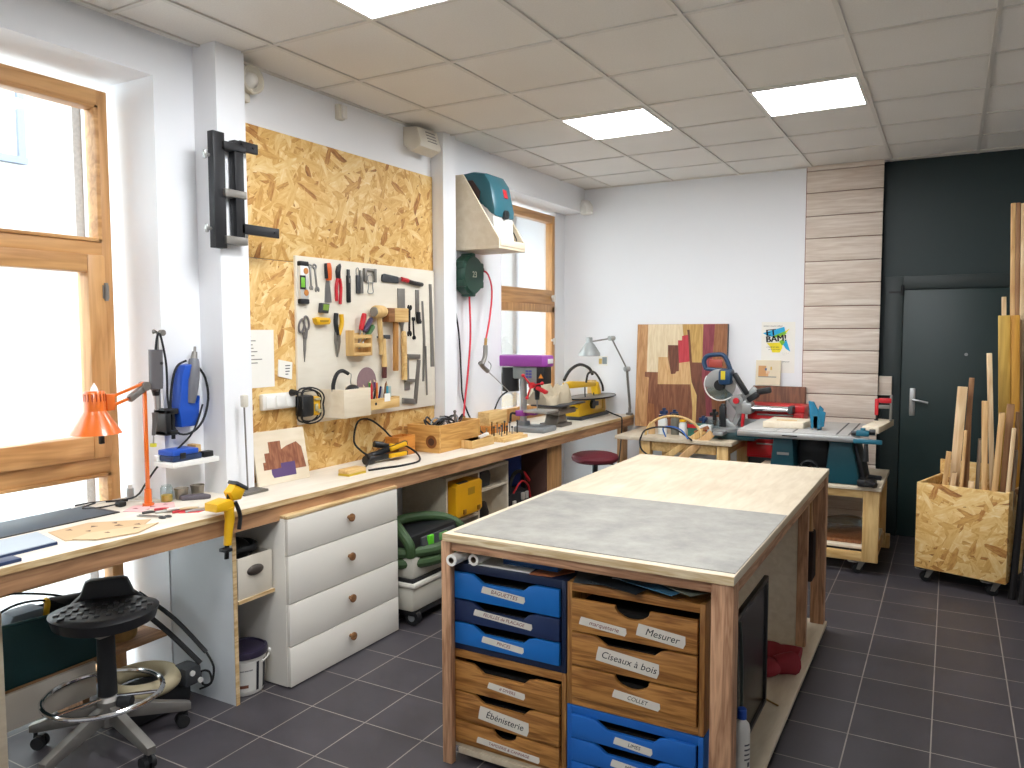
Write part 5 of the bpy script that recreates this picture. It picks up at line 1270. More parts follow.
for pts, lb in (([(-3.08,1.85,.57),(-3.10,1.75,.62),(-3.10,1.60,.67),(-3.10,1.45,.70),(-3.1,1.2,.69)],'topmost black cable arching out of the green crate'),([(-3.05,1.80,.56),(-3.05,1.70,.62),(-3.05,1.58,.64),(-3.05,1.48,.61),(-3.05,1.42,.55)],'middle black cable bowed over the grey case in the green crate'),([(-3.03,1.64,.50),(-3.03,1.56,.53),(-3.03,1.46,.60),(-3.03,1.35,.66),(-3.03,1.2,.70)],'black cable rising to the left picture border from the green crate')):
    solo('power_cable', MB().tube(pts, .005, 6), M['rubber'], lb, 'cable')
wk = pm('#a5824c',.8,0,.3,60,.6)
a = MB().lathe([(.001,.0),(.075,.0),(.08,.01),(.10,.17),(.103,.175),(.097,.175),(.075,.012),(.001,.01)], (-3.10,2.035,.336), 20)
solo('wicker_basket', a, wk, 'small woven basket on the ledge behind the stool column', 'basket')
for o in COL.objects:
    if o not in mark and o.parent is None: o.location += Vector((-.165, .095, -.065))
t = thing('hose_machine', 'black machine with a thick cream hose ring on the floor behind the work stool', 'machine', (-3.0,2.1,0))
obj('machine_base', MB().box(-3.13,-2.90,1.93,2.24,.004,.12,.03), M['black'], t)
a = MB().torus((-3.0,2.06,.155), .125, .034, 36, 12)
obj('hose_ring', a, pm('#b9ac8c',.6,0,.08,30), t)
obj('end_box', MB().box(-2.96,-2.86,2.17,2.26,.10,.19,.02), M['darkgrey'], t)
for p in ((-2.855,2.20,.165),(-2.855,2.24,.12)): obj('button', MB().cyl(p,(p[0]+.008,p[1],p[2]),.012), M['whiteplastic'], t)
solo('tube', MB().tube([(-3.12,2.11,.46),(-3.0,2.19,.33),(-2.86,2.25,.19)], .012, 8), M['black'], 'thicker, lower of two black tubes leaning on the white side panel', 'tube')
t = thing('tube', 'thinner, upper of two black tubes on the white side panel, with a coiled lead', 'tube', (-2.95,2.22,.2))
obj('rod', MB().tube([(-3.12,2.14,.50),(-2.99,2.22,.38),(-2.84,2.265,.24)], .010, 8), M['black'], t)
obj('lead', MB().tube([(-2.84,2.265,.24),(-2.80,2.27,.18),(-2.81,2.265,.11),(-2.86,2.26,.09),(-2.88,2.265,.14),(-2.83,2.27,.15),(-2.82,2.27,.10),(-2.87,2.25,.07)], .005, 6), M['rubber'], t)
a = MB().box(-3.0,-2.93,1.20,1.474,.066,.66,.004); solo('leaning_board', a, M['plyworn'], 'pale board edge standing at the far left under the bench', 'board')

# ---------------------------------------------------------- dust extractor
t = thing('dust_extractor', 'green and grey wheeled dust extractor with a coiled green hose', 'dust extractor', (-2.75,3.68,0))
lgp = pm('#b9b5a8',.45)
obj('lower_tank', MB().box(-2.97,-2.56,3.42,3.93,.085,.235,.03), lgp, t)
obj('tank_lip', MB().box(-2.975,-2.55,3.415,3.935,.225,.255,.012), pm('#d6d2c6',.4), t)
obj('upper_tank', MB().box(-2.96,-2.57,3.43,3.92,.27,.40,.02), lgp, t)
obj('gasket', MB().box(-2.965,-2.565,3.425,3.925,.252,.275,.006), M['black'], t)
obj('motor_head', MB().box(-2.96,-2.58,3.44,3.91,.40,.52,.03), M['black'], t)
obj('control_panel', MB().prism('xz', [(-2.60,.42),(-2.555,.42),(-2.575,.49),(-2.62,.51)], 3.52, 3.86, .006), M['darkgrey'], t)
gr = pm('#5fc42c',.4)
obj('green_latch', MB().box(-2.575,-2.555,3.57,3.62,.425,.495,.006), gr, t)
obj('display', MB().box(-2.568,-2.560,3.68,3.76,.44,.485,.003), pm('#6a9c5a',.4), t)
obj('side_latch', MB().box(-2.56,-2.54,3.86,3.93,.13,.23,.006), gr, t)
hs = pm('#37502c',.6,0,.12,30,.3)
cl = MB()
for k in range(2):
    pts = []
    for j in range(20):
        c = 2*PI*j/20; pts.append((-2.765+.235*math.cos(c), 3.675+.275*math.sin(c), (.355 if k == 0 else .415)+.0*math.sin(c)))
    cl.tube(pts, .031, 10, 2, True)
obj('lower_hose', cl, hs, t)
obj('upper_hose', MB().tube([(-2.60,3.45,.40),(-2.60,3.44,.47),(-2.68,3.46,.535),(-2.77,3.55,.555),(-2.74,3.72,.555),(-2.66,3.86,.53),(-2.58,3.93,.47),(-2.60,3.94,.40)], .029, 10), hs, t)
for (x, y) in ((-2.60,3.47),(-2.60,3.88),(-2.93,3.47),(-2.93,3.88)):
    w_ = obj('wheel', MB().cyl((x,y-.018,.047),(x,y+.018,.047),.045,None,20), M['rubber'], t)
    obj('hub', MB().cyl((x,y-.021,.047),(x,y+.021,.047),.022), M['grey'], w_)
obj('chassis', MB().box(-2.96,-2.57,3.44,3.91,.06,.088,.006), M['black'], t)

# ---------------------------------------------------------- plywood cubby
t = thing('cubby_shelf', 'open plywood cubby unit hanging under the bench', 'shelf', (-2.9,4.4,.3))
for y0 in (4.02,4.40,4.795):
    obj('upright', MB().box(XL+.01,-2.745,y0,y0+.02,.30,.728,.001), M['ply'], t)
obj('top', MB().box(XL+.01,-2.745,4.04,4.40,.708,.728,.001).box(XL+.01,-2.745,4.42,4.795,.708,.728,.001), M['ply'], t)
obj('shelf', MB().box(XL+.01,-2.745,4.42,4.795,.565,.583,.001), M['ply'], t)
obj('bottom', MB().box(XL+.01,-2.745,4.04,4.40,.42,.44,.001), M['ply'], t)
obj('bottom', MB().box(XL+.01,-2.745,4.42,4.795,.30,.318,.001), M['ply'], t)
t = thing('tool_case', 'bright yellow plastic tool case sticking out of the plywood cubby', 'case', (-2.85,4.21,.44))
yc = pm('#e9a912',.4,0,.04)
obj('body', MB().prism('yz', [(4.05,.49),(4.05,.67),(4.08,.688),(4.34,.688),(4.37,.67),(4.37,.49),(4.34,.468),(4.08,.468)], -3.0, -2.69, .012), yc, t)
obj('handle', MB().box(-2.72,-2.695,4.09,4.20,.682,.694,.004), M['black'], t)
a = MB().box(-2.69,-2.688,4.19,4.27,.60,.645); obj('sticker', a, pm('#b98a20',.5), t)
obj('latch', MB().box(-2.69,-2.68,4.13,4.16,.485,.515,.003), pm('#7a5410',.5), t); obj('latch', MB().box(-2.69,-2.68,4.30,4.33,.485,.515,.003), pm('#7a5410',.5), t)
solo('black_case', MB().box(-2.95,-2.76,4.05,4.38,.441,.462,.004), M['black'], 'flat black case lying under the yellow tool case', 'case')
solo('black_case', MB().prism('yz', [(4.44,.59),(4.43,.66),(4.47,.695),(4.58,.695),(4.60,.66),(4.58,.59)], -2.98,-2.76,.01), M['darkgrey'], 'dark grey case on the upper right cubby shelf', 'case')
a = MB().prism('yz', [(4.44,.32),(4.44,.44),(4.49,.49),(4.56,.48),(4.60,.40),(4.58,.32)], -2.95,-2.77,.02); solo('power_tool', a, M['black'], 'black machine in the lower right cubby compartment', 'machine')
# dark things beyond the cubby
solo('blue_board', MB().box(-3.05,-2.87,5.222,5.238,.003,.78,.002), pm('#3d55a8',.5), 'blue board standing under the bench beyond the cubby beside the dark brown one', 'board')
t = thing('tool_bag', 'black tool bag with red and blue leads under the bench beside the middle leg', 'bag', (-2.9,5.05,0))
obj('bag', MB().box(-3.05,-2.76,4.84,5.20,.002,.47,.05), pm('#1e1b1e',.8,0,.2,20,.3), t)
obj('strap', MB().tube([(-2.80,4.90,.46),(-2.78,4.95,.60),(-2.78,5.08,.60),(-2.80,5.16,.46)], .014, 8), M['rubber'], t)
obj('red_lead', MB().tube([(-2.78,4.95,.46),(-2.76,5.03,.54),(-2.75,5.12,.50),(-2.75,5.16,.40)], .007, 6).bar((-2.78,5.10,.60),(-2.77,5.18,.52),.02,.02,.004), M['red'], t)
a = MB()
for k,(y,z) in enumerate(((4.90,.36),(5.03,.40),(5.09,.40))): a.box(-2.762,-2.745,y,y+.035,z,z+.055,.004)
obj('white_tag', a, pm('#c9c2b8',.6), t)
solo('brown_board', MB().box(-2.865,-2.65,5.225,5.245,.002,.786,.002), pm('#4a2e24',.6), 'dark brown board standing upright just before the middle bench leg', 'board')

# red stool at the far end
t = thing('round_stool', 'round stool with a dark red padded seat near the far window', 'stool', (-2.58,6.0,0))
obj('seat', MB().lathe([(.001,.565),(.16,.555),(.192,.572),(.20,.595),(.19,.618),(.15,.632),(.001,.636)], (-2.58,6.0,0), 32), pm('#6b1f2a',.7,0,.08,30,.2), t)
obj('seat_plate', MB().box(-2.66,-2.50,5.92,6.08,.545,.562,.005), M['black'], t)
obj('lever', MB().tube([(-2.55,6.0,.55),(-2.45,6.03,.545),(-2.40,6.05,.53)], .007, 6), M['black'], t)
obj('column', MB().cyl((-2.58,6.0,.10),(-2.58,6.0,.55),.024), M['black'], t)
for k in range(5):
    c = .3+k*2*PI/5; e_ = (-2.58+.25*math.cos(c),6.0+.25*math.sin(c),.065)
    lg_ = obj('leg', MB().bar((-2.58,6.0,.10),e_,.035,.028,.006), M['black'], t)
    obj('caster', MB().cyl((e_[0]-.015,e_[1],.027),(e_[0]+.015,e_[1],.027),.026), M['rubber'], lg_)
# ================================================================ ISLAND BENCH
IX0, IX1, IY0, IY1, IZ = -1.647, -.56, 2.387, 4.54, .90
t = thing('island_bench', 'large central workbench on fir posts with a grey metal plate on top', 'workbench', (-1.1, 3.46, 0))
obj('worktop', MB().box(IX0, IX1, IY0, IY1, IZ-.03, IZ, .002), M['plyworn'], t)
a = MB().box(IX0, IX1, IY0-.003, IY0, IZ-.029, IZ-.001); obj('front_edge', a, M['plyedgex'], t)
L_ = .07
for x, y in ((IX0-.012, IY0+.005), (IX1-.002-L_, IY0+.005), (IX0-.012, IY1-.01-L_), (IX1-.002-L_, IY1-.01-L_)):
    obj('leg', MB().box(x, x+L_-(.028 if x < -1 else 0), y, y+(.03 if x < -1 and y < 3 else L_), .0, IZ-.031, .003), M['oregonz'], t)
for y0 in (IY0+.012, IY1-.05):
    obj('cross_rail', MB().box(IX0+.03, IX1-.004-L_, y0, y0+.038, IZ-.066, IZ-.031, .003), M['oregonx'], t)
for x0 in (IX1-.05, IX0+.012):
    obj('side_rail', MB().box(x0, x0+.038, IY0+.008+L_, IY1-.012-L_, IZ-.085, IZ-.031, .003), M['oregony'], t)
def plate_mat():
    m, nt, b = newmat('scuffed_metal_plate')
    tc = nt.nodes.new('ShaderNodeTexCoord'); n1 = nt.nodes.new('ShaderNodeTexNoise'); n1.inputs['Scale'].default_value = 7; n1.inputs['Detail'].default_value = 9; n1.inputs['Roughness'].default_value = .7
    L(nt, tc.outputs['Object'], n1.inputs['Vector'])
    cr = nt.nodes.new('ShaderNodeValToRGB'); e = cr.color_ramp.elements; e[0].position = .3; e[0].color = hexc('#7f7d77'); e[1].position = .72; e[1].color = hexc('#a9a69d')
    L(nt, n1.outputs['Fac'], cr.inputs['Fac']); L(nt, cr.outputs['Color'], b.inputs['Base Color'])
    b.inputs['Metallic'].default_value = .25; 
    rr_ = nt.nodes.new('ShaderNodeMapRange'); rr_.inputs[3].default_value = .42; rr_.inputs[4].default_value = .65; L(nt, n1.outputs['Fac'], rr_.inputs[0]); L(nt, rr_.outputs[0], b.inputs['Roughness'])
    return m
obj('metal_plate', MB().box(IX0+.03, IX1-.004, IY0+.03, IY0+.905, IZ, IZ+.003), plate_mat(), t)
obj('plinth', MB().box(-1.635, -.66, IY0+.055, 2.88, .0505, .0695, .002), M['plyworn'], t)
obj('shelf', MB().box(IX0+.03, IX1+.01, IY0+.05, IY1-.012, .026, .05, .002), M['plyworn'], t)
obj('partition', MB().box(-1.56, -.645, 4.09, 4.11, .05, IZ-.031, .002), M['plyworn'], t)
obj('partition_post', MB().box(-.645, -.597, 4.085, 4.125, .05, IZ-.031, .003), M['oregonz'], t)

# ---- drawer units
mark = set(COL.objects)
TAPE = pm('#d6cfc2', .8, 0, .05, 40); INKR = pm('#7a3038', .8); INKB = pm('#1c1b1d', .8)
YF = 2.498
def tape(d, x0, z0, x1, z1, h, txt, size, ink, torn=.006):
    """strip of paper tape with handwriting; both ends torn"""
    ang = math.atan2(z1-z0, x1-x0); l_ = math.hypot(x1-x0, z1-z0)
    a = MB(); a.T = onback((x0+x1)/2, YF-.0125, (z0+z1)/2) @ Matrix.Rotation(ang, 4, 'Z')
    a.prism('xy', [(-l_/2,-h/2),(l_/2-torn,-h/2),(l_/2,-h*.1),(l_/2-torn*.5,h/2),(-l_/2+torn,h/2),(-l_/2+torn*.3,0)], 0, .0008)
    a.m = 1; a.text(txt, size, Matrix.Translation((.004,0,.0008)), .0004, .25)
    obj('paper_tape', a, [TAPE, ink], d)
def drawer_unit(label, x0, x1, z0, z1, car, fronts, cat='drawer unit'):
    t = thing('drawer_unit', label, cat, ((x0+x1)/2, 2.7, z0))
    w_ = .018
    for x in (x0, x1-w_): obj('side', MB().box(x, x+w_, YF, 2.95, z0, z1, .0015), car[1], t)
    obj('top', MB().box(x0+w_, x1-w_, YF, 2.95, z1-.03, z1, .0015), car[0], t)
    obj('bottom', MB().box(x0+w_, x1-w_, YF, 2.95, z0, z0+.03, .0015), car[0], t)
    obj('back', MB().box(x0+w_, x1-w_, 2.94, 2.95, z0+.03, z1-.03), car[0], t)
    for (a0, a1, kind, mat, tapes) in fronts:
        l, r = x0+.022, x1-.022
        W_ = r-l
        if kind == 'wide':
            n0, n1, dp = l+.22*W_, l+.72*W_, .028
            pts = [(l,a0),(r,a0),(r,a1),(n1+.03,a1),(n1,a1-dp*.35),(n1-.02,a1-dp),(n0+.035,a1-dp),(n0+.012,a1-dp*.5),(n0-.012,a1)]
        else:
            c = (l+r)/2; rd = .062 if kind == 'round' else .05
            pts = [(l,a0),(r,a0),(r,a1)]+[(c+rd*math.cos(q*PI/10),a1-.62*rd*math.sin(q*PI/10)) for q in range(11)]
        pts.append((l,a1))
        d = obj('drawer_front', MB().prism('xz', pts, YF-.012, YF+.006, .003), mat, t)
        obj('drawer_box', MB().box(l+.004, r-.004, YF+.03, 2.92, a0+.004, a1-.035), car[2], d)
        for tp in tapes: tape(d, *tp)
    return t
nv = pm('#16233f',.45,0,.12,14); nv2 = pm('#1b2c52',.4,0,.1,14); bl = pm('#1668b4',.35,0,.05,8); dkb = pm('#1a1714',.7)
bl2 = pm('#1a5fae',.38,0,.06,8)
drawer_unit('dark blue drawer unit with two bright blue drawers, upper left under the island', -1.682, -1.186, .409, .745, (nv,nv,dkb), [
    (.612,.712,'wide',bl,[(-1.53,.664,-1.345,.650,.026,'BAGUETTES',.021,INKR)]),
    (.524,.606,'wide',nv2,[(-1.565,.571,-1.315,.556,.024,'FEUILLES de PLACAGE',.018,INKR)]),
    (.436,.518,'wide',bl,[(-1.53,.474,-1.35,.462,.024,'PINCES',.018,INKR)])])
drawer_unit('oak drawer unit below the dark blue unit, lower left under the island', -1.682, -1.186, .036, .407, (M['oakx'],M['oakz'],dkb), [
    (.254,.364,'wide',M['oakx'],[(-1.505,.302,-1.345,.290,.024,'# DIVERS',.017,INKR)]),
    (.138,.248,'wide',M['oakx'],[(-1.545,.188,-1.33,.170,.052,'\u00c9b\u00e9nisterie',.036,INKB)]),
    (.052,.132,'small',M['oakx'],[(-1.555,.078,-1.285,.066,.024,'TAPISSERIE & CANNAGE',.016,INKR)])])
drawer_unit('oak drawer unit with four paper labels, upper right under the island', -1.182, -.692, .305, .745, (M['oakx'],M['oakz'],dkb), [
    (.578,.692,'round',M['oakx'],[(-1.13,.620,-.955,.607,.028,'marqueterie',.022,INKR),(-.92,.628,-.752,.612,.042,'Mesurer',.034,INKB)]),
    (.456,.572,'wide',M['oakx'],[(-1.065,.516,-.84,.496,.05,'Ciseaux \u00e0 bois',.034,INKB)]),
    (.338,.450,'round',M['oakx'],[(-1.005,.388,-.835,.374,.028,'COLLET',.020,INKB)])])
drawer_unit('bright blue drawer unit, lower right under the island', -1.182, -.692, .036, .302, (bl2,bl2,dkb), [
    (.192,.274,'wide',bl2,[(-1.0,.222,-.86,.212,.026,'LIMES',.018,INKB)]),
    (.108,.188,'wide',bl2,[(-1.01,.140,-.85,.130,.026,'M\u00c8CHES',.018,INKB)]),
    (.048,.104,'wide',bl2,[])])
# things lying on the drawer units
for x, lb in ((-1.638,'left of two white paper rolls on top of the dark blue unit'),(-1.568,'right of two white paper rolls on top of the dark blue unit')):
    r_ = .022
    t = thing('paper_roll', lb, 'paper roll', (x,2.65,.746), 0, 'paper rolls')
    y0 = 2.445 if x < -1.6 else 2.49
    zc = .746+r_
    a = MB().lathe([(r_,0),(r_,.40),(.012,.40),(.012,0),(r_,0)], (x,y0,zc), 20, frame((0,0,0),(1,0,0),(0,0,-1),(0,1,0)).to_3x3())
    obj('roll', a, M['paper'], t)
    obj('core', MB().lathe([(.012,.001),(.012,.3),(.0095,.3),(.0095,.001),(.012,.001)], (x,y0,zc), 16, frame((0,0,0),(1,0,0),(0,0,-1),(0,1,0)).to_3x3()), pm('#5c4a3a',.8), t)
a = MB().prism('xy', [(-1.60,2.505),(-1.34,2.51),(-1.36,2.72),(-1.62,2.70)], .7455, .7475); solo('paper_stack', a, M['paper'], 'white sheets lying on the dark blue drawer unit', 'paper')
t = thing('tray', 'flat blue plastic tray behind the white sheets on the dark blue unit', 'tray', (-1.37,2.6,.748))
obj('base', MB().box(-1.48,-1.25,2.56,2.80,.748,.755,.002), pm('#1f4f86',.4), t)
obj('rim', MB().box(-1.48,-1.25,2.56,2.568,.755,.785,.002).box(-1.48,-1.25,2.792,2.80,.755,.785).box(-1.48,-1.472,2.568,2.792,.755,.785).box(-1.258,-1.25,2.568,2.792,.755,.785), pm('#1f4f86',.4), t)
a = MB().prism('xy', [(-1.335,2.50),(-1.25,2.51),(-1.20,2.60),(-1.245,2.70),(-1.33,2.55)], .746, .750); solo('card_piece', a, pm('#a35f38',.7), 'orange brown card corner at the right of the blue tray', 'card')
sh = [((-1.08,2.54),.17,.13,.3,'#3d464b','dark grey plastic sheet fanned at the left on the oak unit'),((-1.0,2.52),.2,.12,-.25,'#202428','black sheet lying across the oak unit'),((-.93,2.60),.22,.15,.15,'#8a9298','pale grey sheet at the back of the fan on the oak unit'),((-.88,2.53),.22,.14,-.35,'#3f6a86','blue grey sheet in the fan on the oak unit'),((-.80,2.54),.22,.10,-.55,'#6f7468','grey green sheet in the fan on the oak unit'),((-.77,2.58),.16,.12,-.2,'#4a5054','dark sheet at the right end of the fan on the oak unit')]
for k, ((x,y),w_,d_,an,c,lb) in enumerate(sh):
    a = MB(); a.T = TR(x, y, .7462+.0075*k+.004, R(2 if k % 2 else -1.5), R(1.5-k*.6), an); a.box(-w_/2,w_/2,-.04,d_,-.0012,.0012)
    solo('plastic_sheet', a, pm(c,.3), lb, 'sheet')
for o in COL.objects:
    if o not in mark and o.parent is None: o.location += Vector((.032, -.064, .034))
mark = set(COL.objects)
# right side of the island: black board, bottle, gloves, brush
t = thing('black_board', 'black framed board standing on the island shelf next to the drawers', 'board', (-.67,3.05,.034))
a = MB().box(-.682,-.662,2.62,3.46,.036,.056,.003).box(-.682,-.662,2.62,3.46,.575,.595,.003).box(-.682,-.662,2.62,2.645,.056,.575,.003).box(-.682,-.662,3.435,3.46,.056,.575,.003)
obj('frame', a, M['black'], t)
obj('sheet', MB().box(-.676,-.670,2.645,3.435,.056,.575), pm('#1b1c1e',.25,0,.3,4), t)
a = MB()
for k in range(3): a.tube([(-.655,2.72+.10*k,.05),(-.648,2.70+.11*k,.25),(-.65,2.78+.07*k,.44),(-.655,2.72+.09*k,.58)], .006, 6)
obj('stored_cord', a, pm('#39433c',.6), t)
bx_, by_ = -.632, 2.86
t = thing('glue_bottle', 'white bottle with blue cap on the island shelf behind the front leg', 'bottle', (bx_,by_,.034))
obj('bottle', MB().lathe([(.001,0),(.028,0),(.030,.005),(.030,.165),(.026,.185),(.014,.2),(.013,.21),(.001,.21)], (bx_,by_,.035), 24), M['whiteplastic'], t)
obj('cap', MB().lathe([(.017,.205),(.017,.238),(.014,.242),(.001,.242)], (bx_,by_,.035), 20), pm('#1a4ba8',.35), t)
def arc(mb, r, z0, z1, a0, a1, n=8):
    vs = []
    for i in range(n+1):
        c = a0+(a1-a0)*i/n; vs += [(bx_+r*math.cos(c),by_+r*math.sin(c),.035+z0),(bx_+r*math.cos(c),by_+r*math.sin(c),.035+z1)]
    return mb.add(vs, [(2*i,2*i+2,2*i+3,2*i+1) for i in range(n)])
a = MB(); arc(a,.0304,.015,.022,-1.8,.6); a.m = 1
for k in range(4): arc(a,.0305,.06+.018*k,.066+.018*k,-1.0,-.1-.1*(k % 2))
arc(a,.0306,.035,.052,-.6,-.2)
obj('bottle_print', a, [pm('#b04a44',.5), pm('#5c5a60',.5)], t)
gl = pm('#8c1a26',.75,0,.15,30,.3)
def glove(cx, cy, an, lb):
    t = thing('work_glove', lb, 'glove', (cx,cy,.034), 0, 'red work gloves')
    a = MB(); a.T = TR(cx, cy, .035, 0, 0, an)
    a.sphere((0,0,.045),.06,(1.1,1.25,.7)); 
    a.tube([(0,-.05,.05),(0,-.10,.055),(.01,-.14,.05)], lambda q: .042+.012*q, 12)
    obj('palm', a, gl, t)
    for k in range(4):
        f_ = MB(); f_.T = a.T; x = -.042+.028*k
        f_.tube([(x,.05,.045),(x*1.15,.09,.055),(x*1.25,.125+.012*(1.5-abs(k-1.5)),.035),(x*1.25,.13+.012*(1.5-abs(k-1.5)),.018)], .0145, 10); obj('finger', f_, gl, t)
    f_ = MB(); f_.T = a.T; f_.tube([(.05,-.02,.04),(.085,.02,.04),(.095,.06,.025)], .016, 10); obj('thumb', f_, gl, t)
glove(-.72, 3.72, 2.2, 'front of two dark red work gloves on the island shelf')
glove(-.73, 3.92, 1.2, 'back one of two dark red work gloves on the island shelf')
t = thing('brass_tool', 'thin brass coloured tool lying on the shelf before the gloves', 'tool', (-.66,3.5,.034))
obj('shaft', MB().cyl((-.71,3.50,.041),(-.61,3.44,.040),.004,None,8), M['brass'], t)
obj('handle', MB().cyl((-.71,3.50,.043),(-.745,3.54,.045),.008,None,10), M['brass'], t)
t = thing('hand_brush', 'dark brush hanging by its wooden handle inside the island end', 'brush', (-.64,4.40,.2))
obj('handle', MB().tube([(-.64,4.40,.80),(-.64,4.40,.70),(-.64,4.40,.58)], lambda q: .010+.012*q, 10), M['firz'], t)
obj('bristles', MB().prism('yz', [(4.36,.58),(4.44,.58),(4.46,.32),(4.34,.32)], -.675, -.61, .01), pm('#2a1a14',.9,0,.2,80,.5), t)
obj('hook', MB().tube([(-.64,4.40,.79),(-.64,4.40,.83),(-.635,4.42,.84),(-.63,4.44,.845)], .003, 6), M['steel'], t)
for o in COL.objects:
    if o not in mark and o.parent is None: o.location += Vector((.014, -.07, .016))
# ================================================================ FAR END
# low table for the mitre saw
TX0, TX1, TY0, TY1, TZ = -2.43, -1.46, 6.06, 6.76, .785
t = thing('saw_table', 'low pine table at the back wall carrying the mitre saw', 'table', (-1.95,6.4,0))
obj('top', MB().box(TX0,TX1,TY0,TY1,TZ-.03,TZ,.003), M['plyworn'], t)
for x,y in ((-2.22,TY0+.02),(TX1-.12,TY0+.02),(-2.22,TY1-.10),(TX1-.10,TY1-.10)):
    obj('leg', MB().box(x,x+.09,y,y+.08,0,TZ-.031,.003), M['pine'], t)
obj('apron', MB().box(-2.12,TX1-.13,TY0+.035,TY0+.06,TZ-.11,TZ-.031,.002), M['piney'], t)
obj('apron', MB().box(TX1-.07,TX1-.03,TY0+.105,TY1-.105,TZ-.10,TZ-.031,.002), M['piney'], t)

# big marquetry panel leaning on the wall
t = thing('marquetry_panel', 'large marquetry panel of brown, red and cream wood leaning on the white wall', 'panel', (-2.1,6.75,TZ))
PWd, PH = .82, .93
P = frame((-2.505,6.735,TZ+.002),(1,0,0),(.0,.065,.998),(0,-.998,.065))
a = MB(); a.T = P; a.box(0,PWd,0,PH,-.02,0,.001); obj('board', a, wood('panel_brown','#8a5a3a','#a97650','z',1.2), t)
a = MB(); a.T = P; a.box(PWd,PWd+.006,0,PH,-.02,.002); obj('edge_strip', a, M['darkgrey'], t)
def pc(pts, mat, z):
    q = [((x-112)/520*PWd, (730-y)/645*PH) for x,y in pts]
    a = MB(); a.T = P; a.prism('xy', q, 0, z); obj('veneer', a, mat, t)
vw = lambda n,a_,b_,s_=2: wood('veneer_'+n,a_,b_,'z',s_,.5)
tan = vw('tan','#b07d50','#cfa06e'); cream = vw('cream','#d9c39c','#e8d6b4'); olive = vw('olive','#b38a48','#cfa862'); wine = vw('wine','#7d2f3c','#94434a')
redv = vw('red','#b8303c','#c8424a'); choc = vw('chocolate','#5f3626','#7c4a34'); tan2 = vw('honey','#c99a64','#dcb582'); walnutv = vw('walnut','#6e402a','#8f5c40'); brown = vw('brown','#84502f','#a06a42')
pc([(113,86),(176,86),(176,385),(165,385),(165,415),(190,420),(184,729),(113,729)], tan, .0012)
pc([(176,86),(378,86),(385,155),(378,185),(355,185),(355,215),(297,215),(297,290),(243,290),(243,385),(176,385)], cream, .0012)
pc([(378,86),(497,86),(497,320),(440,320),(420,120),(405,120),(408,150),(385,155)], olive, .0012)
pc([(497,86),(562,86),(556,240),(545,420),(560,600),(575,729),(535,729),(520,520),(497,420)], wine, .0014)
pc([(562,86),(628,86),(628,729),(575,729),(560,600),(545,420),(556,240)], brown, .0012)
pc([(355,185),(378,185),(378,158),(412,152),(425,315),(365,325)], redv, .0016)
pc([(297,215),(355,215),(365,325),(365,375),(350,378),(345,392),(320,395)], choc, .0016)
pc([(243,290),(297,290),(320,395),(345,392),(350,378),(365,375),(365,325),(425,315),(435,455),(243,460)], tan2, .0012)
pc([(165,385),(243,385),(243,460),(430,455),(450,600),(452,729),(184,729),(190,420),(165,415)], walnutv, .0012)
pc([(425,315),(440,440),(472,520),(470,729),(452,729),(450,600),(435,455)], vw('straw','#cfa562','#e2c07e'), .0015)
pc([(405,120),(420,120),(440,320),(497,320),(497,420),(520,520),(535,729),(470,729),(472,520),(440,440),(425,315),(412,152)], choc, .0013)
pc([(184,580),(225,585),(240,729),(184,729)], brown, .0015)

# mitre saw
t = thing('mitre_saw', 'dark blue sliding mitre saw with a raised head on the low pine table', 'mitre saw', (-1.55,6.42,TZ))
cs = pm('#a3a5a4',.4,.5,.08,20); bsw = pm('#1e3f5f',.4)
Y = 6.42
obj('base', MB().box(-1.80,-1.32,6.24,6.56,TZ,TZ+.06,.01), pm('#1d3a3e',.45), t)
obj('turntable', MB().cyl((-1.58,6.38,TZ+.06),(-1.58,6.38,TZ+.085),.16,None,28).box(-1.62,-1.54,6.10,6.38,TZ+.045,TZ+.075,.006), cs, t)
obj('fence', MB().box(-1.79,-1.62,6.47,6.49,TZ+.06,TZ+.15,.004).box(-1.54,-1.34,6.47,6.49,TZ+.06,TZ+.15,.004), cs, t)
BCx, BCz = -1.64, 1.215
a = MB().cyl((BCx,Y-.012,BCz),(BCx,Y+.0,BCz),.122,None,40); obj('blade', a, M['steel'], t)
pts = [(BCx+.172*math.cos(R(d)), BCz+.172*math.sin(R(d))) for d in range(-60,215,11)]
a = MB().prism('xz', [(BCx-.03,BCz-.03)]+[(BCx+.13*math.cos(R(d)), BCz+.13*math.sin(R(d))) for d in range(20,200,10)], Y-.03, Y+.05, .006); obj('upper_guard', a, cs, t)
a = MB().prism('xz', [(BCx,BCz)]+[(BCx+.125*math.cos(R(d)), BCz+.125*math.sin(R(d))) for d in range(200,330,10)], Y-.02, Y-.014); obj('lower_guard', a, M['clear'], t)
a = MB().tube([(BCx+.132*math.cos(R(d)),Y-.018,BCz+.132*math.sin(R(d))) for d in range(150,320,10)], .006, 6, 1); obj('guard_rim', a, M['whiteplastic'], t)
a = MB().cyl((BCx-.005,Y-.035,BCz-.005),(BCx-.005,Y-.02,BCz-.005),.045,None,24); obj('arbor', a, M['black'], t)
for k in range(10):
    pass
a = MB().tube([(-1.765,Y,1.335),(-1.785,Y,1.40),(-1.76,Y,1.445),(-1.69,Y,1.46),(-1.625,Y,1.455),(-1.59,Y,1.40),(-1.565,Y,1.335)], .019, 10); a.tube([(-1.765,Y,1.34),(-1.69,Y,1.335),(-1.60,Y,1.33)], .016, 8); obj('handle', a, bsw, t)
obj('trigger', MB().box(-1.74,-1.63,Y-.012,Y+.012,1.355,1.42,.008), pm('#a8463a',.45), t)
a = MB().box(-1.645,-1.54,Y-.09,Y+.06,1.215,1.345,.025); obj('motor', a, bsw, t)
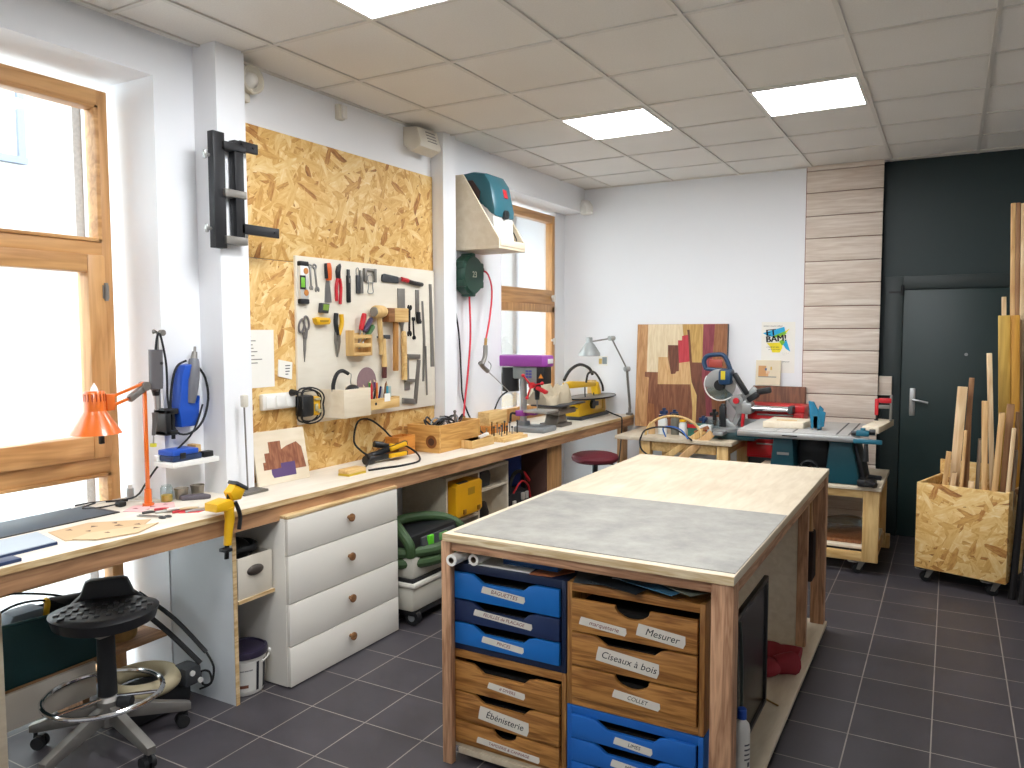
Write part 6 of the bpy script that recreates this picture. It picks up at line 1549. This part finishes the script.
obj('motor_label', MB().box(-1.62,-1.585,Y-.0925,Y-.09,1.26,1.33), pm('#d8c22a',.5), t)
a = MB().bar((-1.62,Y+.03,1.17),(-1.47,Y+.03,.98),.075,.05,.012); a.bar((-1.55,Y+.02,1.30),(-1.44,Y+.03,1.12),.035,.03,.008); obj('arm', a, cs, t)
obj('cable_boot', MB().bar((-1.53,Y-.02,1.31),(-1.42,Y-.02,1.14),.04,.04,.01), M['black'], t)
a = MB().cyl((-1.50,Y-.05,1.09),(-1.50,Y+.07,1.09),.05,None,20).box(-1.51,-1.42,Y-.04,Y+.06,.98,1.09,.012); obj('pivot', a, cs, t)
obj('pivot_knob', MB().cyl((-1.50,Y-.075,1.09),(-1.50,Y-.05,1.09),.024), M['red'], t)
a = MB().box(-1.64,-1.585,Y-.06,Y-.005,.86,1.04,.012).box(-1.63,-1.595,Y-.055,Y-.01,1.02,1.06,.01); obj('front_grip', a, M['black'], t)
obj('bevel_arm', MB().bar((-1.55,Y+.02,.84),(-1.46,Y+.02,1.05),.06,.05,.01).bar((-1.60,Y-.02,.92),(-1.50,Y-.02,.85),.04,.05,.01), cs, t)
obj('bevel_lever', MB().bar((-1.45,Y-.05,.88),(-1.44,Y-.05,1.03),.03,.025,.006), M['red'], t)
obj('clear_guard', MB().box(-1.69,-1.60,6.25,6.26,TZ+.062,TZ+.15), M['clear'], t)
a = MB().bar((-1.45,Y+.02,1.09),(-1.36,Y+.02,1.19),.05,.06,.012); obj('dust_elbow', a, cs, t)
obj('dust_port', MB().bar((-1.42,Y+.0,1.09),(-1.34,Y+.0,1.15),.05,.05,.012).bar((-1.35,Y+.0,1.16),(-1.24,Y+.0,1.185),.045,.05,.012), M['black'], t)
for dy in (.0,.07): obj('slide_rail', MB().cyl((-1.44,Y-.03+dy,1.03),(-1.09,Y-.03+dy,1.03),.020,None,16), M['chrome'], t)
obj('rail_cap', MB().box(-1.10,-1.065,Y-.06,Y+.07,1.0,1.06,.008), M['darkgrey'], t)
obj('rail_clamp', MB().box(-1.46,-1.38,Y-.07,Y+.08,.985,1.075,.012), cs, t)

# clutter on the low table
t = thing('hoop', 'bent pale wood hoop standing on the low table beside the jars', 'hoop', (-2.02,6.15,TZ))
obj('hoop', MB().tube([(-1.95+.235*math.cos(q*PI/10),6.13+.02*math.sin(q*PI/10),TZ+.012+.165*math.sin(q*PI/10)) for q in range(11)], .010, 8, 3), M['pine'], t)
t = thing('cable_loop', 'blue and black cable loop hanging over the low table front edge', 'cable', (-2.0,6.04,.62))
obj('black_cord', MB().tube([(-2.19,6.05,TZ+.012),(-2.16,6.06,TZ+.06),(-2.05,6.08,TZ+.09),(-1.92,6.08,TZ+.08),(-1.80,6.06,TZ+.02),(-1.77,6.05,TZ-.0)], .007, 8), M['rubber'], t)
obj('blue_cord', MB().tube([(-2.0,6.10,TZ+.01),(-2.02,6.09,TZ+.085),(-1.93,6.085,TZ+.095),(-1.86,6.08,TZ+.07),(-1.80,6.05,TZ+.01)], .0065, 8), pm('#2a62b0',.5), t)
obj('hanging_cord', MB().tube([(-2.19,6.05,TZ+.01),(-2.20,6.035,TZ-.03),(-2.18,6.03,TZ-.10),(-2.10,6.03,TZ-.15),(-2.04,6.03,TZ-.16)], .007, 8), M['rubber'], t)
obj('blue_plug', MB().tube([(-2.12,6.03,TZ-.145),(-2.05,6.03,TZ-.162),(-2.02,6.03,TZ-.165)], .014, 8), pm('#2a8ab0',.5), t)
def jarof(x, y, r_, h_, mat, lb, cat='jar', lid=None):
    t = thing('jar' if cat == 'jar' else cat.replace(' ','_'), lb, cat, (x,y,TZ))
    obj('body', MB().lathe([(.001,0),(r_,0),(r_,h_*.8),(r_*.8,h_*.9),(r_*.8,h_)] , (x,y,TZ+.001), 20), mat, t)
    if lid: obj('lid', MB().lathe([(r_*.88,h_*.97),(r_*.88,h_*1.1),(.001,h_*1.1)], (x,y,TZ+.001), 20), lid, t)
    return t
gw = pm('#d8dad6',.35)
jarof(-2.10,6.32,.04,.15,gw,'white jar with a blue lid at the left among the low table jars','jar',M['navy'])
jarof(-2.0,6.34,.035,.16,pm('#6d6a5e',.4),'brown grey bottle with dark lid among the low table jars','bottle',M['black'])
jarof(-1.92,6.30,.032,.12,gw,'pale bottle with yellow lid among the low table jars','bottle',M['yellow'])
jarof(-2.19,6.30,.03,.10,pm('#c9a574',.6),'short tan tin at the left end of the low table','tin')
t = thing('supply_box', 'red, white and green carton on the low table', 'carton', (-1.83,6.34,TZ))
obj('carton', MB().box(-1.88,-1.75,6.30,6.42,TZ,TZ+.10,.003), pm('#2d6a5c',.5), t)
obj('red_band', MB().box(-1.881,-1.80,6.298,6.30,TZ+.07,TZ+.10), M['red'], t)
obj('white_band', MB().box(-1.80,-1.749,6.298,6.30,TZ+.02,TZ+.09), M['paper'], t)
t = thing('supply_box', 'white carton with a red dot next to the green carton', 'carton', (-1.71,6.28,TZ))
obj('carton', MB().box(-1.745,-1.66,6.20,6.29,TZ,TZ+.11,.003), gw, t)
obj('red_dot', MB().box(-1.72,-1.69,6.198,6.20,TZ+.06,TZ+.085), M['red'], t)
solo('wood_strip', MB().bar((-1.99,6.035,TZ-.16),(-1.70,6.16,TZ+.075),.012,.05,.003), M['pine'], 'long wood strip slanting down over the table front, left of two', 'strip', 'slanting wood strips')
solo('wood_strip', MB().bar((-1.86,6.03,TZ-.16),(-1.63,6.14,TZ+.06),.012,.06,.003), tan2, 'broader slanting wood strip right beside the long one', 'strip', 'slanting wood strips')
solo('wood_block', MB().bar((-1.78,6.17,TZ+.05),(-1.67,6.16,TZ+.10),.03,.03,.003), brown, 'short brown stick lying on the cartons of the low table', 'stick')
for x, h_, lb in ((-2.13,.21,'navy handled clamp standing tall at the left of the low table'),(-2.04,.20,'black clamp standing tall next to the navy clamp'),(-1.79,.16,'navy clamp standing behind the white carton'),(-1.70,.22,'black clamp standing before the mitre saw')):
    t = thing('trigger_clamp', lb, 'clamp', (x,6.42,TZ))
    c_ = M['navy'] if 'navy' in lb else M['black']
    obj('handle', MB().tube([(x,6.44,TZ),(x+.005,6.44,TZ+h_*.6),(x,6.44,TZ+h_)], .016, 8), c_, t)
    obj('jaw', MB().bar((x-.035,6.44,TZ+h_*.8),(x+.035,6.44,TZ+h_*.85),.025,.03,.006), c_, t)

# poster and little picture, brown board
t = thing('poster', 'white poster with a cyan and yellow star and black lettering on the wall', 'poster', (-1.27,YB,1.2))
PW_ = onback(-1.405, YB-.001, 1.72)
def pp(pts, mat, z, nm):
    a = MB(); a.T = PW_; a.prism('xy', [((x-70)/345*.255, -(y-55)/555*.40) for x,y in pts], z-.0006, z); obj(nm, a, mat, t)
a = MB(); a.T = PW_; a.box(0,.272,-.42,.008,-.0005,.0006); obj('paper', a, M['paper'], t)
cy_ = pm('#23a9d8',.6); ye_ = pm('#f0dc28',.6); gn_ = pm('#7cbf3a',.6)
pp([(85,175),(150,150),(320,100),(330,150),(180,215),(130,200)], cy_, .0014, 'cyan_shape')
pp([(380,120),(330,150),(180,215),(310,215)], ye_, .0013, 'yellow_shape')
pp([(330,150),(180,215),(240,225),(345,180)], gn_, .0016, 'green_shape')
pp([(130,290),(165,330),(195,400),(275,400),(300,350),(305,280)], ye_, .0013, 'yellow_shape')
pp([(300,290),(345,250),(390,390),(340,355)], cy_, .0014, 'cyan_shape')
pp([(265,270),(310,240),(330,280),(300,320)], gn_, .0016, 'green_shape')
ink = MB(); 
def ptx(txt, size, x, y, shear=-.1, rot=0, ax='LEFT', bold=0):
    ink.text(txt, size, PW_ @ Matrix.Translation(((x-70)/345*.255, -(y-55)/555*.40, .002)) @ Matrix.Rotation(rot,4,'Z'), .0005, shear, ax, bold)
for q in range(4):
    ptx('ET', .074, 116+2.6*q, 175, 0, .10); ptx('BAM!', .074, 116+2.6*q, 252, 0, .10)
ptx('RENDEZ-VOUS DU CIRQUE', .0125, 92, 92, 0)
ptx('A VENIR DES AMIS', .0125, 128, 338, .1); ptx('AU FIL DES JOURS', .0115, 148, 365, .1)
for yy, w_ in ((405,'-- ------- ------'),(425,'-------- ---')): ptx(w_, .010, 300, yy, 0)
ptx('SAMEDI 20H', .0115, 300, 507, 0)
obj('lettering', ink, M['black'], t)
t = thing('framed_picture', 'small cream picture standing on the brown board below the poster', 'picture', (-1.34,6.77,1.19))
a = MB().prism('yz', [(6.772,1.195),(6.79,1.195),(6.812,1.405),(6.794,1.405)], -1.44, -1.238); obj('panel', a, pm('#e3d6ba',.6), t)
Q = frame((-1.44,6.7715,1.195),(1,0,0),(0,.1042,.9946),(0,-.9946,.1042))
def qq(x0,x1,y0,y1,c,nm,m=.0012):
    a = MB(); a.T = Q; a.box(x0,x1,y0,y1,0,m); obj(nm, a, pm(c,.6), t)
qq(.022,.085,.075,.165,'#cf9a64','tan_shape'); qq(.085,.105,.075,.10,'#d9a878','tan_shape'); qq(.022,.17,.067,.075,'#8d8f86','ground_line'); qq(.075,.09,.125,.145,'#5a6a86','blue_shape',.0016); qq(.12,.132,.13,.158,'#d3b04e','yellow_shape'); qq(.09,.115,.10,.12,'#e2bd98','pale_shape')
a = MB().box(-1.455,-1.03,6.755,6.785,.002,1.19,.003); solo('brown_board', a, M['walnut'], 'dark brown board on edge behind the red tool chest', 'board')

# red tool chest
t = thing('tool_chest', 'bright red metal tool chest on a dark stand behind the table saw', 'tool chest', (-1.22,6.6,0))
rd = pm('#cc1f24',.35)
obj('cabinet', MB().box(-1.44,-1.0,6.50,6.74,.62,1.00,.008), rd, t)
obj('lid', MB().box(-1.445,-.995,6.495,6.745,1.0,1.055,.008), rd, t)
for z0 in (.64,.76,.88):
    d_ = obj('drawer', MB().box(-1.425,-1.015,6.488,6.50,z0,z0+.108,.004), rd, t)
    obj('pull', MB().box(-1.36,-1.08,6.478,6.488,z0+.09,z0+.102,.003), M['steel'], d_)
obj('stand', MB().box(-1.43,-1.01,6.51,6.73,.08,.62,.006), M['black'], t)
for x in (-1.39,-1.05): obj('caster', MB().cyl((x-.015,6.56,.04),(x+.015,6.56,.04),.039), M['rubber'], t)

# rolling cart
CX0, CX1, CY0, CY1, CZ = -1.28, -.372, 5.66, 6.44, .61
t = thing('rolling_cart', 'pine frame cart on casters under the table saw', 'cart', (-.87,6.05,0))
obj('top', MB().box(CX0,CX1,CY0,CY1,CZ-.028,CZ,.002), M['ply'], t)
for x in (CX0+.012,CX1-.112):
    for y in (CY0+.02,CY1-.08):
        obj('leg', MB().box(x,x+.10,y,y+.05,.09,CZ-.029,.003), M['pine'], t)
px_ = wood('pine_across','#c79c5c','#e2c083','x',1.2)
for y in (CY0+.025,CY1-.06):
    obj('rail', MB().box(CX0+.113,CX1-.113,y,y+.035,CZ-.085,CZ-.029,.002), px_, t)
    obj('rail', MB().box(CX0+.113,CX1-.113,y,y+.035,.09,.15,.002), px_, t)
obj('side_rail', MB().box(CX1-.06,CX1-.022,CY0+.075,CY1-.085,CZ-.10,CZ-.029,.002), M['piney'], t)
obj('side_rail', MB().box(CX1-.06,CX1-.022,CY0+.075,CY1-.085,.09,.16,.002), M['piney'], t)
obj('shelf', MB().box(CX0+.03,CX1-.03,CY0+.075,CY1-.085,.16,.178,.001), M['ply'], t)
def caster(t, x, y, rz, h_=.09):
    Tm = TR(x, y, 0, 0, 0, rz)
    a = MB(); a.T = Tm; a.box(-.035,.035,-.03,.03,h_-.006,h_,.002)
    a.prism('xz', [(-.02,h_-.006),(.025,h_-.006),(-.012,.028),(-.035,.032)], -.021,-.016).prism('xz', [(-.02,h_-.006),(.025,h_-.006),(-.012,.028),(-.035,.032)], .016,.021)
    f_ = obj('caster', a, M['dullsteel'], t)
    a = MB(); a.T = Tm; a.cyl((-.022,-.014,.034),(-.022,.014,.034),.033,None,20); obj('wheel', a, M['rubber'], f_)
    a = MB(); a.T = Tm; a.bar((-.03,0,h_-.012),(-.085,0,h_-.004),.03,.006,.002); obj('brake_lever', a, M['alu'], f_)
for x in (CX0+.10,CX1-.12):
    for y in (CY0+.06,CY1-.07): caster(t, x, y, .5)
solo('offcut', MB().box(-1.1,-.50,5.80,6.25,.179,.20,.002), brown, 'brown board lying on the cart lower shelf', 'offcut')
a = MB().tube([(-.9,5.95,.215),(-.7,6.0,.25),(-.60,6.1,.245),(-.52,6.2,.22)], lambda q: .05+.02*math.sin(q*PI), 12); solo('plastic_bag', a, M['clear'], 'translucent bundled plastic film on the cart lower shelf', 'plastic film')
solo('offcut', MB().box(-.50,-.36,6.47,6.55,.002,.10,.003), M['pine'], 'short pine block on the floor behind the cart', 'offcut')

# table saw
t = thing('table_saw', 'teal table saw with grey slotted table on the rolling cart', 'table saw', (-.87,5.95,CZ))
tl = pm('#124a56',.42,0,.06,10); ST = .955
a = MB().box(-1.05,-.52,5.62,6.38,ST-.028,ST,.004); obj('table', a, pm('#b3b1ad',.45,.15,.05,25), t)
a = MB().box(-1.31,-1.055,5.62,6.38,ST-.028,ST,.004); obj('side_extension', a, pm('#b3b1ad',.45,.15,.05,25), t)
a = MB()
for x in (-.94,-.66,-.585): a.box(x,x+.012,5.62,6.38,ST,ST+.0008)
obj('mitre_slot', a, M['black'], t)
obj('front_rail', MB().box(-1.31,-.45,5.585,5.618,ST-.045,ST-.008,.006), M['alu'], t)
obj('rail_scale', MB().box(-1.0,-.90,5.5825,5.585,ST-.028,ST-.02), M['black'], t)
a = MB().box(-1.32,-1.06,5.598,5.62,ST-.06,ST-.012,.006); obj('extension_bracket', a, tl, t)
a = MB().prism('xz', [(-1.10,CZ+.004),(-.92,CZ+.004),(-.945,ST-.03),(-1.07,ST-.03)], 5.66, 6.22, .012); obj('body_side', a, tl, t)
a = MB().prism('xz', [(-.73,CZ+.004),(-.50,CZ+.004),(-.57,ST-.03),(-.70,ST-.03)], 5.66, 6.22, .012); obj('body_side', a, tl, t)
obj('badge', MB().box(-1.045,-.965,5.657,5.66,.785,.803), M['alu'], t)
a = MB().box(-.93,-.72,5.80,6.1,CZ+.08,ST-.06,.02); obj('motor', a, M['black'], t)
a = MB().torus((-.83,5.66,.70),.055,.012,24,8,frame((0,0,0),(1,0,0),(0,0,1),(0,-1,0)).to_3x3()).cyl((-.83,5.68,.70),(-.83,5.80,.70),.018); obj('height_wheel', a, M['blacksteel'], t)
obj('base_plate', MB().box(-1.08,-.52,5.68,6.2,CZ+.001,CZ+.02,.004), tl, t)
obj('side_cover', MB().prism('xz', [(-.565,ST-.03),(-.545,ST-.03),(-.475,CZ+.05),(-.47,CZ+.02),(-.505,CZ+.005)], 5.72, 6.0, .008), M['black'], t)
a = MB().box(-.52,-.41,5.62,5.80,CZ+.002,CZ+.05,.01).bar((-.47,5.64,CZ+.04),(-.40,5.60,CZ+.02),.04,.035,.008).bar((-.46,5.72,CZ+.06),(-.38,5.75,CZ+.05),.03,.03,.006); obj('foot_clamp', a, M['black'], t)
a = MB().box(-.53,-.45,5.58,5.64,ST+.001,ST+.04,.008).box(-.545,-.37,5.565,5.584,ST-.045,ST-.015,.006).cyl((-.49,5.61,ST+.035),(-.49,5.61,ST+.055),.016); obj('rip_fence_head', a, pm('#1f6478',.4), t)
obj('fence_knob', MB().cyl((-.45,5.61,ST+.03),(-.415,5.61,ST+.03),.02).cyl((-.56,5.60,ST+.018),(-.53,5.60,ST+.018),.016), M['black'], t)
obj('fence_handle', MB().tube([(-.465,5.575,ST-.045),(-.465,5.57,ST-.09),(-.465,5.57,ST-.16)], lambda q: .012+.008*q, 10), M['black'], t)
bc = pm('#2b8fb4',.2,0,.04,8,0,None,.45)
a = MB().prism('xz', [(-.845,ST+.01),(-.775,ST+.005),(-.765,ST+.15),(-.79,ST+.175),(-.80,ST+.14),(-.83,ST+.20),(-.865,ST+.205)], 5.80, 5.835, .006); obj('blade_guard', a, bc, t)
obj('guard_cover', MB().prism('xz', [(-.80,ST+.02),(-.755,ST+.03),(-.745,ST+.13),(-.79,ST+.15)], 5.77, 5.80, .006), bc, t)
obj('riving_knife', MB().box(-.83,-.80,5.80,5.95,ST,ST+.10,.002), M['steel'], t)
t = thing('sliding_jig', 'pale wooden sliding jig lying on the left of the saw table', 'jig', (-1.06,6.0,ST))
a = MB().prism('xy', [(-1.17,5.78),(-.90,5.82),(-.87,6.10),(-1.16,6.14)], ST+.001, ST+.045, .002); obj('jig', a, M['ply'], t)
obj('runner', MB().bar((-1.10,5.92,ST+.0455),(-.96,5.94,ST+.0455),.07,.001), M['piney'], t)
# right end: block, red clamp, wood stub on the pier
solo('wood_block', MB().bar((-.46,5.80,ST+.022),(-.40,6.36,ST+.022),.105,.044,.002), M['ply'], 'pale board lying at the right end of the saw table', 'board')
t = thing('f_clamp', 'red screw clamp standing on the pale board at the right of the saw', 'clamp', (-.41,6.25,ST+.044))
zb = ST+.0445
obj('jaw', MB().box(-.47,-.445,6.22,6.25,zb+.04,zb+.16,.005).box(-.445,-.36,6.22,6.25,zb+.13,zb+.165,.005), M['red'], t)
obj('bar', MB().box(-.372,-.355,6.225,6.245,zb,zb+.19,.002), M['dullsteel'], t)
obj('screw', MB().cyl((-.457,6.235,zb+.0),(-.457,6.235,zb+.05),.006).cyl((-.457,6.235,zb),(-.457,6.235,zb+.008),.014), M['blacksteel'], t)
obj('slider', MB().box(-.445,-.37,6.22,6.25,zb+.09,zb+.115,.004), M['dullsteel'], t)
solo('wood_stub', MB().box(-.494,-.40,6.84,6.928,1.14,1.29,.003), boards, 'short whitewashed board end fixed beside the boarded pier by the door', 'board')

# strand board crate of offcuts
t = thing('offcut_crate', 'strand board crate on casters full of timber offcuts by the dark door', 'crate', (.1,5.85,0))
CR = frame((-.165,5.70,0),(.958,-.287,0),(.287,.958,0),(0,0,1))
cw_, cd_, z0, z1 = .525, .46, .10, .665
def cbox(x0,x1,y0,y1,za,zb_):
    a = MB(); a.T = CR; return a.box(x0,x1,y0,y1,za,zb_,.0015)
ob = M['osbx']
o = obj('front_panel', cbox(0,cw_,0,.018,z0,z1), ob, t)
obj('back_panel', cbox(0,cw_,cd_-.018,cd_,z0,z1+.10), ob, t)
for x in (0,cw_-.018): obj('side_panel', cbox(x,x+.018,.018,cd_-.018,z0,z1), M['osb'], t)
obj('bottom_panel', cbox(.018,cw_-.018,.018,cd_-.018,z0,z0+.018), ob, t)
for x,y in ((.07,.07),(cw_-.07,.07),(.07,cd_-.07),(cw_-.07,cd_-.07)):
    p = CR @ Vector((x,y,0)); caster(t, p.x, p.y, .35)
p1_ = wood('pine_offcut','#c08f55','#e0b880','z',1.2); p2_ = wood('pale_offcut','#cfa878','#ecd0a4','z',1.2); p3_ = wood('brown_offcut','#8a5f3c','#ac8056','z',1.2); p4_ = wood('yellow_board','#b08a34','#d0aa50','z',.8); p5_ = wood('grey_offcut','#7d6a55','#a08b70','z',1.2); p6_ = wood('orange_board','#b5791f','#d29a38','z',.8)
GO = 'timber offcuts in the strand board crate'
def stick(lx, ly, top, w_, th, mat, lb, zb_=.121):
    """stands on the crate floor at local (lx,ly); top = room point"""
    b0 = CR @ Vector((lx,ly,zb_)); b0 = Vector((b0.x,b0.y,zb_))
    a = MB().bar(b0, Vector(top), w_, th, .002, (0,1,0)); solo('timber_offcut', a, mat, lb, 'offcut', GO)
# bar(): w across (horizontal), h in depth
stick(.16,.12,(.075,5.74,1.295),.056,.03,p2_,'widest pale offcut leaning at the left of the crate')
stick(.19,.22,(.125,5.80,1.35),.03,.03,p3_,'narrow brown offcut just behind the widest pale one')
stick(.215,.10,(.100,5.70,1.02),.018,.03,p1_,'thin orange lath leaning right of the widest pale offcut')
stick(.10,.06,(.012,5.68,.88),.03,.028,p1_,'short offcut at the front left inside the crate')
stick(.165,.05,(.045,5.705,.745),.03,.04,p2_,'stub just above the front rim in the left half of the crate')
stick(.21,.30,(.125,5.92,1.10),.018,.05,p3_,'dark reddish offcut behind the thin orange lath')
stick(.28,.22,(.185,5.86,.95),.018,.13,p5_,'broad grey board leaning in the middle of the crate')
stick(.30,.06,(.14,5.68,.70),.03,.05,p2_,'rounded stub end peeking over the front rim, middle of the crate')
stick(.385,.08,(.196,5.66,1.215),.033,.03,p1_,'upright offcut in the middle of the crate, straight edged')
stick(.40,.24,(.215,5.80,1.51),.03,.03,p2_,'taller pale offcut behind the straight upright one')
stick(.43,.36,(.292,5.90,1.75),.066,.03,p4_,'broad yellowish board standing tall at the back of the crate')
stick(.49,.36,(.352,5.88,1.75),.045,.03,p6_,'orange board standing tall at the right back of the crate')
stick(.452,.40,(.318,5.925,2.46),.026,.02,p1_,'left of the three tallest slats rising from the crate')
stick(.475,.40,(.345,5.925,2.46),.024,.02,p3_,'middle of the three tallest slats rising from the crate')
stick(.498,.40,(.372,5.925,2.455),.024,.02,p2_,'right of the three tallest slats rising from the crate')
stick(.42,.405,(.288,5.93,1.87),.026,.02,p2_,'slat ending just above the broad yellowish board')
stick(.405,.06,(.288,5.62,1.15),.032,.03,p1_,'offcut with a rounded top leaning right at the crate front')
stick(.44,.14,(.335,5.68,1.20),.04,.03,p3_,'brown board leaning behind the round topped offcut')
stick(.475,.06,(.352,5.60,1.06),.022,.03,p2_,'pale lath at the front right corner of the crate')
stick(.49,.20,(.375,5.72,1.15),.02,.03,p3_,'short dark lath at the right wall of the crate')
stick(.495,.13,(.372,5.64,.92),.018,.03,p5_,'lowest grey lath at the right wall of the crate')
# dark poles at the right border
for k,(x,y) in enumerate(((.375,5.60),(.425,5.52),(.475,5.46),(.53,5.42))):
    a = MB().tube([(x,y,.002),(x+.05,y+.10,.9),(x+.14,y+.28,1.9)], .021, 10, 1)
    solo('dark_pole', a, pm('#15100f',.6), ['leftmost dark pole leaning beside the crate','second dark pole from the crate at the right border','third dark pole from the crate at the right border','outermost dark pole at the right border'][k], 'pole', 'dark leaning poles')
